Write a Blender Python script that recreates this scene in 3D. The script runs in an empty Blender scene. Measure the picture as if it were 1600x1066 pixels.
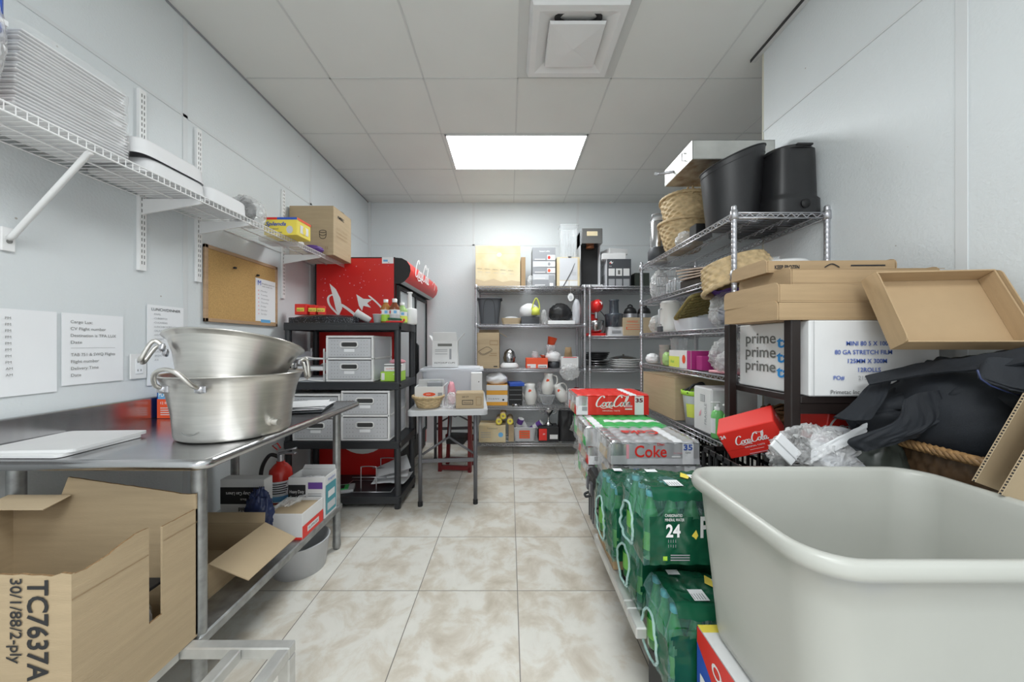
import bpy, math, random
from math import pi, sin, cos, radians as R
from mathutils import Vector as V, Matrix, noise

random.seed(7)
S = bpy.context.scene
COL = S.collection
# ------------------------------------------------------------ camera, world, light, exposure
CAMZ, F, VX, VY = 1.27, 555.0, 796.0, 537.0
cd = bpy.data.cameras.new('camera'); cam = bpy.data.objects.new('camera', cd); COL.objects.link(cam)
cd.sensor_width = 36; cd.lens = F/1600*36
cd.shift_x = (800-VX)/1600; cd.shift_y = (VY-533)/1600
cd.clip_start = .02
cam.location = (0, 0, CAMZ); cam.rotation_euler = (pi/2, 0, 0)
S.camera = cam
w = bpy.data.worlds.new('world'); S.world = w; w.use_nodes = True
w.node_tree.nodes['Background'].inputs[0].default_value = (.93, .97, 1, 1)
w.node_tree.nodes['Background'].inputs[1].default_value = .78
S.view_settings.view_transform = 'Standard'; S.view_settings.look = 'None'
S.view_settings.exposure = 0.86; S.view_settings.gamma = 1; S.view_settings.use_curve_mapping = False
PANEL = 10.5          # brightness of the ceiling light panels
FILL_LIGHT = 20      # added area lights behind the camera, standing in for unseen ceiling panels
for i, (lx, ly, lw, ll) in enumerate([(-.1, -.1, 1.2, .6), (-.1, -1.6, 1.2, .6)]):
    ld = bpy.data.lights.new('added_fill_light', 'AREA'); ld.shape = 'RECTANGLE'; ld.size = lw; ld.size_y = ll
    ld.energy = FILL_LIGHT; ld.color = (.95, .99, 1)
    lo = bpy.data.objects.new('added_fill_light', ld); COL.objects.link(lo); lo.location = (lx, ly, 3.03)

# ------------------------------------------------------------ materials
def mat(name, col, rough=.5, metal=0, var=.0, vs=6, bump=0, bs=200, stretch=None, alpha=1, emit=0, spec=None, trans=0, col2=None, coat=0):
    m = bpy.data.materials.new(name); m.use_nodes = True
    nt = m.node_tree; N = nt.nodes; L = nt.links; b = N['Principled BSDF']
    c = (*col, 1)
    b.inputs['Base Color'].default_value = c
    b.inputs['Roughness'].default_value = rough; b.inputs['Metallic'].default_value = metal
    if spec is not None: b.inputs['Specular IOR Level'].default_value = spec
    if trans: b.inputs['Transmission Weight'].default_value = trans
    if coat: b.inputs['Coat Weight'].default_value = coat
    tc = N.new('ShaderNodeTexCoord'); mp = N.new('ShaderNodeMapping'); L.new(tc.outputs['Object'], mp.inputs[0])
    if stretch: mp.inputs['Scale'].default_value = stretch
    if var or col2:
        n = N.new('ShaderNodeTexNoise'); n.inputs['Scale'].default_value = vs; n.inputs['Detail'].default_value = 6
        L.new(mp.outputs[0], n.inputs[0])
        r = N.new('ShaderNodeValToRGB'); L.new(n.outputs[0], r.inputs[0])
        r.color_ramp.elements[0].position = .3; r.color_ramp.elements[1].position = .7
        if col2: r.color_ramp.elements[0].color = (*col2, 1)
        else: r.color_ramp.elements[0].color = tuple(x*(1-var) for x in col)+(1,)
        r.color_ramp.elements[1].color = c
        L.new(r.outputs[0], b.inputs['Base Color'])
    if bump:
        n2 = N.new('ShaderNodeTexNoise'); n2.inputs['Scale'].default_value = bs; n2.inputs['Detail'].default_value = 3
        L.new(mp.outputs[0], n2.inputs[0])
        bp = N.new('ShaderNodeBump'); bp.inputs['Strength'].default_value = bump; bp.inputs['Distance'].default_value = .002
        L.new(n2.outputs[0], bp.inputs['Height']); L.new(bp.outputs[0], b.inputs['Normal'])
    if emit:
        b.inputs['Emission Color'].default_value = c; b.inputs['Emission Strength'].default_value = emit
    if alpha < 1: b.inputs['Alpha'].default_value = alpha
    return m
def film(name, tint=(1, 1, 1), a=.3, rough=.12, cover=.25, crinkle=0):   # thin clear plastic
    m = bpy.data.materials.new(name); m.use_nodes = True; nt = m.node_tree; N = nt.nodes; L = nt.links
    b = N['Principled BSDF']; b.inputs['Base Color'].default_value = (*[min(1, t) for t in tint], 1); b.inputs['Roughness'].default_value = rough
    b.inputs['Specular IOR Level'].default_value = .9
    if crinkle:
        tc = N.new('ShaderNodeTexCoord'); vo = N.new('ShaderNodeTexVoronoi'); vo.feature = 'DISTANCE_TO_EDGE'; vo.inputs['Scale'].default_value = 26
        nn = N.new('ShaderNodeTexNoise'); nn.inputs['Scale'].default_value = 12; L.new(tc.outputs['Object'], nn.inputs[0]); ad = N.new('ShaderNodeVectorMath'); ad.operation = 'MULTIPLY_ADD'; ad.inputs[1].default_value = (.12, .12, .12); L.new(nn.outputs['Color'], ad.inputs[0]); L.new(tc.outputs['Object'], ad.inputs[2]); L.new(ad.outputs[0], vo.inputs[0])
        bp = N.new('ShaderNodeBump'); bp.inputs['Strength'].default_value = crinkle; bp.inputs['Distance'].default_value = .02; L.new(vo.outputs['Distance'], bp.inputs['Height']); L.new(bp.outputs[0], b.inputs['Normal'])
    t = N.new('ShaderNodeBsdfTransparent'); t.inputs[0].default_value = (*[.75+.25*x for x in tint], 1)
    mx = N.new('ShaderNodeMixShader')
    fr = N.new('ShaderNodeLayerWeight'); fr.inputs[0].default_value = .35
    ma = N.new('ShaderNodeMath'); ma.operation = 'MULTIPLY_ADD'; ma.inputs[1].default_value = a; ma.inputs[2].default_value = cover; ma.use_clamp = True
    L.new(fr.outputs['Facing'], ma.inputs[0]); L.new(ma.outputs[0], mx.inputs[0])
    L.new(t.outputs[0], mx.inputs[1]); L.new(b.outputs[0], mx.inputs[2]); L.new(mx.outputs[0], N['Material Output'].inputs[0])
    return m
M = {}
M['white'] = mat('white_plastic', (.82, .82, .82), .35, var=.04)
M['white_wire'] = mat('white_coated_wire', (.85, .85, .85), .35)
M['paper'] = mat('paper', (.86, .87, .89), .7, var=.02)
M['foam'] = mat('white_foam', (.85, .85, .86), .6, var=.03)
M['wcard'] = mat('white_card', (.80, .80, .80), .6, var=.06, vs=9)
M['gcard'] = mat('pale_grey_card', (.62, .63, .66), .6, var=.05)
M['card'] = mat('cardboard', (.49, .375, .235), .75, var=.10, vs=5, bump=.25, bs=60, stretch=(1, 1, 12))
M['cardl'] = mat('light_cardboard', (.56, .44, .29), .75, var=.08, vs=5, bump=.2, bs=60, stretch=(1, 1, 10))
M['cardd'] = mat('brown_cardboard', (.37, .25, .135), .75, var=.12, vs=5, bump=.2, bs=60)
M['cardedge'] = mat('corrugated_edge', (.30, .18, .08), .8, var=.5, vs=150)
M['oldcard'] = mat('faded_cardboard', (.70, .62, .43), .75, var=.10, vs=6, col2=(.62, .47, .25))
M['cardw'] = mat('warm_cardboard', (.48, .335, .19), .75, var=.12, vs=5, bump=.25, bs=60, stretch=(1, 1, 12))
M['cork'] = mat('cork', (.60, .37, .14), .9, var=.25, vs=140, bump=.4, bs=300)
M['wood'] = mat('pale_wood_frame', (.50, .33, .20), .5, var=.2, vs=8, stretch=(1, 1, 8))
M['steel'] = mat('brushed_steel', (.55, .55, .56), .22, 1, var=.12, vs=3, bump=.03, bs=40, stretch=(1, 12, 1))
M['steeld'] = mat('dull_galvanised_steel', (.42, .43, .43), .42, .85, var=.35, vs=22)
M['alu'] = mat('aluminium_tube', (.66, .66, .64), .42, .55, var=.18, vs=16)
M['chrome'] = mat('chrome_wire', (.52, .52, .55), .34, .85)
M['pot'] = mat('spun_aluminium', (.74, .72, .68), .36, 1, var=.14, vs=5, bump=.10, bs=30, stretch=(1, 1, 14))
pn = M['pot'].node_tree; tg = pn.nodes.new('ShaderNodeTangent'); tg.direction_type = 'RADIAL'; tg.axis = 'Z'
pn.nodes['Principled BSDF'].inputs['Anisotropic'].default_value = .8; pn.nodes['Principled BSDF'].inputs['Anisotropic Rotation'].default_value = .25; pn.links.new(tg.outputs[0], pn.nodes['Principled BSDF'].inputs['Tangent'])
M['black'] = mat('black_plastic', (.018, .018, .02), .42, var=.2)
M['blackm'] = mat('matt_black', (.012, .012, .013), .6)
M['shelfblk'] = mat('black_resin', (.028, .03, .034), .45)
M['espresso'] = mat('espresso_wood', (.018, .012, .011), .38)
M['dgrey'] = mat('dark_grey', (.07, .075, .085), .5)
M['grey'] = mat('grey', (.30, .31, .33), .5)
M['lgrey'] = mat('light_grey_plastic', (.58, .59, .61), .45)
M['greymetal'] = mat('grey_painted_metal', (.13, .13, .14), .45, .3)
M['red'] = mat('red_print', (.80, .035, .025), .4, var=.03)
M['redp'] = mat('red_paint', (.70, .02, .018), .3, var=.04)
M['dred'] = mat('dark_red', (.16, .010, .012), .4)
M['orange'] = mat('orange_red_print', (.85, .10, .03), .5)
M['yorange'] = mat('yellow_orange_print', (.85, .40, .04), .5)
M['yellow'] = mat('yellow_print', (.88, .72, .10), .5)
M['lemon'] = mat('lemon_print', (.72, .78, .12), .5)
M['blue'] = mat('blue_print', (.03, .10, .50), .45)
M['lblue'] = mat('light_blue_print', (.15, .42, .72), .45)
M['dblue'] = mat('dark_blue_bag', (.035, .05, .13), .2, bump=1, bs=40)
M['purple'] = mat('purple_print', (.14, .06, .30), .45)
M['magenta'] = mat('magenta_print', (.42, .03, .20), .45)
M['pink'] = mat('pink_film', (.80, .36, .42), .4)
M['green'] = mat('green_print', (.04, .48, .12), .4)
M['lime'] = mat('lime_green', (.38, .66, .06), .45)
M['dgreen'] = mat('dark_green_print', (.008, .10, .05), .22, var=.3, vs=9)
M['bottle'] = mat('green_bottle_glass', (.02, .22, .04), .08, coat=.5)
M['blabel'] = mat('bottle_label_green', (.20, .52, .10), .4)
M['teal'] = mat('teal_ink', (.08, .32, .38), .4)
M['silver'] = mat('silver_print', (.60, .61, .63), .3, .35)
M['can'] = mat('can_top', (.72, .72, .74), .25, .8)
M['ink'] = mat('black_ink', (.02, .02, .022), .6)
M['gink'] = mat('grey_ink', (.17, .17, .16), .6)
M['lettgrey'] = mat('pale_grey_ink', (.35, .36, .38), .6)
M['bluei'] = mat('blue_ink', (.06, .13, .48), .6)
M['cyani'] = mat('bright_blue_ink', (.03, .30, .72), .6)
M['whitei'] = mat('white_ink', (.9, .9, .9), .5)
M['wicker'] = mat('wicker', (.66, .49, .27), .6, var=.35, vs=35)
M['wickerd'] = mat('brown_wicker', (.30, .15, .06), .5, var=.5, vs=40)
M['hrim'] = mat('braided_cane', (.42, .24, .10), .45, var=.6, vs=45); M['hbody'] = mat('dark_cane', (.10, .055, .025), .5, var=.5, vs=40)  # hamper body is a darker brown than its rim
M['rattan'] = mat('seagrass', (.30, .24, .08), .7, var=.4, vs=60)
M['mat'] = mat('pinkish_woven_mat', (.52, .40, .32), .8, var=.2, vs=90)
M['trayw'] = mat('tray_wood', (.42, .24, .10), .5, var=.2)
M['tub'] = mat('off_white_polyethylene', (.50, .505, .465), .33, var=.07, vs=4, bump=.05, bs=18)
M['cloth'] = mat('black_denim', (.011, .014, .020), .75, var=.35, vs=14, bump=.3, bs=400)
M['olive'] = mat('dark_olive_film', (.055, .065, .055), .3, var=.4, vs=9)
M['ceram'] = mat('glazed_ceramic', (.80, .79, .76), .18, var=.03)
M['film'] = film('clear_film', a=.28, cover=.05); M['bagfilm'] = film('crumpled_clear_bag', a=.45, cover=.26, crinkle=1)
M['tealfilm'] = film('teal_tinted_film', (.30, .62, .58), a=.38, cover=.10, crinkle=.6)
M['lip'] = film('gathered_teal_film', (.55, .78, .76), a=.4, cover=.45, crinkle=.6)
M['milky'] = film('milky_plastic', (.86, .88, .93), a=.3, cover=.62, rough=.3)
M['clear'] = film('clear_plastic', (.92, .94, .96), a=.4, cover=.16)
M['glass'] = film('cooler_glass', (.75, .80, .82), a=.4, cover=.22, rough=.05)
M['drawer'] = film('frosted_drawer_plastic', (.66, .67, .70), a=.1, cover=.80, rough=.35)
M['soap'] = mat('green_soap', (.22, .62, .20), .15)
M['speck'] = mat('speckled_black_bag', (.012, .012, .016), .3, col2=(.012, .012, .016))
M['copper'] = mat('copper_brown', (.35, .13, .06), .35, .6)
M['ext'] = mat('extinguisher_red', (.62, .03, .02), .25)
M['emit'] = mat('light_diffuser', (.94, .985, 1), .5, emit=PANEL)
M['trim'] = mat('beige_trim', (.62, .60, .50), .5)
M['darkseam'] = mat('dark_gap', (.05, .05, .05), .8)
M['cases'] = mat('case_grey_brown', (.24, .23, .21), .4)

# speckles on the black bag
nt = M['speck'].node_tree; vo = nt.nodes.new('ShaderNodeTexVoronoi'); vo.inputs['Scale'].default_value = 130
tc = nt.nodes.new('ShaderNodeTexCoord'); nt.links.new(tc.outputs['Object'], vo.inputs[0])
rp = nt.nodes.new('ShaderNodeValToRGB'); rp.color_ramp.interpolation = 'CONSTANT'
rp.color_ramp.elements[0].color = (.6, .62, .7, 1); rp.color_ramp.elements[1].position = .18; rp.color_ramp.elements[1].color = (.012, .012, .016, 1)
nt.links.new(vo.outputs['Distance'], rp.inputs[0]); nt.links.new(rp.outputs[0], nt.nodes['Principled BSDF'].inputs['Base Color'])

def wallmat(name, col):
    m = mat(name, col, .38, var=.035, vs=2.5)
    nt = m.node_tree; N = nt.nodes; L = nt.links
    tc = N['Texture Coordinate']; n = N.new('ShaderNodeTexNoise'); n.inputs['Scale'].default_value = 95; n.inputs['Detail'].default_value = 2
    L.new(tc.outputs['Object'], n.inputs[0]); bp = N.new('ShaderNodeBump'); bp.inputs['Strength'].default_value = .35; bp.inputs['Distance'].default_value = .004
    L.new(n.outputs[0], bp.inputs['Height']); L.new(bp.outputs[0], N['Principled BSDF'].inputs['Normal'])
    # sparse dark flecks
    v = N.new('ShaderNodeTexVoronoi'); v.inputs['Scale'].default_value = 5.5; L.new(tc.outputs['Object'], v.inputs[0])
    lt = N.new('ShaderNodeMath'); lt.operation = 'LESS_THAN'; lt.inputs[1].default_value = .022; L.new(v.outputs['Distance'], lt.inputs[0])
    mx = N.new('ShaderNodeMix'); mx.data_type = 'RGBA'; L.new(lt.outputs[0], mx.inputs[0])
    src = N['Principled BSDF'].inputs['Base Color'].links[0].from_socket
    L.new(src, mx.inputs[6]); mx.inputs[7].default_value = (.42, .40, .37, 1); L.new(mx.outputs[2], N['Principled BSDF'].inputs['Base Color'])
    return m
M['wall'] = wallmat('embossed_white_panel', (.715, .75, .765))
M['ceil'] = mat('ceiling_tile', (.80, .81, .79), .8, var=.03, vs=3)
M['seam'] = mat('panel_seam_strip', (.68, .70, .71), .4)
M['tbar'] = mat('ceiling_grid', (.66, .67, .66), .5)

def floor_mat():
    m = bpy.data.materials.new('travertine_tile'); m.use_nodes = True; nt = m.node_tree; N = nt.nodes; L = nt.links; b = N['Principled BSDF']
    tc = N.new('ShaderNodeTexCoord')
    mp = N.new('ShaderNodeMapping'); mp.inputs['Location'].default_value = (-.041+.507*8, -.304+.507*8, 0); L.new(tc.outputs['Object'], mp.inputs[0])
    br = N.new('ShaderNodeTexBrick'); br.offset = 0; br.inputs['Scale'].default_value = 1
    br.inputs['Brick Width'].default_value = .507; br.inputs['Row Height'].default_value = .507; br.inputs['Mortar Size'].default_value = .0022
    br.inputs['Mortar Smooth'].default_value = .2; br.inputs['Color1'].default_value = (.0, .0, .0, 1); br.inputs['Color2'].default_value = (1, 1, 1, 1)
    L.new(mp.outputs[0], br.inputs[0])
    ns = N.new('ShaderNodeTexNoise'); ns.noise_dimensions = '4D'; ns.inputs['Scale'].default_value = 6; ns.inputs['Detail'].default_value = 9; ns.inputs['Roughness'].default_value = .62; ns.inputs['Distortion'].default_value = .5
    L.new(tc.outputs['Object'], ns.inputs[0]); L.new(br.outputs['Color'], ns.inputs['W'])
    r = N.new('ShaderNodeValToRGB'); L.new(ns.outputs[0], r.inputs[0]); e = r.color_ramp.elements
    e[0].position = .32; e[0].color = (.53, .47, .385, 1); e[1].position = .68; e[1].color = (.78, .76, .705, 1)
    q = e.new(.46); q.color = (.65, .60, .52, 1); q = e.new(.54); q.color = (.73, .71, .655, 1)
    mx = N.new('ShaderNodeMix'); mx.data_type = 'RGBA'; L.new(br.outputs['Fac'], mx.inputs[0]); L.new(r.outputs[0], mx.inputs[6]); mx.inputs[7].default_value = (.20, .185, .16, 1)
    L.new(mx.outputs[2], b.inputs['Base Color']); b.inputs['Roughness'].default_value = .33
    bp = N.new('ShaderNodeBump'); bp.invert = True; bp.inputs['Strength'].default_value = .4; bp.inputs['Distance'].default_value = .002
    L.new(br.outputs['Fac'], bp.inputs['Height']); L.new(bp.outputs[0], b.inputs['Normal'])
    return m
M['floor'] = floor_mat()

# ------------------------------------------------------------ mesh builder
_txt = {}
def text_mesh(s, font_shear=0, bold=0, spacing=1):
    k = (s, font_shear, bold, spacing)
    if k not in _txt:
        c = bpy.data.curves.new('t', 'FONT'); c.body = s; c.size = 1; c.shear = font_shear; c.offset = bold; c.space_character = spacing
        c.resolution_u = 3; c.align_x = 'LEFT'
        o = bpy.data.objects.new('t', c); COL.objects.link(o)
        dg = bpy.context.evaluated_depsgraph_get(); me = bpy.data.meshes.new_from_object(o.evaluated_get(dg))
        vs = [tuple(v.co) for v in me.vertices]; fs = [tuple(p.vertices) for p in me.polygons]
        bpy.data.objects.remove(o); bpy.data.curves.remove(c); bpy.data.meshes.remove(me)
        _txt[k] = (vs, fs)
    return _txt[k]

class MB:
    def __init__(s, d=None):
        s.v = []; s.f = []; s.m = []; s.sm = []; s.mats = []; s.X = Matrix.Identity(4); s.d = d; s.lay = 0
    def mi(s, m):
        m = M[m] if isinstance(m, str) else m
        if m not in s.mats: s.mats.append(m)
        return s.mats.index(m)
    def add(s, vs, fs, m, smooth=False, X=None):
        T = s.X @ X if X is not None else s.X
        n = len(s.v); s.v += [tuple(T @ V(p)) for p in vs]
        i = s.mi(m) if not isinstance(m, list) else None
        for k, f in enumerate(fs):
            s.f.append(tuple(n+a for a in f)); s.m.append(i if i is not None else s.mi(m[k])); s.sm.append(smooth)
        return s
    def box(s, x0, x1, y0, y1, z0, z1, m, c=.002, X=None):
        x0, x1 = sorted((x0, x1)); y0, y1 = sorted((y0, y1)); z0, z1 = sorted((z0, z1))
        c = min(c, (x1-x0)*.3, (y1-y0)*.3, (z1-z0)*.3)
        if c <= 0:
            vs = [(x, y, z) for x in (x0, x1) for y in (y0, y1) for z in (z0, z1)]
            return s.add(vs, [(0, 1, 3, 2), (4, 6, 7, 5), (0, 4, 5, 1), (2, 3, 7, 6), (0, 2, 6, 4), (1, 5, 7, 3)], m, X=X)
        vs = []; idx = {}
        lo = (x0, y0, z0); hi = (x1, y1, z1)
        for sx in (0, 1):
            for sy in (0, 1):
                for sz in (0, 1):
                    for ax in range(3):
                        p = [0, 0, 0]
                        for a, q in enumerate((sx, sy, sz)):
                            b = hi[a] if q else lo[a]
                            p[a] = b if a == ax else (b-c if q else b+c)
                        idx[(sx, sy, sz, ax)] = len(vs); vs.append(tuple(p))
        fs = []
        for ax in range(3):
            a, b = [(1, 2), (2, 0), (0, 1)][ax]
            for q in (0, 1):
                ring = []
                for (i, j) in ((0, 0), (1, 0), (1, 1), (0, 1)):
                    k = [0, 0, 0]; k[ax] = q; k[a] = i; k[b] = j; ring.append(idx[(*k, ax)])
                fs.append(tuple(ring if q else ring[::-1]))
        for ax in range(3):
            a, b = [(1, 2), (2, 0), (0, 1)][ax]
            for i in (0, 1):
                for j in (0, 1):
                    k0 = [0, 0, 0]; k0[a] = i; k0[b] = j; k1 = list(k0); k1[ax] = 1
                    f = (idx[(*k0, a)], idx[(*k1, a)], idx[(*k1, b)], idx[(*k0, b)])
                    fs.append(f if (i == j) else f[::-1])
        for sx in (0, 1):
            for sy in (0, 1):
                for sz in (0, 1):
                    f = tuple(idx[(sx, sy, sz, a)] for a in range(3))
                    fs.append(f if (sx+sy+sz) % 2 else f[::-1])
        return s.add(vs, fs, m, X=X)
    def lathe(s, prof, m, c=(0, 0, 0), n=32, X=None, sx=1, sy=1, smooth=True, fn=None, a0=0, a1=2*pi):
        vs = []; fs = []; full = abs(a1-a0-2*pi) < 1e-6; nn = n if full else n+1
        for r, z in prof:
            for i in range(nn):
                a = a0+(a1-a0)*i/n; rr = r+(fn(a, z, r) if fn else 0)
                vs.append((c[0]+rr*cos(a)*sx, c[1]+rr*sin(a)*sy, c[2]+z))
        for j in range(len(prof)-1):
            for i in range(n):
                k = (i+1) % nn if full else i+1
                fs.append((j*nn+i, j*nn+k, (j+1)*nn+k, (j+1)*nn+i))
        return s.add(vs, fs, m, smooth, X)
    def tube(s, pts, r, m, n=6, closed=False, caps=True, smooth=True, X=None):
        pts = [V(p) for p in pts]; k = len(pts); vs = []; fs = []
        rs = r if isinstance(r, (list, tuple)) else [r]*k
        up = None
        for i, p in enumerate(pts):
            if closed: t = pts[(i+1) % k]-pts[i-1]
            else: t = pts[min(i+1, k-1)]-pts[max(i-1, 0)]
            t = t.normalized() if t.length > 1e-9 else V((0, 0, 1))
            if up is None: up = V((0, 0, 1)) if abs(t.z) < .9 else V((1, 0, 0))
            a = t.cross(up)
            if a.length < 1e-4: a = t.cross(V((.3, 1, .2)))
            a.normalize(); b = a.cross(t); b.normalize(); up = b
            for q in range(n):
                g = 2*pi*(q+.5)/n; vs.append(tuple(p+rs[i]*(a*cos(g)+b*sin(g))))
        for i in range(k if closed else k-1):
            j = (i+1) % k
            for q in range(n):
                e = (q+1) % n; fs.append((i*n+q, i*n+e, j*n+e, j*n+q))
        if caps and not closed:
            fs.append(tuple(range(n))[::-1]); fs.append(tuple((k-1)*n+q for q in range(n)))
        return s.add(vs, fs, m, smooth and n > 4, X)
    def cyl(s, p0, p1, r, m, n=20, r1=None, X=None):
        p0 = V(p0); p1 = V(p1); t = (p1-p0).normalized(); a = t.cross(V((0, 0, 1)) if abs(t.z) < .9 else V((1, 0, 0))).normalized(); b = t.cross(a)
        r1 = r if r1 is None else r1; vs = []
        for p, q in ((p0, r), (p1, r1)):
            for i in range(n):
                g = 2*pi*i/n; vs.append(tuple(p+q*(a*cos(g)+b*sin(g))))
        s.add(vs, [(i, (i+1) % n, n+(i+1) % n, n+i) for i in range(n)], m, True, X)
        return s.add(vs, [tuple(range(n))[::-1], tuple(range(n, 2*n))], m, False, X)
    def prism(s, poly, h, m, X=None, z0=0):   # poly in xy, extruded to z
        n = len(poly); vs = [(x, y, z0) for x, y in poly]+[(x, y, z0+h) for x, y in poly]
        return s.add(vs, [tuple(range(n))[::-1], tuple(range(n, 2*n))]+[(i, (i+1) % n, n+(i+1) % n, n+i) for i in range(n)], m, X=X)
    def quad(s, a, b, c, d, m): return s.add([a, b, c, d], [(0, 1, 2, 3)], m)
    def grid(s, fn, nu, nv, m, smooth=True, closeu=False, X=None):
        vs = [tuple(fn(i/nu, j/nv)) for j in range(nv+1) for i in range(nu+(0 if closeu else 1))]
        k = nu if closeu else nu+1
        fs = [(j*k+i, j*k+(i+1) % k, (j+1)*k+(i+1) % k, (j+1)*k+i) for j in range(nv) for i in range(nu)]
        ms = m if not callable(m) else [m((i+.5)/nu, (j+.5)/nv) for j in range(nv) for i in range(nu)]
        return s.add(vs, fs, ms, smooth, X)
    # prints on the faces of a box of size d = (w, d, h), base centred at the origin
    def frame(s, face, e):
        w, d, h = s.d
        o, x, y = {'f': ((0, -d/2-e, 0), (1, 0, 0), (0, 0, 1)), 'l': ((-w/2-e, 0, 0), (0, -1, 0), (0, 0, 1)),
                   'r': ((w/2+e, 0, 0), (0, 1, 0), (0, 0, 1)), 't': ((0, 0, h+e), (1, 0, 0), (0, 1, 0))}[face]
        o, x, y = V(o), V(x), V(y); z = x.cross(y)
        return Matrix(((x.x, y.x, z.x, o.x), (x.y, y.y, z.y, o.y), (x.z, y.z, z.z, o.z), (0, 0, 0, 1)))
    def rect(s, face, u0, u1, v0, v1, m):   # u: metres from centre, v: metres up
        s.lay += 1; X = s.frame(face, .0008+.00025*s.lay)
        return s.add([(u0, v0, 0), (u1, v0, 0), (u1, v1, 0), (u0, v1, 0)], [(0, 1, 2, 3)], m, X=X)
    def shape(s, face, pts, m):
        s.lay += 1; X = s.frame(face, .0008+.00025*s.lay)
        return s.add([(a, b, 0) for a, b in pts], [tuple(range(len(pts)))], m, X=X)
    def text(s, face, t, u, v, size, m, wid=None, rot=0, shear=0, bold=0, mid=False):
        s.lay += 1; X = (s.frame(face, .0012+.00025*s.lay) if isinstance(face, str) else face) @ Matrix.Translation((u, v, 0)) @ Matrix.Rotation(rot, 4, 'Z')
        vs, fs = text_mesh(t, shear, bold)
        if not vs: return s
        xs = [p[0] for p in vs]; sx = size
        if wid: sx = wid/(max(xs)-min(xs))
        ox = (min(xs)+max(xs))/2 if mid else min(xs)
        return s.add([((p[0]-ox)*sx, p[1]*size, 0) for p in vs], fs, m, X=X)
    def ribbon(s, X, pts, w0, w1, m, sc=1):
        pts = catmull([V((*p, 0)) for p in pts], 5); vs = []
        for i, p in enumerate(pts):
            t = (pts[min(i+1, len(pts)-1)]-pts[max(i-1, 0)]).normalized(); nn = V((-t.y, t.x, 0))
            wd = (w0+(w1-w0)*abs(t.y)**1.5)/2*sc
            if i in (0, len(pts)-1): wd *= .5
            vs += [tuple(p*sc+nn*wd), tuple(p*sc-nn*wd)]
        return s.add(vs, [(2*i, 2*i+1, 2*i+3, 2*i+2) for i in range(len(pts)-1)], m, X=X)
    def build(s, name, parent=None, loc=None, rot=None):
        me = bpy.data.meshes.new(name); me.from_pydata(s.v, [], s.f)
        for m in s.mats: me.materials.append(m)
        me.polygons.foreach_set('material_index', s.m); me.polygons.foreach_set('use_smooth', s.sm); me.update()
        o = bpy.data.objects.new(name, me); COL.objects.link(o)
        if parent: o.parent = parent
        if loc: o.location = loc
        if rot is not None: o.rotation_euler = rot if not isinstance(rot, (int, float)) else (0, 0, rot)
        return o
def catmull(P, k):
    out = []
    for i in range(len(P)-1):
        a, b, c, d = P[max(i-1, 0)], P[i], P[i+1], P[min(i+2, len(P)-1)]
        for q in range(k):
            t = q/k; out.append(.5*((2*b)+(c-a)*t+(2*a-5*b+4*c-d)*t*t+(3*b-a-3*c+d)*t**3))
    return out+[P[-1]]
def tag(o, label=None, cat=None, group=None, kind=None):
    if label: o['label'] = label
    if cat: o['category'] = cat
    if group: o['group'] = group
    if kind: o['kind'] = kind
    return o
def thing(name, label, cat, loc=(0, 0, 0), rz=0, group=None, rot=None):
    o = bpy.data.objects.new(name, None); o.empty_display_size = .05; COL.objects.link(o)
    o.location = loc; o.rotation_euler = rot if rot else (0, 0, rz)
    return tag(o, label, cat, group)
def children(o): return [c for c in bpy.data.objects if c.parent == o]
def copy_tree(o, parent=None):
    kids = children(o); c = o.copy(); COL.objects.link(c)
    if parent: c.parent = parent
    for k in kids: copy_tree(k, c)
    return c
def struct(o): o['kind'] = 'structure'; return o
def at(u, v, Y): return V(((u-VX)/F*Y, Y, CAMZ-(v-VY)/F*Y))   # a point of the room at distance Y
def nz(p, s=1): return noise.noise(V(p)*s)

# ------------------------------------------------------------ generic builders
def box_thing(name, label, cat, c, w, d, h, m, deco=None, rz=0, rot=None, group=None, tape=None, ch=.003):
    """closed box, base centre c; c may be (x, y, z)"""
    mb = MB((w, d, h)); mb.box(-w/2, w/2, -d/2, d/2, 0, h, m, ch)
    if tape: mb.rect('t', -w/2, w/2, -.025, .025, tape); mb.rect('t', -w/2, w/2, -.001, .001, 'cardedge')
    if deco: deco(mb)
    return tag(mb.build(name, None, c, rot if rot else rz), label, cat, group)
def open_carton(name, label, cat, c, w, d, h, m, flaps={}, rz=0, t=.005, deco=None, rot=None, inner=None, group=None, fl=None):
    root = thing(name, label, cat, c, rz, group, rot)
    mb = MB((w, d, h)); im = inner or m
    mb.box(-w/2, w/2, -d/2, d/2, 0, t, m, 0); mb.box(-w/2, w/2, -d/2, -d/2+t, t, h, m, .001); mb.box(-w/2, w/2, d/2-t, d/2, t, h, m, .001)
    mb.box(-w/2, -w/2+t, -d/2+t, d/2-t, t, h, m, .001); mb.box(w/2-t, w/2, -d/2+t, d/2-t, t, h, m, .001)
    if deco: deco(mb)
    mb.build('carton_body', root)
    for k, (ang, ln) in flaps.items():
        a = R(ang); f = MB(); L = w if k in 'fb' else d
        vs = [(-L/2+.004, 0, 0), (L/2-.004, 0, 0), (L/2-.012, ln, 0), (-L/2+.012, ln, 0)]
        f.prism([(p[0], p[1]) for p in vs], .004, m)
        pos = {'f': (0, -d/2, h), 'b': (0, d/2, h), 'l': (-w/2, 0, h), 'r': (w/2, 0, h)}[k]
        zr = {'f': pi, 'b': 0, 'l': pi/2, 'r': -pi/2}[k]
        o = f.build('flap', root); o.matrix_local = Matrix.Translation(pos) @ Matrix.Rotation(zr, 4, 'Z') @ Matrix.Rotation(a, 4, 'X')
    return root
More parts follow.
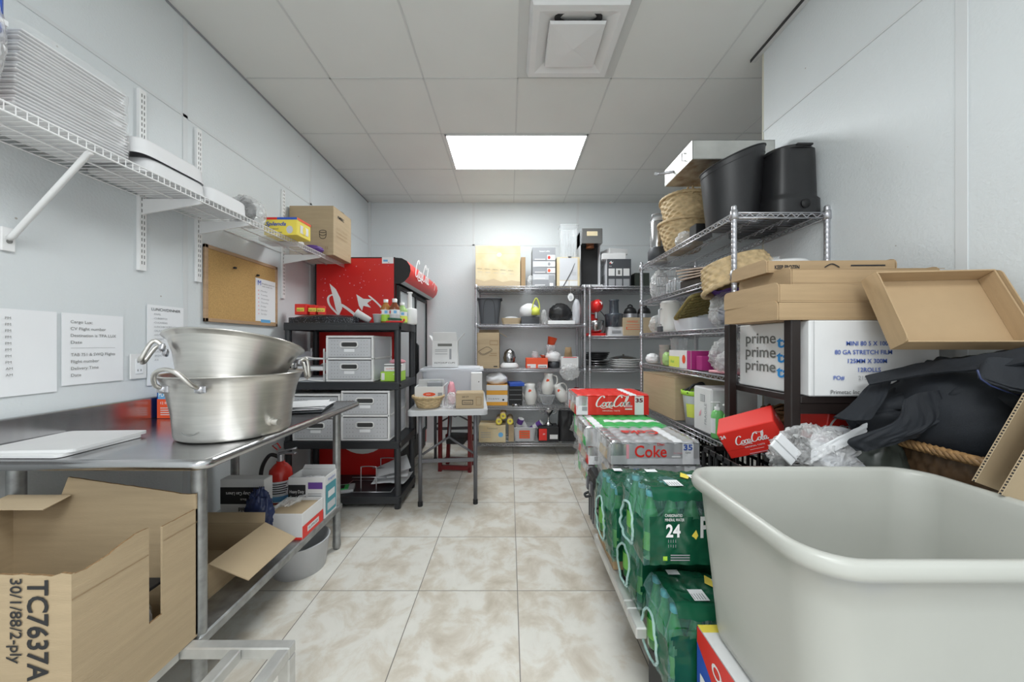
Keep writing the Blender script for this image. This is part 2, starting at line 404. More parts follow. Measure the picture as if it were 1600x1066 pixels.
def blob(mb, c, r, m, seed=0, amp=.35, fr=3.0, n=28, flat=True, ridge=True, X=None):
    """crumpled bag / bundle"""
    def fn(u, v):
        a = 2*pi*u; b = -pi/2+pi*v; p = V((cos(a)*cos(b), sin(a)*cos(b), sin(b)))
        q = p*fr+V((seed*3.1, seed*1.7, seed))
        k = noise.noise(q); k2 = noise.noise(q*2.3)
        e = (1-abs(k)*2.2 if ridge else k)*.6+(1-abs(k2)*2)*.4
        s = 1+amp*.6*(e-.6)+.03*noise.noise(q*6); z = p.z*s
        if flat: z = max(z, -.78)
        return (c[0]+p.x*s*r[0], c[1]+p.y*s*r[1], c[2]+z*r[2])
    return mb.grid(fn, n, n*2//3, m, True, True, X)
def bag_thing(name, label, cat, c, r, m, seed, **k):
    mb = MB(); blob(mb, (0, 0, r[2]*.78), r, m, seed, **k)
    return tag(mb.build(name, None, c), label, cat)
def sheet(mb, ctrl, nu, nv, m, amp=.0, fr=5, seed=0, thick=0):
    rows = [catmull([V(p) for p in r], 6) for r in ctrl]
    colsn = len(rows[0]); cc = [catmull([rows[j][i] for j in range(len(rows))], 6) for i in range(colsn)]
    U = colsn-1; W = len(cc[0])-1
    def P(u, v):
        x = u*U; y = v*W; i = min(int(x), U-1); j = min(int(y), W-1); a = x-i; b = y-j
        return (cc[i][j]*(1-a)*(1-b)+cc[i+1][j]*a*(1-b)+cc[i][j+1]*(1-a)*b+cc[i+1][j+1]*a*b)
    def fn(off):
        def g(u, v):
            p = P(u, v); e = .01
            t1 = P(min(u+e, 1), v)-P(max(u-e, 0), v); t2 = P(u, min(v+e, 1))-P(u, max(v-e, 0)); n = t1.cross(t2)
            if n.length > 1e-9: n.normalize()
            k = noise.noise(V((u*fr, v*fr*.6, seed)))*.7+noise.noise(V((u*fr*2.3, v*fr*1.1, seed+5)))*.3
            return p+n*(amp*(1-2*abs(k)) + off)
        return g
    mb.grid(fn(0), nu, nv, m)
    if thick:
        mb.grid(fn(thick), nu, nv, m)
        for (a, b, L) in (((0, 0), (1, 0), nu), ((1, 0), (1, 1), nv), ((1, 1), (0, 1), nu), ((0, 1), (0, 0), nv)):
            mb.grid(lambda u, v: fn(thick*v)(a[0]+(b[0]-a[0])*u, a[1]+(b[1]-a[1])*u), L, 1, m)
    return mb
def basket_mesh(mb, r0, r1, h, m, c=(0, 0, 0), rows=9, stakes=28, sx=1, sy=1, X=None, rim=.009, amp=.004):
    prof = [(r0*.02, .002)]+[(r0+(r1-r0)*(i/(rows*5))**.8, h*i/(rows*5)) for i in range(rows*5+1)]
    prof += [(r-.008, z) for r, z in prof[1:]][::-1]
    def fn(a, z, r):
        row = z/h*rows
        return amp*sin(a*stakes/2*1.0+pi*int(row))*abs(sin(pi*row))+amp*.3*sin(2*pi*row)
    mb.lathe(prof, m, c, stakes*3, X, sx, sy, fn=fn)
    for k in range(2):
        mb.tube([(c[0]+(r1+.003)*cos(a)*sx, c[1]+(r1+.003)*sin(a)*sy, c[2]+h+.004*sin(a*18+k*pi)) for a in [2*pi*i/72 for i in range(72)]], rim, m, 6, True, X=X)
    return mb
# a script drink logo in ribbons: width about 3.3 units, height 1
def script_logo(mb, face, u, v, width, m, rot=0):
    mb.lay += 1; X = (mb.frame(face, .0015+.00025*mb.lay) if isinstance(face, str) else face) @ Matrix.Translation((u, v, 0)) @ Matrix.Rotation(rot, 4, 'Z')
    sc = width/3.35
    def sh(p): return [(x+.28*y, y) for x, y in p]
    C = [(.62, .80), (.50, .98), (.26, .90), (.08, .55), (.06, .2), (.22, .0), (.48, .08), (.62, .25)]
    for ox in (0, 1.62): mb.ribbon(X, sh([(x+ox, y) for x, y in C]), .05, .15, m, sc)
    def o_(ox): return [(ox+.18, .42), (ox+.04, .36), (ox+.0, .18), (ox+.1, .02), (ox+.24, .1), (ox+.26, .3), (ox+.16, .42), (ox+.28, .38), (ox+.36, .40)]
    def c_(ox): return [(ox+.26, .34), (ox+.18, .43), (ox+.04, .34), (ox+.0, .16), (ox+.1, .01), (ox+.28, .12)]
    def a_(ox): return [(ox+.24, .36), (ox+.12, .43), (ox+.0, .26), (ox+.04, .04), (ox+.16, .04), (ox+.25, .4), (ox+.24, .1), (ox+.32, .01), (ox+.42, .12)]
    def l_(ox): return [(ox, .12), (ox+.14, .5), (ox+.2, .9), (ox+.1, 1.0), (ox+.04, .7), (ox+.05, .1), (ox+.14, .0), (ox+.26, .12)]
    for p in (o_(.62), c_(.95), a_(1.22), [(1.56, .30), (1.70, .32)], o_(2.26), l_(2.60), a_(2.84)): mb.ribbon(X, sh(p), .05, .12, m, sc)
    mb.ribbon(X, [(.45, .02), (.75, -.14), (1.2, -.06), (1.6, -.16)], .07, .05, m, sc)
    mb.ribbon(X, [(2.05, .92), (2.4, 1.08), (2.8, .95), (3.2, 1.08)], .06, .05, m, sc)

# ------------------------------------------------------------ the room
H = 3.075; YB = 4.55; XL = -1.80; XR = 1.565
def plane_struct(name, x0, x1, y0, y1, z0, z1, m): mb = MB(); mb.box(x0, x1, y0, y1, z0, z1, m, 0); return struct(mb.build(name))
plane_struct('floor', -1.9, 3.6, -2.5, 4.65, -.1, 0, 'floor')
plane_struct('ceiling', -1.9, 3.6, -2.5, 4.65, H, H+.1, 'ceil')
plane_struct('wall_left', XL-.1, XL, -2.5, 4.65, 0, H, 'wall')
plane_struct('wall_back', XL, 3.6, YB, YB+.1, 0, H, 'wall')
plane_struct('wall_right', XR, XR+.12, -2.5, 2.19, 0, H, 'wall')
plane_struct('wall_alcove', 3.5, 3.6, 2.0, YB, 0, H, 'wall')
plane_struct('wall_return', XR+.12, 3.6, 2.0, 2.1, 0, H, 'wall')
tn = [0]
def trim(x0, x1, y0, y1, z0, z1, m='seam'):
    tn[0] += 1; mb = MB(); mb.box(x0, x1, y0, y1, z0, z1, m, .001); struct(mb.build('trim_%d' % tn[0]))
trim(XL, XL+.003, -2.5, YB, 2.523, 2.541); trim(XL, XL+.003, 1.955, 1.985, 0, H); trim(XL, XL+.003, .7, .73, 0, H); trim(XL, XL+.003, 3.2, 3.23, 0, H)
trim(XL, XL+.03, YB-.03, YB, 0, H)
trim(XL, 3.5, YB-.003, YB, 2.522, 2.54); trim(-.475, -.445, YB-.003, YB, 0, H); trim(.86, .89, YB-.003, YB, 0, H); trim(2.1, 2.13, YB-.003, YB, 0, H)
trim(XR-.003, XR, -2.5, 2.19, 2.572, 2.585); trim(XR-.004, XR, 1.21, 1.245, 0, H); trim(XR-.003, XR+.123, 2.185, 2.197, 0, H, 'trim')
trim(XR-.03, XR, -.5, 2.26, H-.018, H, 'tbar'); trim(XR-.034, XR-.03, -.5, 2.26, H-.02, H, 'darkseam')
trim(XL, XL+.006, -2.5, YB, H-.012, H, 'grey')
# ceiling grid
for y in (-1.4, -.76, -.12, .52, 1.15, 1.786, 2.414, 3.05, 3.675, 4.31): trim(XL, 3.5, y-.006, y+.006, H-.003, H, 'tbar')
for x in (-1.22, -.585, .69, 1.345, 2.0, 2.65): trim(x-.006, x+.006, -2.5, YB, H-.003, H, 'tbar')
trim(.049, .061, 1.15, 3.05, H-.003, H, 'tbar'); trim(.049, .061, 3.68, YB, H-.003, H, 'tbar')

def ceiling_light(x0, x1, y0, y1, label, group=None):
    r = thing('ceiling_light', label, 'ceiling light', ((x0+x1)/2, (y0+y1)/2, H)); a = (x1-x0)/2; b = (y1-y0)/2
    f = MB()
    for q in ((-a, a, -b, -b+.014), (-a, a, b-.014, b), (-a, -a+.014, -b, b), (a-.014, a, -b, b)): f.box(*q, -.010, 0, 'white', .001)
    f.build('light_frame', r)
    d = MB(); d.box(-a+.014, a-.014, -b+.014, b-.014, -.006, -.001, 'emit', 0); d.build('diffuser', r)
    return r
ceiling_light(-.560, .680, 3.06, 3.67, 'bright rectangular flush light panel in the white tiled ceiling')
# air diffuser
vr = thing('ceiling_vent', 'square white metal air diffuser with raised pyramid plate in the ceiling', 'air vent', (.375, 2.09, H))
mb = MB(); mb.box(-.32, .32, -.31, .31, -.004, 0, 'tbar', .001); mb.build('tile_plate', vr)
mb = MB()
def ring(z0, z1, a0, a1, m):
    for k in range(4):
        q = [(a0, a0, z0), (-a0, a0, z0), (-a1, a1, z1), (a1, a1, z1)]; Rz = Matrix.Rotation(k*pi/2, 4, 'Z'); mb.add(q, [(0, 1, 2, 3)], m, X=Rz)
ring(-.006, -.05, .265, .25, 'white'); ring(-.05, -.05, .25, .215, 'white'); ring(-.05, -.012, .215, .12, 'white'); ring(-.012, -.008, .12, .10, 'darkseam')
mb.build('outer_louvre', vr)
mb = MB(); ring(-.045, -.060, .155, .15, 'white'); ring(-.060, -.075, .15, 0.001, 'white'); ring(-.045, -.012, .155, .02, 'lgrey'); mb.build('centre_plate', vr)
mb = MB(); mb.lathe([(.13, -.04), (.13, 0), (.10, 0), (.10, -.04), (.13, -.04)], 'blackm', (0, -.16, 0), 24, sy=.5); mb.build('duct_collar', vr)

# ------------------------------------------------------------ wire racks
def wire_shelf(mb, L, D, m='chrome', pitch=.027, rail=.030):
    """top surface at z=0, x along L centred, y along D centred"""
    a = L/2; b = D/2; r = .0032
    for y in (-b, b):
        mb.tube([(-a, y, -.004), (a, y, -.004)], .0042, m, 6); mb.tube([(-a, y, -rail), (a, y, -rail)], .0042, m, 6)
        n = int(L/.05); pts = [(-a+L*i/(2*n), y, -.006 if i % 2 else -rail+.002) for i in range(2*n+1)]; mb.tube(pts, r, m, 4)
    for x in (-a, a):
        mb.tube([(x, -b, -.004), (x, b, -.004)], .0042, m, 6); mb.tube([(x, -b, -rail), (x, b, -rail)], .0042, m, 6)
        n = int(D/.05); pts = [(x, -b+D*i/(2*n), -.006 if i % 2 else -rail+.002) for i in range(2*n+1)]; mb.tube(pts, r, m, 4)
    n = int(L/pitch)
    for i in range(1, n): x = -a+L*i/n; mb.tube([(x, -b, -.003), (x, b, -.003)], .0024, m, 4, caps=False)
    for y in (-D*.18, D*.18):
        mb.tube([(-a, y, -.010), (a, y, -.010)], .004, m, 4)
        n = int(L/.06); mb.tube([(-a+L*i/(2*n), y, -.010 if i % 2 else -.026) for i in range(2*n+1)], r, m, 4)
    for x in (-a, a):
        for y in (-b, b): mb.lathe([(.0125, -.038), (.019, -.036), (.0165, .006), (.0125, .008)], m, (x, y, 0), 12)
def rack(label, cx, cy, L, D, rz, ztop, zs):
    r = thing('wire_shelving_unit', label, 'shelving unit', (cx, cy, 0), rz)
    for sx in (-1, 1):
        for sy in (-1, 1):
            mb = MB(); x, y = sx*L/2, sy*D/2
            prof = [(.0125, .03)]
            z = .03
            while z < ztop-.03: prof += [(.0125, z), (.0120, z+.001), (.0120, z+.002), (.0125, z+.003)]; z += .0254
            prof += [(.0125, ztop-.006), (.010, ztop), (.0005, ztop+.002)]
            mb.lathe(prof, 'chrome', (x, y, 0), 12); mb.lathe([(.0005, 0), (.018, 0), (.020, .012), (.0125, .03)], 'lgrey', (x, y, 0), 12); mb.build('post', r)
    s0 = None
    for z in zs:
        if s0 is None: mb = MB(); wire_shelf(mb, L, D); s0 = mb.build('wire_shelf', r, (0, 0, z))
        else: o = s0.copy(); COL.objects.link(o); o.parent = r; o.location = (0, 0, z)
    return r
ZA = [1.915, 1.488, .985, .560, .155]
rack('tall chrome wire rack on the back wall, left one behind the folding table', .236, 4.20, 1.215, .455, 0, 1.93, ZA)
ZB = [1.915, 1.357, .985, .575, .155]
rack('chrome wire rack on the back wall holding the red stand mixer', 1.50, 4.20, 1.20, .455, 0, 1.93, ZB)
ZR = [1.915, 1.62, 1.355, 1.108, .755, .30]
rack('nearest chrome wire rack along the right side with black bins on top', 1.328, 2.35, 1.22, .455, pi/2, 1.945, ZR)

# ------------------------------------------------------------ wall shelf (left)
ws = thing('wall_shelf', 'long white wire shelf on the left wall with brackets', 'shelf', (-1.645, 1.9, 1.985))
mb = MB(); Y0, Y1 = -1.75, 1.60; xb, xf = -.150, .155
for (x, z) in ((xf, .0), (xf, -.028), (xb, 0), (0, -.006)): mb.tube([(x, Y0, z), (x, Y1, z)], .0035, 'white_wire', 5)
n = int((Y1-Y0)/.0254)
for i in range(n+1):
    y = Y0+(Y1-Y0)*i/n
    mb.tube([(xb, y, .002), (xf+.002, y, .002), (xf+.002, y, -.029)], .0017, 'white_wire', 4, caps=False)
mb.build('wire_deck', ws)
for y in (1.73, 2.045, 2.81):
    mb = MB(); mb.box(-.155+.0, -.139, y-1.9-.017, y-1.9+.017, -.36, .50 if y > 2.5 else .52, 'white_wire', .001)
    k = -.33
    while k < .50:
        for q in (-.006, .006): mb.box(-.1395, -.1385, y-1.9+q-.002, y-1.9+q+.002, k, k+.016, 'gink', 0)
        k += .028
    mb.build('slotted_standard', ws)
    mb = MB(); mb.add([(-.14, y-1.9-.004, -.085), (-.14, y-1.9-.004, -.012), (.15, y-1.9-.004, -.012), (.15, y-1.9-.004, -.035), (-.14, y-1.9+.004, -.085), (-.14, y-1.9+.004, -.012), (.15, y-1.9+.004, -.012), (.15, y-1.9+.004, -.035)],
                      [(0, 1, 2, 3), (7, 6, 5, 4), (0, 3, 7, 4), (1, 5, 6, 2), (3, 2, 6, 7), (0, 4, 5, 1)], 'white_wire'); mb.build('bracket', ws)
mb = MB(); yb = 1.27-1.9; mb.tube([(-.145, yb, -.34), (-.13, yb, -.33), (.14, yb, -.035), (.152, yb, -.03)], .010, 'white_wire', 8); mb.box(-.154, -.145, yb-.018, yb+.018, -.385, -.30, 'white_wire', .002); mb.cyl((-.146, yb, -.35), (-.140, yb, -.35), .007, 'gink'); mb.build('diagonal_brace', ws)
mb = MB()
for q in (0, .03): mb.tube([(.152, 1.50+q, -.02), (-.13, 1.53+q, -.33)], .003, 'chrome', 5)
mb.build('end_brace', ws)
ZS = 1.989
# foam trays in a clear bag
ft = thing('foam_tray_package', 'tall stack of white foam trays sealed in a clear bag on the wall shelf', 'food trays', (-1.635, 1.245, ZS))
t0 = None
for i in range(22):
    if t0 is None:
        mb = MB(); mb.box(-.125, .125, -.165, .165, 0, .0045, 'foam', .002); mb.box(-.116, .116, -.156, .156, .0045, .0115, 'foam', .001); t0 = mb.build('foam_tray', ft)
        o = t0
    else: o = t0.copy(); COL.objects.link(o); o.parent = ft
    o.location = (.002*sin(i*1.3), .004*cos(i*2.1), .004+i*.0118); o.scale = (1, 1-.004*i, 1)
mb = MB()
def bagfn(u, v):
    a = 2*pi*u; z = .33*v; k = 1+.03*noise.noise(V((cos(a)*2, sin(a)*2, v*5)))+.02*noise.noise(V((cos(a)*6, sin(a)*6, v*9)))
    s = (1/(abs(cos(a))**8+abs(sin(a))**8)**(1/8)); tap = 1 if v < .78 else 1-.75*((v-.78)/.22)**2
    return (.138*s*cos(a)*k*tap, .178*s*sin(a)*k*tap, z-.0 if v > 0 else .001)
mb.grid(bagfn, 60, 24, 'film', True, True); mb.build('plastic_bag', ft)
pk = thing('plastic_package', 'clear plastic package with blue printing at the far left of the wall shelf', 'package', (-1.515, .985, ZS))
mb = MB(); blob(mb, (0, 0, .155), (.085, .065, .19), 'bagfilm', 3, amp=.2); mb.build('bag', pk)
mb = MB(); mb.box(-.055, .055, -.04, .04, .02, .28, 'foam', .01); mb.box(-.06, .06, -.045, .045, .17, .31, 'blue', .012); mb.box(-.061, .061, -.046, .046, .20, .215, 'paper', 0); mb.build('contents', pk)
mb = MB(); mb.box(-.13, .13, -.10, .10, 0, .010, 'red', .004); mb.box(-.11, .12, -.09, .06, .010, .018, 'red', .004)
o = mb.build('folded_red_bag', None, (-1.64, 1.03, ZS-.0005)); o.rotation_euler = (0, 0, .2); o.scale = (.9, .3, .9); o.location = (-1.60, .985, ZS); tag(o, 'flat folded red bag lying on the wall shelf beside the foam trays', 'bag')
def foamlid(label, c, rz, w=.25, d=.33, hz=1):
    mb = MB()
    prof = [(1.0, 0), (1.0, .008), (.985, .010), (.965, .045*hz), (.93, .052*hz), (.0, .052*hz)]
    vs = []; k = 24
    for s_, z in prof:
        for i in range(k*4):
            a = 2*pi*i/(4*k); q = 1/(abs(cos(a))**7+abs(sin(a))**7)**(1/7); vs.append((w/2*s_*q*cos(a), d/2*s_*q*sin(a), z))
    nn = 4*k; mb.add(vs, [(j*nn+i, j*nn+(i+1) % nn, (j+1)*nn+(i+1) % nn, (j+1)*nn+i) for j in range(len(prof)-1) for i in range(nn)], 'foam', True)
    return tag(mb.build('foam_food_tray', None, c, rz), label, 'foam tray')
foamlid('lower white foam tray on the wall shelf, under the one beside the bagged stack', (-1.635, 1.62, ZS), 0, .28, .30, 1.15)
foamlid('white foam tray on top of another, right beside the bagged tray stack', (-1.635, 1.60, ZS+.0605), 0, .285, .33, 1.3)
foamlid('white foam tray lying flat on the wall shelf, farther past the bagged stack', (-1.63, 1.91, ZS), 0, .27, .27, 1.4)
mb = MB(); mb.box(-.12, .12, -.17, .17, 0, .03, 'white', .006)
for i in range(14): mb.box(-.10, .10, -.155+i*.0235, -.145+i*.0235, .03, .034, 'lgrey', .001)
tag(mb.build('ribbed_tray', None, (-1.64, 2.56, ZS)), 'flat white ribbed plastic tray behind the yellow sweetener box', 'tray').scale = (1, .42, 1)
bk = thing('bagged_bundle', 'clear crumpled bag with a black item inside on the wall shelf', 'bag', (-1.60, 2.16, ZS))
mb = MB(); blob(mb, (0, 0, .075), (.10, .105, .10), 'bagfilm', 11, amp=.35); mb.build('plastic_bag', bk)
mb = MB(); blob(mb, (.0, -.02, .08), (.07, .035, .085), 'black', 4, amp=.15); mb.build('black_item', bk)
def splenda(mb):
    w, d, h = mb.d
    mb.rect('f', -w/2, -w*.1, h*.86, h*.99, 'red'); mb.rect('f', -w*.1, w/2, h*.86, h*.99, 'blue'); mb.text('f', 'Splenda', -w*.45, h*.52, .036, 'blue', wid=w*.62, shear=.3, bold=.02)
    mb.shape('f', [(w*.28+.022*cos(a*.5), h*.3+.026*sin(a*.5)) for a in range(13)], 'gcard'); mb.rect('f', -w*.42, w*.05, h*.12, h*.16, 'gink'); mb.rect('r', -d/2, d/2, h*.86, h*.99, 'orange'); mb.rect('r', -d*.3, d*.3, h*.2, h*.65, 'wcard')
    mb.text('f', 'Granulated', -w*.42, h*.3, .016, 'gink', wid=w*.36); mb.shape('r', [(.02*cos(a*.5), h*.42+.03*sin(a*.5)) for a in range(13)], 'yellow')
box_thing('sweetener_box', 'yellow sweetener packet box with red and blue top band on the wall shelf', 'box', (-1.515, 2.43, ZS), .22, .16, .118, 'yellow', splenda)
def bucket(mb):
    w, d, h = mb.d
    mb.text('f', '000', -w*.12, h*.55, .032, 'cardd', bold=.01)
    X = mb.frame('f', .0025) @ Matrix.Translation((w*.26, h*.42, 0))
    mb.ribbon(X, [(.028*cos(a*.524), .010*sin(a*.524)+.022) for a in range(13)], .004, .004, 'ink'); mb.ribbon(X, [(-.028, .02), (-.02, -.03), (.02, -.03), (.028, .02)], .004, .004, 'ink'); mb.ribbon(X, [(-.03, .0), (0, -.012), (.03, .0)], .004, .004, 'ink')
    mb.text('r', 'AMERCAREROYAL'[:5], -d*.3, h*.80, .035, 'ink', bold=.02)
    for i, s_ in enumerate(('10-1/2 - 15 PLUGS', 'COVERED HOLDER', 'THERMOPLASTIC')): mb.text('r', s_, -d*.36, h*(.56-.08*i), .018, 'cardd', wid=d*.6)
    for a in ('f', 'r'): mb.text(a, '11', (w if a == 'f' else d)*.32, h*.12, .03, 'cardd')
box_thing('shipping_carton', 'tall brown carton with bucket drawing at the far end of wall shelf', 'box', (-1.606, 3.04, ZS), .36, .32, .40, 'card', bucket, tape='cardl')
bag_thing('small_purple_bag', 'small clear and purple packet lying in front of the brown bucket carton', 'bag', (-1.545, 2.80, ZS), (.07, .07, .03), M['purple'], 5, amp=.5)

# ------------------------------------------------------------ on the left wall
XW = XL+.0035
cb = thing('cork_board', 'framed cork board hanging on the left wall under the shelf', 'notice board', (XW, 2.405, 1.40))
mb = MB(); a = .325
for q in ((-a, a, 0, .022), (-a, a, .435, .457), (-a, -a+.022, 0, .457), (a-.022, a, 0, .457)): mb.box(0, .016, q[0], q[1], q[2], q[3], 'wood', .002)
mb.build('frame', cb); mb = MB(); mb.box(.002, .009, -a+.02, a-.02, .02, .437, 'cork', 0); mb.build('cork_panel', cb)
def wall_sheet(name, label, cat, y0, y1, z0, z1, lines, title=None, x=XW, m='paper'):
    d = y1-y0; h = z1-z0; mb = MB((.0, d, h)); mb.d = (.0024, d, h); mb.box(-.0012, .0012, -d/2, d/2, 0, h, m, 0)
    for (t, u, v, sz, wd, ink) in lines: mb.text('r', t, -d/2+u*d, v*h, sz, ink, wid=wd*d if wd else None)
    return tag(mb.build(name, None, (x+.0013, (y0+y1)/2, z0)), label, cat)
o = wall_sheet('pinned_notice', 'white printed notice pinned to the lower right of the cork board', 'paper', 2.50, 2.72, 1.43, 1.735,
    [('Breakfast menu and', .28, .88, .014, .6, 'gink'), ('daily order list', .28, .82, .012, .5, 'gink')]+[(s_, .22, .70-.09*i, .015, w_, 'lettgrey') for i, (s_, w_) in enumerate((('Monday', .3), ('Tuesday', .32), ('Wednesday', .4), ('Thursday', .35), ('Friday', .25), ('Saturday', .3), ('Sunday', .27)))]+[('o', .08, .70-.09*i, .02, None, 'red') for i in range(7)]+[('M', .06, .84, .05, None, 'blue')], x=XW+.009)
o = MB(); o.box(0, .001, -.05, .05, -.012, .012, 'lblue', 0); tag(o.build('blue_tape', None, (XW+.0122, 2.60, 1.432)), 'strip of blue tape holding the bottom of the pinned notice', 'tape')
for (y, z, lb) in ((2.30, 1.76, 'dark push pin in the upper middle of the cork board'), (2.51, 1.752, 'dark push pin just above the pinned notice')):
    mb = MB(); mb.cyl((0, 0, 0), (.012, 0, 0), .004, 'ink', 10); mb.cyl((.012, 0, 0), (.02, 0, 0), .008, 'ink', 10, .006); mb.cyl((.006, 0, 0), (.012, 0, .0), .008, 'ink', 10); tag(mb.build('push_pin', None, (XW+.009, y, z)), lb, 'pin')
times = ['%02d:00 PM' % i for i in (1, 2, 3, 4, 5, 6, 7, 8, 9, 10)]+['%02d:00 AM' % i for i in (11, 12)]
wall_sheet('printed_schedule', 'printed sheet of times on the left wall, nearest the camera', 'paper', 1.10, 1.408, 1.08, 1.395, [(t, .12, .88-.072*i, .014, None, 'gink') for i, t in enumerate(times)]+[('PM' if i < 8 else 'AM', .52, .88-.072*i, .013, None, 'gink') for i in range(10)])
wall_sheet('flight_notice', 'printed sheet on the left wall listing cargo flight details', 'paper', 1.424, 1.650, 1.10, 1.395,
    [(t, .12, v, .0175, w_, 'gink') for t, v, w_ in (('Cargo Lux:', .86, .34), ('CV Flight number', .765, .56), ('Destination is TPA LUX', .67, .74), ('Date', .575, .17), ('________________', .52, .72), ('TAB 751 & SWQ Flights', .40, .72), ('Flight number', .305, .44), ('Delivery Time', .21, .43), ('Date', .115, .15))])
wall_sheet('lunch_dinner_list', 'printed lunch and dinner list on the left wall behind the pots', 'paper', 1.760, 1.955, 1.06, 1.465,
    [('LUNCH/DINNER', .10, .93, .020, .80, 'ink')]+[(t, .15, .875-.052*i, .013, None, 'lettgrey') for i, t in enumerate(('-PAPEL', '-CUBIERTOS', '-CUCHARAS', '-LUNCHBOX/POUCH', '-SALAD', '-HOT MEAL', '-DESSERT', '-FRUIT', '-WATER', '-JUICE', '-BREAD', '-ICE'))])
ol = thing('wall_outlet', 'white double power outlet on the left wall above steel table', 'outlet', (XW, 1.716, 1.16))
mb = MB(); mb.box(0, .006, -.038, .038, -.06, .06, 'white', .003); mb.build('cover_plate', ol)
mb = MB(); mb.box(.006, .009, -.017, .017, -.036, .036, 'paper', .002)
for z in (-.02, .02):
    for y in (-.007, .007): mb.box(.009, .0095, y-.0015, y+.0015, z-.004, z+.006, 'gink', 0)
mb.build('receptacle', ol)

# ------------------------------------------------------------ stainless work table
TX0, TX1, TY0, TY1, TZ = -1.79, -.955, 1.11, 2.30, .90
wt = thing('steel_work_table', 'stainless steel work table with backsplash against the left wall', 'table', (-1.37, 1.7, 0))
mb = MB(); cx, cy = -1.37, 1.7
def rr(x0, x1, y0, y1, r, n=6, corners=(1, 1, 1, 1)):
    out = []
    for k, (px, py, a0) in enumerate(((x1-r, y1-r, 0), (x0+r, y1-r, pi/2), (x0+r, y0+r, pi), (x1-r, y0+r, 3*pi/2))):
        if corners[k]: out += [(px+r*cos(a0+pi/2*i/n), py+r*sin(a0+pi/2*i/n)) for i in range(n+1)]
        else: out.append(((x1, x0, x0, x1)[k], (y1, y1, y0, y0)[k]))
    return out
mb.prism(rr(TX0-cx, TX1-cx-.02, TY0-cy+.02, TY1-cy-.02, .03, corners=(1, 0, 0, 1)), .03, 'steel', z0=TZ-.032)
# rolled rim
P = [(TX0-cx, TY0-cy+.018), (TX1-cx-.05, TY0-cy+.018)]+[(TX1-cx-.05+.032*sin(a), TY0-cy+.05-.032*cos(a)) for a in [pi/2*i/6 for i in range(7)]]+[(TX1-cx-.018, TY1-cy-.05)]+[(TX1-cx-.05+.032*cos(a), TY1-cy-.05+.032*sin(a)) for a in [pi/2*i/6 for i in range(7)]]+[(TX0-cx, TY1-cy-.018)]
mb.tube([(x, y, TZ-.016) for x, y in P], .018, 'steel', 10)
mb.build('table_top', wt)
mb = MB(); mb.box(TX0-cx-.002, TX0-cx+.03, TY0-cy, TY1-cy, TZ-.02, TZ+.105, 'steel', .004); mb.build('backsplash', wt)
for (x, y) in ((-1.07, 1.225), (-1.07, 2.20), (-1.70, 1.225), (-1.70, 2.20)):
    mb = MB(); mb.cyl((x-cx, y-cy, .05), (x-cx, y-cy, TZ-.03), .0225, 'steeld', 20); mb.lathe([(.012, 0), (.018, .0), (.024, .02), (.024, .05), (.0225, .055)], 'steeld', (x-cx, y-cy, 0), 20); mb.build('leg', wt)
mb = MB(); mb.box(-1.74-cx, -1.045-cx, 1.20-cy, 2.225-cy, .235, .275, 'steeld', .006); mb.build('undershelf', wt)
# white cutting boards
for i, (x, y, r_, lb) in enumerate(((-1.60, 1.29, .05, 'white cutting board on the steel table near the wall, upper of two'), (-1.605, 1.275, .0, 'white cutting board under another on the steel table'))):
    mb = MB(); mb.prism(rr(-.15, .15, -.13, .14, .02), .010, 'white'); tag(mb.build('cutting_board', None, (x, y, TZ+(.0105 if i == 0 else .0)), r_), lb, 'cutting board')
# pots
def pot(label, c, r0, r1, h, tilt, tint=None):
    p = thing('stock_pot', label, 'pot', c, rot=(tilt, 0, 0))
    prof = [(.001, .0), (r0*.93, .0), (r0*.985, .006), (r0, .018), (r0+(r1-r0)*.06, h*.25), (r0+(r1-r0)*.16, h*.45), (r0+(r1-r0)*.36, h*.68), (r0+(r1-r0)*.68, h*.88), (r1*.99, h*.98), (r1+.006, h-.004), (r1+.006, h), (r1-.004, h)]
    prof += [(r1-.008, h*.975), (r0+(r1-r0)*.55-.005, h*.72), (r0+(r1-r0)*.18-.005, h*.35), (r0-.005, .02), (.001, .008)]
    mb = MB(); mb.lathe(prof, 'pot', n=80); mb.build('pot_body', p)
    return p
def loop_handle(p, ang, rz, z, r, span=.075, drop=0):
    X = Matrix.Rotation(ang, 4, 'Z')
    mb = MB(); mb.tube(catmull([V((r-.004, -span, z)), V((r+.03, -span*.95, z+.02)), V((r+.052, -span*.6, z+.06+drop)), V((r+.056, 0, z+.075+drop)), V((r+.052, span*.6, z+.06+drop)), V((r+.03, span*.95, z+.02)), V((r-.004, span, z))], 5), .0075, 'pot', 8, X=X)
    for s_ in (-span, span):
        mb.lathe([(.001, 0), (.016, .0), (.014, .010), (.006, .016), (.0005, .016)], 'chrome', n=12, X=X @ Matrix.Translation((r-.004, s_, z)) @ Matrix.Rotation(pi/2, 4, 'Y'))
        mb.box(r-.006, r+.004, s_-.022, s_+.022, z-.012, z+.012, 'chrome', .003, X=X)
    mb.build('handle', p)
p1 = pot('lower wide aluminium stock pot standing on the steel table', (-1.151, 1.497, TZ), .197, .246, .25, 0)
loop_handle(p1, R(267), 0, .207, .238, .070)
loop_handle(p1, R(87), 0, .207, .238, .070)
mb = MB(); X = Matrix.Rotation(R(-18), 4, 'Z'); mb.cyl((.198, 0, .055), (.240, 0, .055), .013, 'pot', 8, X=X); mb.cyl((.196, 0, .055), (.213, 0, .055), .018, 'pot', 20, X=X); mb.build('drain_fitting', p1)
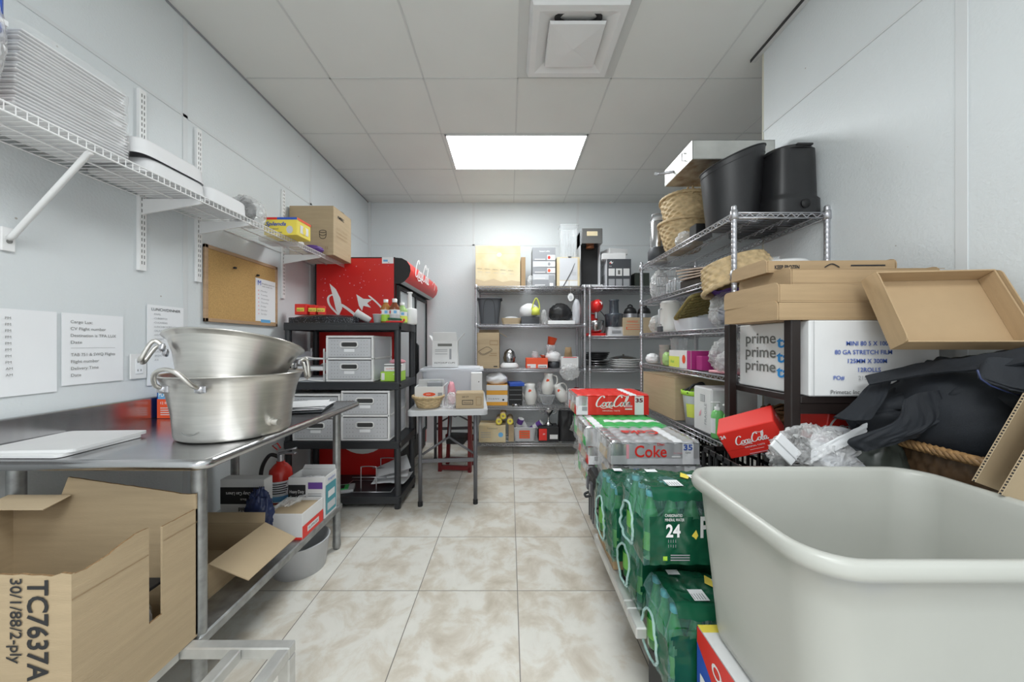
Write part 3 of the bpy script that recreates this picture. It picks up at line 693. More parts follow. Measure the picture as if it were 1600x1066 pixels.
mb = MB(); mb.ribbon(Matrix.Rotation(R(-95), 4, 'Z') @ Matrix.Translation((.2025, 0, .045)) @ Matrix.Rotation(pi/2, 4, 'Z') @ Matrix.Rotation(pi/2, 4, 'X'), [(-.03, .0), (-.02, -.008), (0, -.012), (.02, -.008), (.03, 0)], .0025, .0025, 'steeld'); mb.build('stamp_mark', p1)
p2 = pot('upper aluminium stock pot nested and tilted inside the lower one', (-1.151, 1.452, TZ+.140), .165, .238, .235, R(-15))
loop_handle(p2, R(218), 0, .175, .222, .055, drop=-.11)
loop_handle(p2, R(38), 0, .175, .222, .055, drop=-.11)
def blueor(mb):
    w, d, h = mb.d
    mb.rect('f', -w/2, w/2, 0, h*.60, 'orange'); mb.rect('l', -d/2, d/2, 0, h, 'blue'); mb.text('f', 'PLASTIC WRAP', -w*.45, h*.68, .03, 'whitei', wid=w*.8, bold=.02)
    mb.text('f', '12 IN X 2000 FT', -w*.4, h*.44, .018, 'whitei', wid=w*.7); mb.shape('f', [(w*.05+.016*cos(a*.5), h*.43+.016*sin(a*.5)) for a in range(13)], 'ink')
    for i in range(4): mb.rect('f', -w*.4, w*.1, h*(.1+.07*i), h*(.125+.07*i), 'wcard')
    mb.shape('f', [(w*.3+.03*cos(a*.5), h*.2+.03*sin(a*.5)) for a in range(13)], 'red'); mb.rect('f', -w*.35, w*.1, h*.88, h*.95, 'red')
box_thing('wrap_box', 'blue and orange film wrap box behind the stock pots', 'box', (-1.655, 1.81, TZ), .18, .10, .158, 'lblue', blueor)
cbd = thing('clipboard', 'dark clipboard holding loose white papers at the far end of steel table', 'clipboard', (-1.15, 2.02, TZ+.001), .25)
mb = MB(); mb.box(-.11, .11, -.15, .15, 0, .006, 'dgrey', .002); mb.build('board', cbd)
for i, (dx, dy, a) in enumerate(((0, 0, .03), (.01, .02, -.08), (-.01, .03, .12))):
    mb = MB(); sheet(mb, [[(-.10+.07*k, -.13+.08*j, .002*((k*j) % 3)) for k in range(4)] for j in range(4)], 8, 8, 'paper', amp=.002, seed=i); o = mb.build('paper_sheet', cbd, (dx, dy, .011+.006*i), a)

# ------------------------------------------------------------ items under the table
ZU = .2755
def tc(mb):
    w, d, h = mb.d
    mb.text('f', 'TC7637A', w/2-.103, h-.012, .070, 'ink', wid=.244, rot=-pi/2, bold=.02); mb.text('f', '30/1/88/2-ply', w/2-.145, h-.008, .040, 'ink', wid=.205, rot=-pi/2, bold=.01)
tb = thing('large_open_carton', 'large open brown carton printed TC7637A below the steel table', 'box', (-1.365, 1.028, .283))
W_, D_, H_ = .62, .345, .43
mb = MB((W_, D_, H_)); t = .006
def torn(u0, u1, z0, hz, n=26, seed=0, fix='y', pos=0, th=.006, a=.004):
    vs = []; 
    for i in range(n+1):
        u = u0+(u1-u0)*i/n; zt = hz(i/n)+a*noise.noise(V((u*60, seed, 0)))
        for (o_, z) in ((0, z0), (th, z0), (th, zt), (0, zt)):
            vs.append((u, pos+o_, z) if fix == 'y' else (pos+o_, u, z))
    fs = []
    for i in range(n):
        for k in range(4): fs.append((4*i+k, 4*i+(k+1) % 4, 4*i+4+(k+1) % 4, 4*i+4+k))
    fs += [(0, 1, 2, 3), (4*n+3, 4*n+2, 4*n+1, 4*n)]
    ms = ['cardedge' if (i % 4) == 2 and i < 4*n else 'card' for i in range(len(fs))]
    mb.add(vs, fs, ms)
mb.box(-W_/2, W_/2, -D_/2, D_/2, 0, t, 'card', 0)
torn(-W_/2, W_/2, t, lambda s_: H_-.004+.012*(1-s_)+(0.008 if s_ > .95 else 0), fix='y', pos=-D_/2, a=.006)      # near face
torn(-W_/2, W_/2, t, lambda s_: H_+(.045+.0 if s_ < .28 else .045+.065*(1-(s_-.28)/.72)) if s_ < .9 else H_+.05, fix='y', pos=D_/2-t, seed=4, a=.002)
torn(-D_/2+t, D_/2-t, t, lambda s_: H_+.03, fix='x', pos=-W_/2, seed=7)
# right face with a torn vertical gap
torn(-D_/2+t, .012, t, lambda s_: H_-.002+.018*s_-.006*sin(s_*6), fix='x', pos=W_/2-t, seed=2, n=14)
torn(.012, .052, t, lambda s_: .165, fix='x', pos=W_/2-t, seed=9, n=4)
torn(.052, D_/2, t, lambda s_: H_+.0, fix='x', pos=W_/2-t, seed=3, n=14, a=.002)
mb.rect('r', -D_/2, .01, H_-.062, H_-.060, 'cardd'); mb.rect('r', .055, D_/2, H_-.045, H_-.043, 'cardd'); tc(mb)
mb.build('carton_body', tb)
mb = MB(); X = Matrix.Translation((-.20, D_/2-.012, H_+.048)) @ Matrix.Rotation(R(12), 4, 'X'); mb.box(-.11, .10, -.075, 0, 0, .004, 'cardl', .001, X=X); mb.build('flap', tb)
mb = MB(); blob(mb, (0, 0, .10), (.13, .10, .13), 'bagfilm', 8, amp=.3); blob(mb, (0, 0, .10), (.10, .08, .10), 'foam', 9, amp=.2); mb.box(-.10, .12, -.07, .09, .215, .225, 'ink', .002)
tag(mb.build('wrapped_package', None, (-1.22, 1.05, .295)), 'white film-wrapped package with black top inside the torn TC7637A carton', 'package')
# aluminium dunnage racks
def dunnage(label, x0, x1, y0, y1, zt, bars, over=False):
    r = thing('aluminium_dunnage_rack', label, 'rack', ((x0+x1)/2, (y0+y1)/2, 0)); a = (x1-x0)/2; b = (y1-y0)/2; s_ = .038
    mb = MB()
    mb.box(-a, a, b-s_, b, zt-s_, zt, 'alu', .004); mb.box(-a, a, -b, -b+s_, zt-s_, zt, 'alu', .004)
    for x in [-a, a-s_]+[q-s_/2 for q in bars]: mb.box(x, x+s_, -b+s_, b-s_, zt-s_, zt, 'alu', .004)
    if over: mb.box(-a, -a+s_, -b-.09, -b, zt-s_, zt, 'alu', .004)
    mb.build('frame', r)
    for x in (-a, a-s_):
        for y in (-b, b-s_):
            if over and y < 0 and x < 0: x += .16
            mb = MB(); mb.box(x, x+s_, y, y+s_, 0, zt-s_, 'alu', .004); mb.build('leg', r)
    return r
dunnage('aluminium tube rack on the floor carrying the TC7637A carton', -1.66, -.715, .45, 1.190, .28, [-.28, .10, .30])
dunnage('aluminium tube rack on the floor at the right, loaded with green water packs', .418, .83, 1.262, 1.76, .33, [0.0], True)
# open carton with hanging flap
oc = open_carton('open_brown_carton', 'open brown carton on the undershelf with one wide flap hanging out', 'box', (-1.365, 1.54, ZU), .39, .33, .135, 'card', {'r': (-24, .165), 'b': (70, .045), 'l': (60, .12), 'f': (55, .10)}, inner='cardl')
def liners(mb):
    w, d, h = mb.d
    mb.rect('f', -w/2+.003, w/2-.003, h*.30, h*.78, 'ink'); mb.text('f', 'Heavy Duty Can Liners', w*.42, h*.64, .024, 'whitei', wid=w*.78, rot=pi, bold=.01); mb.text('f', 'Black', w*.10, h*.46, .016, 'whitei', rot=pi); mb.text('f', 'Shield', w*.22, h*.20, .03, 'ink', rot=pi, bold=.02)
box_thing('can_liner_box', 'beige can liner box with black upside-down label under the steel table', 'box', (-1.405, 1.90, ZU+.095), .235, .065, .185, 'wcard', liners)
box_thing('flat_brown_carton', 'flat brown carton holding up the can liner box', 'box', (-1.405, 1.88, ZU), .24, .22, .093, 'card')
mb = MB()
bag_thing('dark_blue_plastic_bag', 'crumpled dark blue bin liners spilling beside the can liner box', 'bag', (-1.265, 1.798, ZU), (.07, .038, .145), M['dblue'], 21, amp=.6, fr=4, n=44)
fb = open_carton('flat_box_carton', 'low white and red carton filled with folded brown boxes on the undershelf', 'box', (-1.150, 1.90, ZU), .20, .20, .13, 'wcard', {}, rz=0, inner='card',
    deco=lambda mb: (mb.rect('r', -.10, .10, 0, .065, 'red'), mb.rect('r', -.055, .055, .018, .046, 'wcard'), mb.text('r', 'SUPPLIES', -.045, .026, .016, 'ink', wid=.09), mb.rect('f', -.10, .10, .0, .012, 'red')))
for i in range(4):
    mb = MB(); mb.box(-.088, .085, -.09, .09, 0, .026, 'cardl', .003); tag(mb.build('folded_brown_box', None, (-1.150, 1.90, ZU+.008+i*.028), .03*(i % 2)), ('lowest', 'second lowest', 'second highest', 'topmost')[i]+' folded brown box inside the white and red carton', 'box', 'folded boxes in the white and red carton')
mb = MB(); sheet(mb, [[(-.06+.04*k, -.06+.04*j, .01*((k+j) % 2)+.02*k*.5) for k in range(4)] for j in range(4)], 14, 14, 'bagfilm', amp=.01, seed=5); tag(mb.build('film_wrapper', None, (-1.165, 1.90, ZU+.122)), 'loose clear wrapper on top of the folded brown boxes', 'wrapper')
def trash(mb):
    w, d, h = mb.d
    mb.rect('f', -w/2, -w*.02, h*.25, h*.82, 'ink'); mb.text('f', 'Heavy Duty', -w*.46, h*.62, .026, 'whitei', wid=w*.4); mb.text('f', 'Can Liners', -w*.46, h*.48, .026, 'whitei', wid=w*.4)
    mb.rect('f', w*.05, w*.45, h*.72, h*.88, 'purple')
    for i in range(3): mb.rect('f', w*.05, w*.42, h*(.5+.05*i), h*(.515+.05*i), 'lettgrey')
    mb.rect('r', -d*.42, d*.42, h*.06, h*.78, 'teal'); mb.rect('r', -d*.3, d*.35, h*.14, h*.32, 'lgrey'); mb.rect('r', -d*.25, d*.3, h*.44, h*.6, 'wcard'); mb.text('r', 'Inteplast', -d*.25, h*.86, .024, 'bluei', wid=d*.6); mb.rect('f', w*.3, w*.48, h*.02, h*.18, 'purple')
open_carton('white_liner_carton', 'open white carton with teal side panel at the far end of the undershelf', 'box', (-1.152, 2.085, ZU), .205, .14, .235, 'wcard', {'b': (70, .025)}, deco=trash, inner='card')
mb = MB(); blob(mb, (0, 0, .02), (.088, .055, .030), 'foam', 6, amp=.8); tag(mb.build('roll_of_liners', None, (-1.152, 2.085, ZU+.165)), 'pale crumpled liners inside the white and teal carton', 'bag')
fe = thing('fire_extinguisher', 'small red fire extinguisher with black hose under the steel table', 'fire extinguisher', (-1.365, 2.12, ZU))
mb = MB(); mb.lathe([(.001, 0), (.055, 0), (.062, .01), (.063, .20), (.058, .245), (.035, .275), (.022, .285), (.022, .295), (.001, .295)], 'ext', n=28); mb.build('cylinder', fe)
mb = MB(); mb.lathe([(.0638, .07), (.0638, .19)], 'paper', n=20, a0=-2.6, a1=.3); mb.lathe([(.0642, .075), (.0642, .105)], 'lblue', n=20, a0=-2.5, a1=.2)
for i in range(5): mb.lathe([(.0643, .12+.013*i), (.0643, .126+.013*i)], 'ink', n=12, a0=-2.3, a1=-.6+.1*(i % 3))
mb.build('label_sleeve', fe)
mb = MB(); mb.cyl((0, 0, .29), (0, 0, .335), .018, 'chrome', 12); mb.box(-.012, .09, -.01, .01, .335, .347, 'chrome', .003); mb.tube([(-.01, 0, .345), (.10, -.01, .375)], .006, 'chrome', 6); mb.tube([(-.02, 0, .36), (-.05, 0, .385), (-.02, 0, .40), (0, 0, .37)], .004, 'redp', 6); mb.build('valve_lever', fe)
mb = MB(); mb.tube(catmull([V((-.015, 0, .32)), V((-.06, -.01, .33)), V((-.10, -.02, .25)), V((-.095, -.03, .12)), V((-.075, -.02, .03))], 6), .011, 'black', 8); mb.build('hose', fe)
mb = MB(); mb.lathe([(.001, .0), (.13, 0), (.15, .16), (.155, .165), (.145, .165), (.125, .01), (.001, .008)], 'lgrey', n=36); tag(mb.build('grey_bucket', None, (-1.19, 2.02, 0)), 'grey round bucket on the floor beneath the undershelf', 'bucket')

# ------------------------------------------------------------ black resin shelf unit and its load
BX0, BX1, BY0, BY1 = -1.735, -.832, 2.71, 3.165; BZ = [1.43, .975, .522, .10]
bs = thing('black_plastic_shelf', 'black plastic four-tier shelf unit between steel table and drink cooler', 'shelving unit', ((BX0+BX1)/2, (BY0+BY1)/2, 0)); a = (BX1-BX0)/2; b = (BY1-BY0)/2
s0 = None
for z in BZ:
    if s0 is None:
        mb = MB(); mb.prism(rr(-a, a, -b, b, .03), .012, 'shelfblk', z0=-.012)
        for q in ((-a, a, -b, -b+.012), (-a, a, b-.012, b), (-a, -a+.012, -b+.02, b-.02), (a-.012, a, -b+.02, b-.02)): mb.box(q[0]+.01, q[1]-.01 if q[1] < a+1 and q[0] == -a and q[1] == a else q[1], q[2], q[3], -.058, -.010, 'shelfblk', .004)
        s0 = mb.build('shelf_panel', bs, (0, 0, z))
    else: o = s0.copy(); COL.objects.link(o); o.parent = bs; o.location = (0, 0, z)
for x in (-a+.03, a-.03):
    for y in (-b+.03, b-.03):
        mb = MB()
        for z0, z1 in ((.045, BZ[2]-.05), (BZ[2], BZ[1]-.05), (BZ[1], BZ[0]-.05)): mb.cyl((x, y, z0), (x, y, z1+.0), .024, 'shelfblk', 16)
        mb.lathe([(.001, 0), (.024, 0), (.026, .02), (.026, .05)], 'shelfblk', (x, y, 0), 16); mb.build('leg', bs)
def drawer_unit(label, cx, y0, z, w, d, h, group=None):
    r = thing('plastic_drawer_unit', label, 'drawers', (cx, y0+d/2, z+.001), group=group); t = .017
    mb = MB()
    for z_ in (0, h/2-t/2, h-t): mb.box(-w/2, w/2, -d/2, d/2, z_, z_+t, 'white', .004)
    for x in (-w/2, w/2-t):
        for y in (-d/2, d/2-t*1.6): mb.box(x, x+t, y, y+t*1.6, t, h-t, 'white', .003)
    mb.box(-w/2+t, w/2-t, d/2-.004, d/2, t, h-t, 'white', .001)
    for x in (-w/2+.003, w/2-.006):
        for k in (0, 1): mb.box(x, x+.003, -d/2+.02, d/2-.02, t+k*(h/2-t/2), h/2-t/2+k*(h/2-t/2), 'milky', 0)
    mb.build('cabinet_frame', r)
    for k in (0, 1):
        z0 = t+.004+k*(h/2-t/2); z1 = z0+h/2-1.5*t-.01; zc = (z0+z1)/2
        mb = MB(); mb.box(-w/2+t+.002, w/2-t-.002, -d/2-.004, -d/2+.004, z0, z1, 'drawer', .002); mb.box(-w/2+t+.006, w/2-t-.006, -d/2+.006, d/2-.02, z0, z0+.004, 'drawer', 0)
        nx = 13
        for i in range(nx):
            for j in range(5):
                x = -w/2+t+.03+(w-2*t-.06)*i/(nx-1); zz = z0+.018+(z1-z0-.036)*j/4
                if abs(x) < w*.22 and zz > z0+.03: continue
                mb.box(x-.0022, x+.0022, -d/2-.0048, -d/2-.0042, zz-.0022, zz+.0022, 'gink', 0)
        o = mb.build('drawer', r)
        hb = MB(); hp = rr(-w*.18, w*.18, zc+.004, zc+.046, .016, 4); hb.tube([(x, -d/2-.010, z_) for x, z_ in hp], .0055, 'white', 8, True); hb.prism([(x*.93, z_) for x, z_ in rr(-w*.17, w*.17, zc+.010, zc+.040, .012, 4)], .001, 'darkseam', X=Matrix.Translation((0, -d/2-.0052, 0)) @ Matrix.Rotation(pi/2, 4, 'X')); hb.build('drawer_handle', o)
        lb = MB(); lb.box(-w*.11, w*.11, -d/2-.007, -d/2-.004, zc-.032, zc-.008, 'paper', .001); lb.build('label_tab', o)
    return r
drawer_unit('white two-drawer plastic unit on the upper tier of the black shelf', -1.225, 2.722, BZ[1], .365, .43, .355)
drawer_unit('right white two-drawer unit on the lower tier of the black shelf', -1.105, 2.722, BZ[2], .375, .43, .385)
drawer_unit('left white two-drawer unit on the lower tier, behind the steel table', -1.482, 2.722, BZ[2], .365, .43, .36)
lt = thing('letter_tray_stack', 'white three-tier letter tray on the black shelf behind the pots', 'letter tray', (-1.545, 2.86, BZ[1]+.001))
for k in range(3):
    mb = MB(); z = .085*k; mb.box(-.125, .125, -.14, .14, z, z+.005, 'milky', .001)
    for x in (-.125, .120): mb.box(x, x+.005, -.14, .14, z, z+.06, 'milky', .001)
    mb.tube([(-.12, -.142, z+.008), (-.05, -.147, z+.012), (.0, -.147, z+.022), (.05, -.147, z+.012), (.12, -.142, z+.008)], .006, 'white', 6)
    for x in (-.122, .122): mb.box(x-.004, x+.004, -.14, -.125, z, z+.085, 'white', .001); mb.box(x-.004, x+.004, .125, .14, z, z+.085, 'white', .001)
    if k < 2: mb.box(-.10, .10, -.11, .11, z+.006, z+.03, 'paper' if k else 'lgrey', .003)
    mb.build('tray', lt)
def labels2(mb): w, d, h = mb.d; mb.rect('f', -w/2, w/2, 0, h*.3, 'lime'); mb.text('f', 'FOODSERVICE FILM', -w*.4, h*.55, .014, 'gink', wid=w*.8)
box_thing('lime_green_box', 'lime green glove box on the black shelf beside the drawer unit', 'box', (-.925, 2.83, BZ[1]+.001), .155, .14, .075, 'lime', lambda mb: (mb.rect('f', -.07, -.045, .01, .065, 'wcard'), mb.text('f', 'VINYL', .02, .05, .014, 'whitei')))
box_thing('white_glove_box', 'white flat box on top of the lime green box', 'box', (-.915, 2.84, BZ[1]+.077), .135, .13, .058, 'wcard', lambda mb: (mb.rect('f', -.066, .066, .04, .05, 'gink'), mb.text('f', 'GLOVES M', -.05, .016, .014, 'red')), rz=.05)
bag_thing('red_white_wrapper', 'small red and white crumpled wrapper on the white flat box', 'wrapper', (-.90, 2.86, BZ[1]+.136), (.06, .05, .02), M['pink'], 14, amp=.6)
# top tier
ZT = BZ[0]+.001
mb = MB(); mb.prism(rr(-.27, .27, -.15, .15, .06), .04, 'speck'); blob(mb, (0, 0, .036), (.285, .165, .036), 'speck', 2, amp=.15); tag(mb.build('speckled_black_tray', None, (-1.455, 2.88, ZT)), 'speckled black roasting tray on top of the black shelf', 'tray')
for i, (x, lb) in enumerate(((-1.665, 'leftmost small red box on the speckled black tray'), (-1.585, 'middle small red box on the speckled black tray'), (-1.530, 'right small red box on the speckled black tray, slightly turned'))):
    box_thing('small_red_box', lb, 'box', (x, 2.86+.02*i, ZT+.070), .095 if i == 0 else .045, .06, .085-.005*i, 'red', lambda mb: (mb.rect('f', -.03, .03, .025, .055, 'yellow'), mb.text('f', 'BELVITA'[:4], -.025, .03, .018, 'ink', wid=.045)), rz=.1*i)
def cup(label, p0, dirv, l=.10, r0=.026, r1=.036):
    mb = MB(); d = V(dirv).normalized(); q = d.to_track_quat('Z', 'Y').to_matrix().to_4x4()
    mb.lathe([(.001, 0), (r0, 0), (r1, l), (r1+.003, l), (r1+.003, l-.004), (r1-.002, l-.002), (r0-.002, .004), (.001, .004)], 'white', n=20, X=q); return tag(mb.build('white_paper_cup', None, p0), label, 'cup')
cup('white paper cup lying tilted over the speckled tray edge', (-1.115, 2.84, ZT+.024), (-.10, -.02, .055), .12, .024, .034)
cup('white paper cup standing on the black shelf beside juice bottles', (-1.04, 2.80, ZT), (0, 0, 1), .07, .026, .034)
def juice(label, x, y, c1, c2, h=.165):
    r = thing('juice_bottle', label, 'bottle', (x, y, ZT)); r.scale = (1.2, 1.2, 1.15); mb = MB()
    mb.lathe([(.001, 0), (.030, 0), (.033, .006), (.033, h*.62), (.030, h*.68), (.014, h*.84), (.013, h*.88)], c1, n=20); mb.lathe([(.0336, h*.08), (.0336, h*.36)], c2, n=20); mb.lathe([(.0336, h*.36), (.0336, h*.56)], 'wcard', n=20)
    for q in range(5): mb.lathe([(.0342, h*.40), (.0342, h*.52)], 'red' if q % 2 else 'lblue', n=3, a0=q*1.2, a1=q*1.2+.55)
    mb.build('bottle_body', r); mb = MB(); mb.lathe([(.015, h*.87), (.016, h), (.001, h)], 'white', n=16); mb.build('cap', r)
M['amber'] = mat('amber_drink', (.38, .16, .04), .12); M['brownd'] = mat('brown_drink', (.20, .06, .025), .12); M['gdrink'] = mat('pale_green_drink', (.38, .58, .22), .2)
juice('amber drink bottle with green label on the black shelf', -1.095+.11, 2.83, 'amber', 'lime')
juice('brown drink bottle with pale blue label beside the amber one', -.955+.045, 2.82, 'brownd', 'lgrey')
juice('pale green bottle behind the brown drink bottle', -.875, 2.90, 'gdrink', 'lemon', .15)
juice('amber bottle at the back between two drink bottles', -.945, 2.92, 'amber', 'wcard', .18)
mb = MB(); mb.box(-.065, .065, -.018, .018, 0, .014, 'redp', .004); mb.box(-.055, .05, -.014, .014, .020, .036, 'dgreen', .006, X=Matrix.Rotation(.06, 4, 'Y')); mb.cyl((.065, 0, .02), (.075, 0, .02), .010, 'redp'); tag(mb.build('red_stapler', None, (-.885, 2.745, ZT)), 'red and dark green stapler on the black shelf front edge', 'stapler')
pb = thing('pump_dispenser', 'white plastic pump tub at the right end of the black shelf', 'dispenser', (-.862+.035, 2.98, ZT)); mb = MB(); mb.lathe([(.001, 0), (.056, 0), (.060, .01), (.060, .12), (.055, .13), (.03, .135), (.001, .135)], 'white', n=28); mb.build('tub', pb)
mb = MB(); mb.cyl((-.01, 0, .13), (-.01, 0, .26), .022, 'white', r1=.018); mb.cyl((-.01, 0, .26), (-.01, 0, .27), .027, 'white'); mb.build('pump', pb)
pb.scale = (.85, .85, 1.0)
# bottom tier: desk file racks, papers
wr = thing('wire_file_rack', 'chrome wire file rack with loops on the lowest tier of the black shelf', 'rack', (-1.13, 2.90, BZ[3]+.004))
mb = MB()
mb.tube([(-.20, -.12, .003), (.20, -.12, .003)], .004, 'chrome', 6); mb.tube([(-.20, .12, .003), (.20, .12, .003)], .004, 'chrome', 6)
for x in (-.20, .20): mb.tube([(x, -.12, .003), (x, .12, .003)], .004, 'chrome', 6)
for y, dx in ((-.10, .02), (.11, .10)):
    mb.tube(catmull([V((-.06+dx, y, .0)), V((-.06+dx, y, .17)), V((-.05+dx, y, .195)), V((.05+dx, y, .195)), V((.06+dx, y, .17)), V((.06+dx, y, 0))], 4), .004, 'chrome', 6)
    mb.tube([(-.13+dx, y+.004, .11), (.14+dx, y+.004, .11)], .004, 'chrome', 6)
mb.build('wire_frame', wr)
for i in range(3):
    mb = MB(); sheet(mb, [[(-.13+.085*k, -.15+.1*j, .012*sin(k+j+i)+.02*k*(i/2)) for k in range(4)] for j in range(4)], 10, 10, 'paper', amp=.004, seed=i)
    tag(mb.build('loose_paper', None, (-.97, 2.97, BZ[3]+.05+.03*i), .2*i), ('bottom', 'middle', 'top')[i]+' loose white paper in the pile on the lowest tier of the black shelf', 'paper', 'loose papers on the lowest black tier')
mb = MB(); mb.box(-.10, .10, -.07, .07, 0, .025, 'lgrey', .004); mb.box(-.07, .06, -.05, .04, .025, .032, 'green', .002); mb.box(-.03, .03, -.045, .02, .032, .036, 'ink', .001)
tag(mb.build('green_label_box', None, (-1.34, 2.82, BZ[3]+.001), .3), 'flat grey package with green label on the lowest tier of black shelf', 'package')

# ------------------------------------------------------------ drinks cooler
FX0, FX1, FY0, FY1, FZ = -1.75, -1.03, 3.20, 4.40, 2.045
fr = thing('drinks_cooler', 'tall red drinks cooler with glass doors against the left wall', 'refrigerator', ((FX0+FX1)/2, (FY0+FY1)/2, 0)); a = (FX1-FX0)/2; b = (FY1-FY0)/2
mb = MB(); mb.box(-a, a, -b, -b+.04, .06, FZ, 'redp', .002); mb.box(-a, a, b-.04, b, .06, FZ, 'redp', .002); mb.box(-a, -a+.04, -b+.04, b-.04, .06, FZ, 'blackm', 0)
mb.box(-a, a, -b+.04, b-.04, FZ-.26, FZ, 'blackm', 0); mb.box(-a, a, -b+.04, b-.04, .06, .22, 'blackm', 0); mb.box(-a+.04, -a+.045, -b+.04, b-.04, .22, FZ-.26, 'lgrey', 0)
mb.box(-a-.001, -a+.012, -b-.002, -b+.01, .06, FZ, 'blackm', .001); mb.box(-a, a, -b-.002, -b+.01, FZ-.006, FZ+.004, 'blackm', .001); mb.box(a-.010, a+.001, -b-.002, -b+.01, .06, FZ, 'blackm', .001)
mb.d = (2*a, 2*b, FZ)
def fpt(u, v): p = at(u, v, FY0); return (p.x-(FX0+FX1)/2, p.z)   # drawing on the side panel, in metres
def arc(pts, w0, w1, m):
    mb.lay += 1; X = mb.frame('f', .0025+.0003*mb.lay); mb.ribbon(X, [fpt(*p) for p in pts], w0, w1, m)
def leaf(pts): mb.lay += 1; mb.add([(p[0], p[1], 0) for p in [fpt(*q) for q in pts]], [tuple(range(len(pts)))], 'whitei', X=mb.frame('f', .0025+.0003*mb.lay))
leaf([(515, 443), (521, 466), (525, 484), (530, 493), (535, 482), (532, 466), (525, 452)]); arc([(526, 465), (519, 461), (513, 466), (516, 478), (530, 493)], .012, .020, 'whitei'); arc([(533, 476), (545, 484), (562, 498)], .022, .026, 'whitei')
leaf([(557, 460), (561, 478), (566, 486), (568, 478), (580, 481), (574, 474), (582, 468), (568, 467)]); arc([(576, 462), (590, 474), (606, 492)], .010, .018, 'whitei')
mb.lay += 1; q0, q1 = fpt(597, 402), fpt(615, 412); mb.rect('f', q0[0], q1[0], q1[1], q0[1], 'paper'); q2, q3 = fpt(599, 406), fpt(606, 409); mb.rect('f', q2[0], q3[0], q3[1], q2[1], 'lblue')
for i in range(46):
    u, v = 500+random.random()*112, 405+random.random()*70; c0 = fpt(u, v); rr_ = random.choice((.0025, .003, .005, .004)); mb.shape('f', [(c0[0]+rr_*cos(k*pi/4), c0[1]+rr_*sin(k*pi/4)) for k in range(8)], 'pink')
c0 = fpt(567, 686); mb.shape('f', [(c0[0]+.20*cos(k*pi/12), .42+.14*sin(k*pi/12)) for k in range(24)], 'whitei'); 
mb.lay += 1; script_logo(mb, 'f', -.32, .86, .62, 'whitei', rot=.5)
mb.build('cabinet', fr)
hd = [(.0, .0), (.06, -.005), (.105, -.03), (.135, -.075), (.140, -.12), (.125, -.17), (.085, -.215), (.05, -.235), (0, -.235)]
mb = MB(); n = len(hd); L0, L1 = -b, b
vs = [(a+x, L0, FZ+z) for x, z in hd]+[(a+x, L1, FZ+z) for x, z in hd]
mb.add(vs, [tuple(range(n))[::-1], tuple(range(n, 2*n))], 'blackm'); mb.add(vs, [(i, (i+1) % n, n+(i+1) % n, n+i) for i in range(n)], ['blackm']+['red']*5+['lgrey']+['blackm']*2, True)
X = Matrix.Translation((a+.1415, 0, FZ-.10)) @ Matrix.Rotation(pi/2, 4, 'Z') @ Matrix.Rotation(pi/2+.03, 4, 'X'); script_logo(mb, X, -.45, -.035, .58, 'whitei'); mb.ribbon(X, [(.3, .0), (.38, .05), (.44, .02), (.4, -.05)], .008, .02, 'whitei')
mb.build('header_sign', fr)
for k, (y0, y1, off) in enumerate(((-b+.01, .02, .035), (-.02, b-.01, .015))):
    mb = MB(); z0, z1 = .22, FZ-.245; x = a+off-.03; f_ = .04
    mb.box(x, x+.028, y0, y0+f_, z0, z1, 'blackm', .003); mb.box(x, x+.028, y1-f_, y1, z0, z1, 'blackm', .003); mb.box(x, x+.028, y0+f_, y1-f_, z0, z0+f_, 'blackm', .003); mb.box(x, x+.028, y0+f_, y1-f_, z1-f_, z1, 'blackm', .003)
    d = mb.build('door', fr); g = MB(); g.box(x+.012, x+.016, y0+f_, y1-f_, z0+f_, z1-f_, 'glass', 0); g.build('glass_pane', d)
    h_ = MB(); yy = y1-.02 if k == 0 else y0+.03; h_.tube([(x+.028, yy, .95), (x+.05, yy, .97), (x+.05, yy, 1.25), (x+.028, yy, 1.27)], .009, 'black', 8); h_.build('door_handle', d)
mb = MB()
for z in (.6, .95, 1.3, 1.6):
    for i in range(14): y = -b+.06+i*(2*b-.12)/13; mb.tube([(-a+.06, y, z), (a-.06, y, z)], .003, 'white_wire', 4)
    for x in (-a+.06, a-.06): mb.tube([(x, -b+.05, z), (x, b-.05, z)], .004, 'white_wire', 4)
mb.build('inner_shelf', fr)
mb = MB(); mb.box(-a+.02, a-.03, -b+.02, b-.02, 0, .06, 'blackm', .002); mb.box(a-.03, a-.005, -b+.02, b-.02, .02, .20, 'blackm', .002)
mb.build('base_grille', fr)
mb = MB(); mb.box(0, .001, -.09, .09, 0, .26, 'paper', 0); tag(mb.build('white_notice', None, (FX1+.007+.03-.03+.006, 3.42, 1.42)), 'white notice taped on the near glass door of the cooler', 'paper')

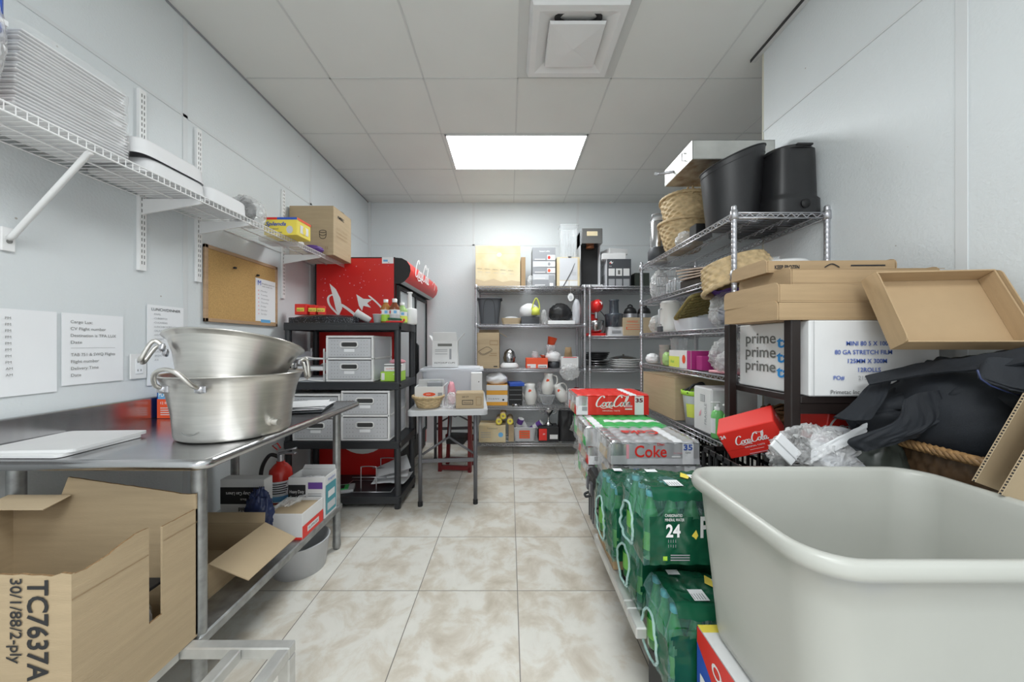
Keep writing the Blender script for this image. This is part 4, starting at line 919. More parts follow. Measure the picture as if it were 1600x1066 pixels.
# ------------------------------------------------------------ folding table and its load
TA = R(5.5); ft_ = thing('folding_table', 'small white-topped folding table with grey legs before the back racks', 'table', (-.535, 3.33, 0), TA)
ftw, ftd = .625, 1.12
def TP(x, y, z=.748): v = Matrix.Rotation(TA, 3, 'Z') @ V((x, y, 0)); return (v.x-.535, v.y+3.33, z)
mb = MB(); P_ = rr(-ftw/2, ftw/2, -ftd/2, ftd/2, .045); P2 = rr(-ftw/2+.006, ftw/2-.006, -ftd/2+.006, ftd/2-.006, .04)
mb.prism(P_, .036, 'lgrey', z0=.706); mb.prism(P2, .006, 'lgrey', z0=.742); mb.build('table_top', ft_)
for s_ in (-1, 1):
    for x in (-.215, .215):
        mb = MB(); mb.tube([(x, s_*(ftd/2-.03), .706), (x, s_*(ftd/2-.025), .02)], .0155, 'greymetal', 10); mb.cyl((x, s_*(ftd/2-.025), 0), (x, s_*(ftd/2-.025), .035), .019, 'blackm', 12); mb.build('leg', ft_)
    mb = MB(); y = s_*(ftd/2-.028); mb.box(-.21, .21, y-.009, y+.009, .335, .365, 'greymetal', .003); mb.tube([(-.20, y, .40), (-.03, y-s_*.05, .50), (0, y-s_*.12, .50), (.03, y-s_*.05, .50), (.20, y, .40)], .009, 'greymetal', 8)
    mb.tube([(0, y-s_*.12, .50), (0, y-s_*.30, .70)], .010, 'greymetal', 8); mb.build('leg_brace', ft_)
mb = MB()
for x in (-.13, .13): mb.box(x-.018, x+.018, -.02, .02, 0, .58, 'dred', .004, X=Matrix.Rotation(.05 if x < 0 else -.05, 4, 'Y'))
mb.box(-.16, .16, -.03, .03, .04, .075, 'dred', .004); mb.box(-.15, .15, -.02, .02, .26, .32, 'dred', .004); mb.box(-.10, .10, -.10, .03, .57, .60, 'blackm', .01)
for x in (-.15, .15): mb.box(x-.018, x+.018, -.22, -.18, 0, .57, 'dred', .004)
mb.box(-.16, .16, -.22, -.18, .02, .06, 'dred', .004); mb.box(-.09, .09, -.2, .0, .27, .34, 'blackm', .004)
tag(mb.build('dark_red_stool', None, (-.52, 3.72, 0), -.1), 'dark red wooden stool standing under the folding table', 'stool')
ZF = .7485
def tbl(x, y, z=ZF): return TP(x, y, z)
mb = MB(); basket_mesh(mb, .085, .122, .088, 'wicker', rows=7, stakes=20, amp=.004); o = mb.build('round_wicker_basket', None, (-.665, 2.915, ZF+.002)); tag(o, 'small round wicker basket at the front left of the folding table', 'basket')
def redlogo(mb): w, d, h = mb.d; mb.shape('f', [(w*.0+w*.22*cos(k*.5), h*.62+h*.10*sin(k*.5)) for k in range(13)], 'orange'); mb.text('f', 'DOMINO'[:3], -w*.1, h*.59, .015, 'whitei'); mb.rect('f', w*.3, w*.45, h*.1, h*.7, 'lettgrey')
open_carton('white_red_carton', 'open white carton with a red oval mark behind the wicker basket', 'box', tbl(-.165, -.30), .235, .17, .165, 'wcard', {'b': (110, .05), 'r': (40, .03)}, rz=TA, deco=redlogo, inner='card')
box_thing('dark_grey_packet', 'dark grey packet sticking out of the white and red carton', 'packet', tbl(-.13, -.29, ZF+.006), .12, .08, .19, 'grey', rz=TA+.05)
def brw(mb): w, d, h = mb.d; mb.rect('f', -w*.28, w*.12, h*.25, h*.55, 'ink'); mb.rect('f', -w*.26, w*.10, h*.29, h*.51, 'card'); mb.text('f', 'FRAGILE', -w*.22, h*.33, .018, 'ink', wid=w*.28); mb.text('f', '300 CT', -w*.28, h*.70, .018, 'ink'); mb.rect('f', w*.22, w*.42, h*.2, h*.75, 'cardd'); mb.rect('f', w*.24, w*.40, h*.24, h*.71, 'card')
box_thing('small_brown_carton', 'small brown carton at the front right of the folding table', 'box', tbl(.170, -.42), .222, .16, .125, 'card', brw, rz=TA, tape='cardl')
bag_thing('pink_white_bag', 'pink and white crumpled plastic bag between cartons on folding table', 'bag', tbl(.01, -.28), (.035, .04, .11), M['pink'], 33, amp=.5)
bag_thing('clear_crumpled_bag', 'clear crumpled bag between wicker basket and brown carton', 'bag', tbl(.02, -.44), (.045, .06, .07), M['bagfilm'], 34, amp=.6)
sb = thing('clear_storage_bin', 'clear lidded storage bin at the back of the folding table', 'storage bin', tbl(.0, .12), TA)
mb = MB()
def tubfn(w0, d0, w1, d1, h, z0=0):
    def g(u, v):
        ang = 2*pi*u; q = 1/(abs(cos(ang))**8+abs(sin(ang))**8)**(1/8); return ((w0+(w1-w0)*v)/2*q*cos(ang), (d0+(d1-d0)*v)/2*q*sin(ang), z0+h*v)
    return g
mb.grid(tubfn(.52, .36, .56, .40, .27), 64, 3, 'milky', True, True); mb.box(-.24, .24, -.16, .16, .002, .006, 'milky', 0); mb.build('bin_body', sb)
mb = MB(); mb.prism(rr(-.29, .29, -.21, .21, .03), .018, 'milky', z0=.27); mb.prism(rr(-.26, .26, -.18, .18, .03), .008, 'milky', z0=.288); mb.build('lid', sb)
mb = MB(); blob(mb, (-.1, 0, .10), (.12, .12, .11), 'foam', 40, amp=.4); blob(mb, (.1, 0, .08), (.12, .11, .09), 'lgrey', 41, amp=.4); mb.build('contents', sb)
def wtext(mb): w, d, h = mb.d; mb.rect('f', -w*.28, w*.28, h*.80, h*.90, 'gink'); [mb.rect('f', -w*.38, w*.1, h*q, h*(q+.02), 'lettgrey') for q in (.66, .6, .5)]; mb.rect('f', w*.18, w*.26, h*.3, h*.7, 'lettgrey'); mb.text('f', 'KETCHUP CUPS', -w*.4, h*.14, .02, 'ink', wid=w*.8)
open_carton('white_shipping_carton', 'open white carton standing on the clear storage bin lid', 'box', tbl(-.07, .10, ZF+.30), .235, .20, .245, 'wcard', {'f': (70, .085), 'r': (50, .10), 'l': (60, .06)}, rz=TA, deco=wtext)
box_thing('upright_white_panel', 'white tilted carton lid at the right side of the folding table', 'box lid', tbl(.225, -.10, ZF), .10, .16, .26, 'wcard', lambda mb: mb.shape('f', [(.02+.006*cos(k), .18+.006*sin(k)) for k in range(6)], 'gink'), rz=TA)

# ------------------------------------------------------------ back rack, left unit
YF = 4.06
def bx(u0, u1, v0, Y): return ((u0+u1)/2-VX)/F*Y, (u1-u0)/F*Y, CAMZ-(v0-VY)/F*Y
def sbox(name, label, cat, u0, u1, vtop, z, d, m, deco=None, Y=YF, **k):
    x, w_, zt = bx(u0, u1, vtop, Y); return box_thing(name, label, cat, (x, Y+d/2, z+.001), w_, d, zt-z, m, deco, **k)
def olddeco(mb):
    w, d, h = mb.d
    for i in range(5):
        mb.text('f', 'SERIAL', -w*.47+i*w*.175, h*.44-i*.006, .014, 'gink', wid=w*.12, rot=-.06); mb.text('f', 'MADE IN', -w*.45+i*w*.175, h*.36-i*.006, .012, 'lettgrey', wid=w*.10, rot=-.06)
    mb.shape('f', [(-w/2, 0), (w/2, 0), (w/2, h*.13), (w*.3, h*.16), (w*.1, h*.12), (-w*.1, h*.2), (-w*.3, h*.14), (-w/2, h*.2)], 'yorange' and 'cardl')
    mb.shape('f', [(w*.03+.045*cos(k*.5), h*.8+.05*sin(k*.5)) for k in range(13)], 'oldcard'); mb.shape('f', [(w*.03+.025*cos(k*.5), h*.78+.022*sin(k*.5)) for k in range(13)], 'whitei')
    mb.rect('f', -w/2, w/2, h*.80, h*.803, 'cardd')
sbox('faded_carton', 'big faded carton on the top left of the back wall rack', 'box', 743, 813, 384, ZA[0], .38, 'oldcard', olddeco)
sbox('flat_cardboard_panel', 'narrow upright cardboard piece beside the faded carton', 'cardboard', 814, 821, 402, ZA[0], .30, 'cardd')
def gst(mb):
    w, d, h = mb.d
    mb.rect('f', -w/2, w/2, h*.82, h, 'grey'); mb.text('f', 'Steeped coffee', -w*.2, h*.89, .022, 'whitei', wid=w*.45)
    for i in range(5):
        z0 = h*(.01+.162*i); mb.rect('f', -w*.48, w*.48, z0+h*.012, z0+h*.155, 'lgrey' if i % 2 else 'grey'); mb.rect('f', -w*.4, w*.05, z0+h*.035, z0+h*.05, 'whitei')
    for i, (c1, c2) in enumerate((('red', 'wcard'), ('wcard', 'ink'), ('orange', 'wcard'))):
        z0 = h*(.68-.165*i); mb.rect('f', w*.14, w*.30, z0, z0+h*.13, 'wcard'); mb.rect('f', w*.31, w*.48, z0, z0+h*.13, c2 if c2 != 'ink' else 'wcard'); mb.shape('f', [(w*.22+.016*cos(k*.5), z0+h*.065+.02*sin(k*.5)) for k in range(13)], c1 if c1 != 'wcard' else 'grey')
    mb.rect('f', w*.2, w*.45, h*.1, h*.3, 'lblue' and 'lettgrey'); mb.rect('f', w*.24, w*.4, 0.005, h*.1, 'whitei')
sbox('grey_stacked_package', 'tall grey box printed with five drawers on the back rack top', 'box', 832, 868, 387, ZA[0], .26, 'grey', gst)
bag_thing('clear_bag_small', 'small clear bag between the cardboard piece and grey box', 'bag', (.245, 4.12, ZA[0]), (.05, .05, .08), M['bagfilm'], 50, amp=.4)
def beige(mb): w, d, h = mb.d; mb.rect('f', -w*.38, w*.40, h*.23, h*.97, 'gcard'); mb.rect('f', -w*.38, w*.02, h*.02, h*.21, 'wcard'); mb.rect('f', w*.04, w*.40, h*.02, h*.21, 'wcard'); [mb.rect('f', w*.15, w*.35, h*(.4+.04*i), h*(.41+.04*i), 'lettgrey') for i in range(3)]
sbox('beige_and_grey_box', 'beige and grey box under the clear plastic container', 'box', 870, 906, 402, ZA[0], .25, 'oldcard', beige)
cc = thing('clear_food_container', 'tall clear plastic container with bail handle atop beige and grey box', 'container', ((888-VX)/F*4.16, 4.18, ZA[0]+.334))
mb = MB(); mb.grid(tubfn(.175, .17, .20, .20, .385, .004), 48, 6, 'clear', True, True); mb.box(-.075, .075, -.075, .075, 0, .006, 'clear', .002); mb.tube([(x, y, .388) for x, y in rr(-.105, .105, -.102, .102, .03)], .006, 'clear', 6, True)
for i in range(5): mb.box(-.06+.03*i, -.055+.03*i, -.099, -.094, .03, .28, 'clear', 0)
mb.build('container_body', cc)
mb = MB(); mb.tube(catmull([V((-.085, -.11, .01)), V((-.05, -.115, -.02)), V((.05, -.115, -.02)), V((.09, -.11, .01))], 5), .004, 'black', 6); mb.box(-.02, .02, -.12, -.10, -.012, .02, 'greymetal', .003); mb.tube(catmull([V((.08, -.112, 0)), V((.02, -.125, -.15)), V((-.08, -.125, -.33))], 6), .0035, 'black', 5)
mb.build('handle_strap', cc)
ds = thing('black_dispenser_stand', 'tall black and silver drink dispenser head on the back rack top', 'dispenser', ((924-VX)/F*4.05, 4.17, ZA[0]+.002))
mb = MB(); mb.box(-.115, .115, .02, .15, .03, .62, 'blackm', .004); mb.box(-.118, -.108, -.06, .15, .03, .65, 'lgrey', .003); mb.box(.108, .118, -.06, .15, .03, .65, 'lgrey', .003); mb.build('column', ds)
mb = MB(); mb.box(-.118, .118, -.16, .15, .485, .655, 'steel', .005); mb.lathe([(.001, 0), (.05, 0), (.045, .03), (.001, .03)], 'copper', (0, -.05, .455), 20); mb.box(-.06, .06, -.1625, -.1602, .57, .62, 'lemon' and 'oldcard', 0); mb.build('dispenser_head', ds)
mb = MB(); mb.box(-.10, .14, -.10, .12, 0, .03, 'lgrey', .004); mb.build('drip_base', ds)
def dk(mb):
    w, d, h = mb.d; mb.rect('f', -w/2, w/2, h*.70, h, 'dgrey')
    mb.shape('f', [(-w*.42, h*.86), (-w*.34, h*.94), (-w*.30, h*.88), (-w*.24, h*.90), (-w*.3, h*.83)], 'whitei'); mb.shape('f', [(-w*.42, h*.86), (-w*.36, h*.82), (-w*.34, h*.88)], 'red'); mb.text('f', 'Bodum'[:4], -w*.42, h*.73, .014, 'whitei')
    for i in range(3):
        for j in range(2): mb.rect('f', -w*.45+i*w*.31, -w*.19+i*w*.31, h*(.40-.37*j), h*(.66-.37*j), 'wcard' if j == 0 else 'lettgrey')
    mb.rect('f', -w*.06, w*.04, h*.45, h*.6, 'gink'); mb.rect('l', -d/2, d/2, 0, h, 'gcard'); mb.text('l', 'coffee', -d*.3, h*.8, .03, 'ink', rot=.2); mb.rect('l', -d*.3, d*.2, h*.2, h*.5, 'lettgrey')
sbox('dark_grey_appliance_box', 'dark grey appliance box with six small pictures on the back rack top', 'box', 949, 986, 405, ZA[0], .30, 'dgrey', dk)
zt_ = ZA[0]+.001+(CAMZ-(405-VY)/F*YF-ZA[0])
x_, w_, _ = bx(940, 980, 0, YF)
box_thing('flat_white_box', 'lower flat white box resting on the dark grey appliance box', 'box', (x_, YF+.14, zt_), .27, .26, .07, 'wcard')
box_thing('flat_white_box', 'topmost flat white box, slightly turned, above the dark appliance box', 'box', (x_+.03, YF+.16, zt_+.071), .24, .24, .06, 'wcard', rz=.3)
box_thing('dark_olive_case', 'dark olive case beside the appliance box on the back rack top', 'case', (1.53, 4.22, ZB[0]+.001), .17, .25, .17, 'olive')
# second tier
kb = thing('black_tapered_bin', 'black tapered plastic bin on the second tier of the back rack', 'bin', ((764.5-VX)/F*4.1, 4.19, ZA[1]+.001))
mb = MB(); mb.grid(tubfn(.20, .19, .27, .24, .30), 48, 5, 'dgrey', True, True); mb.box(-.09, .09, -.085, .085, .0, .004, 'dgrey', 0); mb.tube([(x, y, .30) for x, y in rr(-.142, .142, -.125, .125, .03)], .008, 'dgrey', 6, True); mb.ribbon(Matrix.Translation((0, -.124, 0)) @ Matrix.Rotation(pi/2+.08, 4, 'X'), [(-.07, .02), (-.05, .26), (.05, .26), (.07, .02)], .006, .006, 'black'); mb.build('bin_body', kb)
mb = MB(); mb.grid(tubfn(.20, .16, .24, .20, .075), 40, 2, 'cardl', True, True); mb.box(-.09, .09, -.07, .07, 0, .004, 'cardl', 0); blob(mb, (0, 0, .07), (.09, .07, .03), 'lgrey', 52, amp=.4); tag(mb.build('tan_tray', None, ((799-VX)/F*4.1, 4.18, ZA[1]+.001)), 'tan open tray with grey odds and ends on the second tier', 'tray')
def stk(name, label, cat, u, vb, r, m, seed, z, Y=4.17, amp=.35): return bag_thing(name, label, cat, ((u-VX)/F*Y, Y, z+.001), r, M[m], seed, amp=amp)
box_thing('round_black_container', 'low black container under the white bundle on the second tier', 'container', ((828-VX)/F*4.16, 4.17, ZA[1]+.001), .21, .18, .09, 'dgrey')
bag_thing('white_bundle', 'white folded bundle on the low black container', 'bundle', ((827-VX)/F*4.16, 4.17, ZA[1]+.092), (.115, .09, .09), M['foam'], 53, amp=.2)
mb = MB(); mb.tube(catmull([V((0, 0, .0)), V((.02, 0, .08)), V((.05, 0, .13)), V((.08, 0, .08)), V((.09, 0, 0))], 5), .008, 'lemon', 6); mb.lathe([(.001, 0), (.05, 0), (.045, .06), (.02, .09)], 'lemon', (.045, 0, -.06), 14); tag(mb.build('yellow_handled_sieve', None, ((831-VX)/F*4.06, 4.065, ZA[1]+.145)), 'pale yellow handled item leaning on the white bundle', 'sieve').location.z = ZA[1]+.17
stk('small_white_bag', 'small white bag right of the low black container', 'bag', 850, 0, (.04, .05, .10), 'bagfilm', 54, ZA[1])
box_thing('flat_foam_tray', 'flat white foam tray under the black film bundle', 'tray', ((876-VX)/F*4.15, 4.17, ZA[1]+.001), .31, .20, .045, 'foam')
bag_thing('black_film_bundle', 'shiny black film-wrapped bundle on the second tier', 'bundle', ((876-VX)/F*4.15, 4.18, ZA[1]+.047), (.135, .10, .115), M['black'], 55, amp=.35, n=36)
bag_thing('tall_clear_bag', 'tall white clear bag at the right end of the second tier', 'bag', ((901-VX)/F*4.13, 4.15, ZA[1]+.001), (.05, .08, .17), M['milky'], 56, amp=.25)
mb = MB(); mb.prism([(.035*cos(k*.524)*(1-.25*(sin(k*.524) < -.5)), .045*sin(k*.524)) for k in range(12)], .004, 'white', X=Matrix.Rotation(pi/2, 4, 'X')); mb.prism([(.018*cos(k*.524), .022*sin(k*.524)) for k in range(12)], .002, 'lgrey', X=Matrix.Translation((0, -.0045, 0)) @ Matrix.Rotation(pi/2, 4, 'X')); mb.tube([(0, -.002, .04), (0, -.002, .10), (0, .01, .115)], .0015, 'white', 4); tag(mb.build('hanging_tag', None, ((892-VX)/F*3.94, 3.955, 1.785)), 'white oval tag hanging from the back rack top shelf', 'tag')
# third tier
def diam(mb):
    w, d, h = mb.d; X = mb.frame('f', .003); mb.ribbon(X, [(-w*.42, h*.48), (-w*.05, h*.60), (w*.2, h*.52)], .004, .004, 'ink'); mb.ribbon(X, [(-w*.42, h*.48), (-w*.2, h*.40), (w*.2, h*.52)], .004, .004, 'ink'); mb.ribbon(X, [(-w*.42, h*.48), (-w*.42, h*.44), (-w*.2, h*.37), (w*.2, h*.49)], .003, .003, 'ink')
    mb.rect('f', w*.08, w*.45, h*.65, h*.78, 'cardd'); mb.rect('f', w*.1, w*.43, h*.67, h*.76, 'card'); mb.rect('f', w*.1, w*.4, h*.41, h*.43, 'cardd'); mb.rect('f', w*.05, w*.4, h*.35, h*.37, 'cardd'); mb.rect('f', w*.25, w*.42, h*.04, h*.07, 'ink')
x_, w_, zt_ = bx(745, 780, 520, YF)
open_carton('tall_brown_carton', 'tall brown carton with tray drawing on the third tier of back rack', 'box', (x_, YF+.11, ZA[2]+.001), w_, .22, zt_-ZA[2], 'card', {'r': (-30, .10), 'b': (80, .04)}, deco=diam)
mb = MB(); mb.lathe([(.001, 0), (.108, 0), (.11, .02), (.09, .05), (.08, .06)], 'foam', n=20, sy=.8); blob(mb, (0, 0, .12), (.07, .06, .10), 'steel', 60, amp=.3); tag(mb.build('foil_wrapped_item', None, ((796-VX)/F*4.16, 4.17, ZA[2]+.001)), 'silver foil item on a white foam plate, third tier', 'foil package')
def org(mb): w, d, h = mb.d; mb.rect('f', -w*.45, -w*.05, h*.04, h*.42, 'wcard'); mb.text('f', '600', -w*.46, h*.08, .028, 'red', bold=.03); mb.rect('f', w*.05, w*.47, h*.05, h*.38, 'wcard'); mb.text('f', 'JUNIOR', w*.07, h*.10, .025, 'ink', wid=w*.36, bold=.02)
sbox('orange_printed_box', 'orange and white printed box on the third tier of the back rack', 'box', 822, 856, 560, ZA[2], .2, 'orange', org)
def glassware(name, label, cat, loc, prof, m='clear', n=20, sc=1):
    mb = MB(); mb.lathe([(r*sc, z*sc) for r, z in prof], m, n=n); return tag(mb.build(name, None, loc), label, cat)
JAR = [(.001, 0), (.04, 0), (.045, .01), (.045, .07), (.035, .085), (.035, .095), (.033, .095), (.033, .08), (.042, .068), (.042, .012), (.001, .006)]
BOWL = [(.001, 0), (.04, .0), (.05, .01), (.09, .06), (.10, .08), (.097, .08), (.086, .058), (.046, .012), (.001, .008)]
ztt = CAMZ-(560-VY)/F*YF+.001
glassware('small_glass_jar', 'small glass jar standing on the orange printed box', 'jar', ((836-VX)/F*4.14, 4.16, ztt), JAR, sc=.8)
glassware('small_silver_bowl', 'small silver bowl at the right on the orange printed box', 'bowl', ((850-VX)/F*4.14, 4.2, ztt), BOWL, 'steel', sc=.5)
glassware('black_square_dish', 'dark low dish under the white crumpled tray, third tier', 'dish', ((865-VX)/F*4.15, 4.16, ZA[2]+.001), [(.001, 0), (.065, 0), (.07, .07), (.066, .07), (.06, .006), (.001, .005)], 'dgrey', 4)
stk('white_crumpled_tray', 'white crumpled tray resting on the dark low dish', 'tray', 864, 0, (.09, .08, .07), 'foam', 62, ZA[2]+.072)
glassware('glass_tumbler', 'clear glass tumbler holding up the orange paper cup', 'glass', ((861-VX)/F*4.13, 4.16, ZA[2]+.168), [(.001, 0), (.04, 0), (.055, .10), (.052, .10), (.038, .006), (.001, .006)])
mb = MB(); mb.lathe([(.001, 0), (.04, 0), (.055, .09), (.058, .09), (.053, .088), (.037, .004)], 'orange', n=20); o = mb.build('orange_paper_cup', None, ((861-VX)/F*4.13, 4.16, ZA[2]+.27)); o.rotation_euler = (0, .25, 0); tag(o, 'orange paper cup tilted on top of the glass tumbler', 'cup')
sbox('white_lidded_box', 'white box with red edge at the right of the third tier', 'box', 877, 904, 558, ZA[2], .18, 'wcard', lambda mb: mb.rect('f', -mb.d[0]*.4, mb.d[0]*.4, mb.d[2]*.93, mb.d[2]*.99, 'red'))
mb = MB(); mb.lathe([(.001, .11), (.034, .11), (.048, 0), (.045, 0), (.032, .105)], 'cardd', n=20); tag(mb.build('brown_paper_cup', None, ((888-VX)/F*4.12, 4.13, CAMZ-(558-VY)/F*YF+.001)), 'upside-down brown paper cups on the white box with red edge', 'cup')
mb = MB(); blob(mb, (0, 0, 0), (.11, .03, .09), 'bagfilm', 64, amp=.5, flat=False, n=36); tag(mb.build('hanging_clear_bag', None, ((890-VX)/F*3.93, 3.925, ZA[2]-.03)), 'clear crumpled bag hanging over the third shelf edge', 'bag')
# fourth tier
def ylab(mb): w, d, h = mb.d; mb.rect('f', -w/2, w/2, h*.18, h*.52, 'wcard'); mb.text('f', 'MR CLEAN'[3:], -w*.4, h*.3, .022, 'gink', wid=w*.5); mb.shape('f', [(w*.3+.012*cos(k*.5), h*.28+.012*sin(k*.5)) for k in range(13)], 'ink'); mb.rect('f', -w/2, w/2, h*.74, h, 'wcard')
sbox('orange_white_box', 'orange and white box on the fourth tier beside black case', 'box', 760, 793, 602, ZA[3], .26, 'yorange', ylab)
stk('white_folded_papers', 'pile of folded white bags on top of the orange and white box', 'bags', 776, 0, (.13, .10, .075), 'paper', 66, CAMZ-(602-VY)/F*YF)
sbox('black_equipment_case', 'black case standing on the fourth tier of the back rack', 'case', 795, 816, 604, ZA[3], .28, 'blackm', lambda mb: [mb.rect('f', -mb.d[0]*.45, mb.d[0]*.45, mb.d[2]*q, mb.d[2]*(q+.02), 'grey') for q in (.3, .55, .8)])
box_thing('blue_folder', 'blue folder lying on the black equipment case', 'folder', ((806-VX)/F*4.1, 4.16, CAMZ-(604-VY)/F*YF+.001), .17, .2, .04, 'blue', rot=(0, -.0, .15))
glassware('round_silver_tin', 'small round silver tin in front of the black case', 'tin', ((806-VX)/F*4.02, 4.022, ZA[3]+.002), [(.001, 0), (.05, 0), (.052, .03), (.045, .035), (.001, .035)], 'steel', sc=.8)
def pitcher(label, loc, rot=(0, 0, 0), side=1, sc=1):
    r = thing('ceramic_pitcher', label, 'pitcher', loc, rot=rot); r.scale = (sc,)*3; mb = MB()
    mb.lathe([(.001, 0), (.05, 0), (.055, .01), (.072, .06), (.074, .10), (.060, .16), (.048, .20), (.055, .24), (.050, .24), (.043, .20), (.055, .16), (.068, .10), (.05, .012), (.001, .008)], 'ceram', n=32)
    mb.build('pitcher_body', r); mb = MB(); mb.tube(catmull([V((side*.045, 0, .22)), V((side*.09, 0, .21)), V((side*.105, 0, .15)), V((side*.07, 0, .08))], 6), .009, 'ceram', 8); mb.build('handle', r)
    mb = MB(); q = Matrix.Translation((-.01, -.0555, .16)) @ Matrix.Rotation(pi/2, 4, 'X')
    mb.prism([(.016*cos(k*.7)*(1+.3*(k % 2)), .016*sin(k*.7)*(1+.3*(k % 2))) for k in range(9)], .006, 'orange', X=q); mb.prism([(.02+.008*cos(k), -.014+.008*sin(k)) for k in range(6)], .006, 'gdrink', X=q); mb.build('flower_decal', r)
pitcher('white ceramic pitcher with handle on its left, fourth tier', ((829-VX)/F*4.12, 4.14, ZA[3]+.002), (0, 0, 0), -1, 1.02)
glassware('glass_pedestal_bowl', 'cut glass bowl under the upper white pitcher', 'bowl', ((855-VX)/F*4.13, 4.15, ZA[3]+.002), [(.001, 0), (.05, 0), (.07, .03), (.095, .10), (.09, .115), (.001, .116)], 'clear', 16)
pitcher('white ceramic pitcher raised on the cut glass bowl', ((855-VX)/F*4.13, 4.15, ZA[3]+.12), (0, .08, 0), 1, 1.02)
pitcher('white ceramic pitcher leaning over at the right of the fourth tier', ((882-VX)/F*4.16, 4.17, ZA[3]+.035), (0, -.45, .0), 1, .92)
mb = MB(); blob(mb, (0, 0, .09), (.08, .07, .11), 'dred', 70, amp=.3); tag(mb.build('dark_red_bag', None, ((901-VX)/F*4.10, 4.12, ZA[3]+.002)), 'dark red bag at the right end of the fourth tier', 'bag')
stk('clear_plastic_wrap', 'clear plastic wrap between two white pitchers', 'wrap', 843, 0, (.05, .10, .14), 'bagfilm', 71, ZA[3], Y=4.30)
# bottom tier
def wcir(mb): w, d, h = mb.d; mb.shape('f', [(w*.32+.028*cos(k*.5), h*.45+.028*sin(k*.5)) for k in range(13)], 'lblue'); mb.text('f', 'Tableware', -w*.2, h*.78, .024, 'gink', wid=w*.4); [mb.rect('f', -w*.42, -w*.05, h*(.3+.13*i), h*(.33+.13*i), 'lettgrey') for i in range(3)]
sbox('white_blue_dot_carton', 'pale carton with a blue dot on the bottom tier', 'box', 748, 790, 665, ZA[4], .26, 'oldcard', wcir, Y=4.0)
for (u, v, lb) in ((779.5, 662.5, 'lower left yellow-ended paper roll on the bottom tier'), (797, 661.5, 'lower right yellow-ended paper roll on the bottom tier'), (786, 654, 'top yellow-ended paper roll on the bottom tier')):
    mb = MB(); z_ = CAMZ-(v-VY)/F*4.0; mb.cyl((0, -.0, 0), (0, .26, 0), .036, 'card', 20); mb.lathe([(.036, 0), (.036, .002), (.012, .002), (.010, -.02)], 'yellow', n=20, X=Matrix.Rotation(pi/2, 4, 'X')); tag(mb.build('paper_roll', None, ((u-VX)/F*4.0, 4.0, {0: .391, 1: .391, 2: .451}[0 if u < 782 else (1 if u > 790 else 2)] if True else z_)), lb, 'roll')
box_thing('brown_support_box', 'small brown box under the right yellow-ended roll', 'box', (.02, 4.13, ZA[4]+.001), .06, .2, .195, 'card')
gb = thing('grey_storage_bin', 'grey bin with orange label on the bottom tier of back rack', 'bin', ((819.5-VX)/F*4.1, 4.16, ZA[4]+.002))
mb = MB(); mb.grid(tubfn(.23, .22, .27, .25, .155), 44, 3, 'lgrey', True, True); mb.box(-.11, .11, -.10, .10, 0, .004, 'lgrey', 0); mb.tube([(x, y, .155) for x, y in rr(-.137, .137, -.127, .127, .03)], .006, 'lgrey', 6, True); mb.build('bin_body', gb)
mb = MB(); mb.box(-.062, .058, -.1265, -.121, .035, .125, 'orange', 0); mb.build('orange_label', gb); 
lb_ = MB(); 
for i in range(3): lb_.box(-.05, .045, -.1275, -.1268, .05+.025*i, .058+.025*i, 'cardd', 0)
lb_.build('label_text', gb)
for i, (u, rr_, an) in enumerate(((808, .04, .3), (822, .03, -.5), (830, .045, .9))):
    mb = MB(); mb.cyl((0, 0, 0), (0, 0, .16), .036, 'purple' if i != 1 else 'foam', 18); mb.lathe([(.037, .05), (.037, .07), (.0375, .10)], 'whitei', n=18); mb.cyl((0, 0, .16), (0, 0, .163), .033, 'wcard', 18)
    o = mb.build('purple_film_roll', None, ((u-VX)/F*4.14, 4.15+.02*i, ZA[4]+.10)); o.rotation_euler = (.3, an, 0); tag(o, ('purple printed roll leaning left in the grey bin', 'white roll in the middle of the grey bin', 'purple printed roll leaning right in the grey bin')[i], 'roll')
def bkp(mb): w, d, h = mb.d; mb.rect('f', -w/2, -w*.1, h*.1, h*.9, 'red'); mb.text('f', 'JESSE'[:3], -w*.3, h*.5, .02, 'whitei'); mb.rect('f', w*.05, w*.45, h*.2, h*.5, 'wcard')
sbox('printed_black_box', 'black and red printed box under the silver trophy', 'box', 842, 873, 668, ZA[4], .22, 'ink', bkp, Y=4.02)
ztr = CAMZ-(668-VY)/F*4.02+.002
tr = thing('silver_trophy_cup', 'silver trophy cup standing on the black and red box', 'trophy', ((857-VX)/F*4.12, 4.13, ztr)); mb = MB()
mb.lathe([(.001, 0), (.065, 0), (.065, .015), (.03, .03), (.012, .06), (.014, .10), (.04, .13), (.075, .18), (.085, .21), (.08, .21), (.001, .14)], 'steel', n=28, sx=.85, sy=.85); mb.build('cup_body', tr)
mb = MB()
for s_ in (-1, 1): mb.tube(catmull([V((s_*.06, 0, .20)), V((s_*.10, 0, .20)), V((s_*.09, 0, .15)), V((s_*.04, 0, .125))], 5), .005, 'steel', 6)
mb.build('handle', tr)
mb = MB(); mb.grid(lambda u, v: (lambda a_, q: ((.125-.02*v)*q*cos(a_)+.008*nz((cos(a_)*3, sin(a_)*3, v*4)), (.11-.03*v)*q*sin(a_)+.008*nz((sin(a_)*3, v*5, cos(a_)*3)), .34*v))(2*pi*u, 1/(abs(cos(2*pi*u))**5+abs(sin(2*pi*u))**5)**.2), 48, 20, 'black', True, True); mb.prism(rr(-.10, .10, -.075, .075, .03), .01, 'black', z0=.332); tag(mb.build('black_leather_bag', None, ((888-VX)/F*4.12, 4.14, ZA[4]+.002)), 'black leather bag at the right of the bottom tier', 'bag')

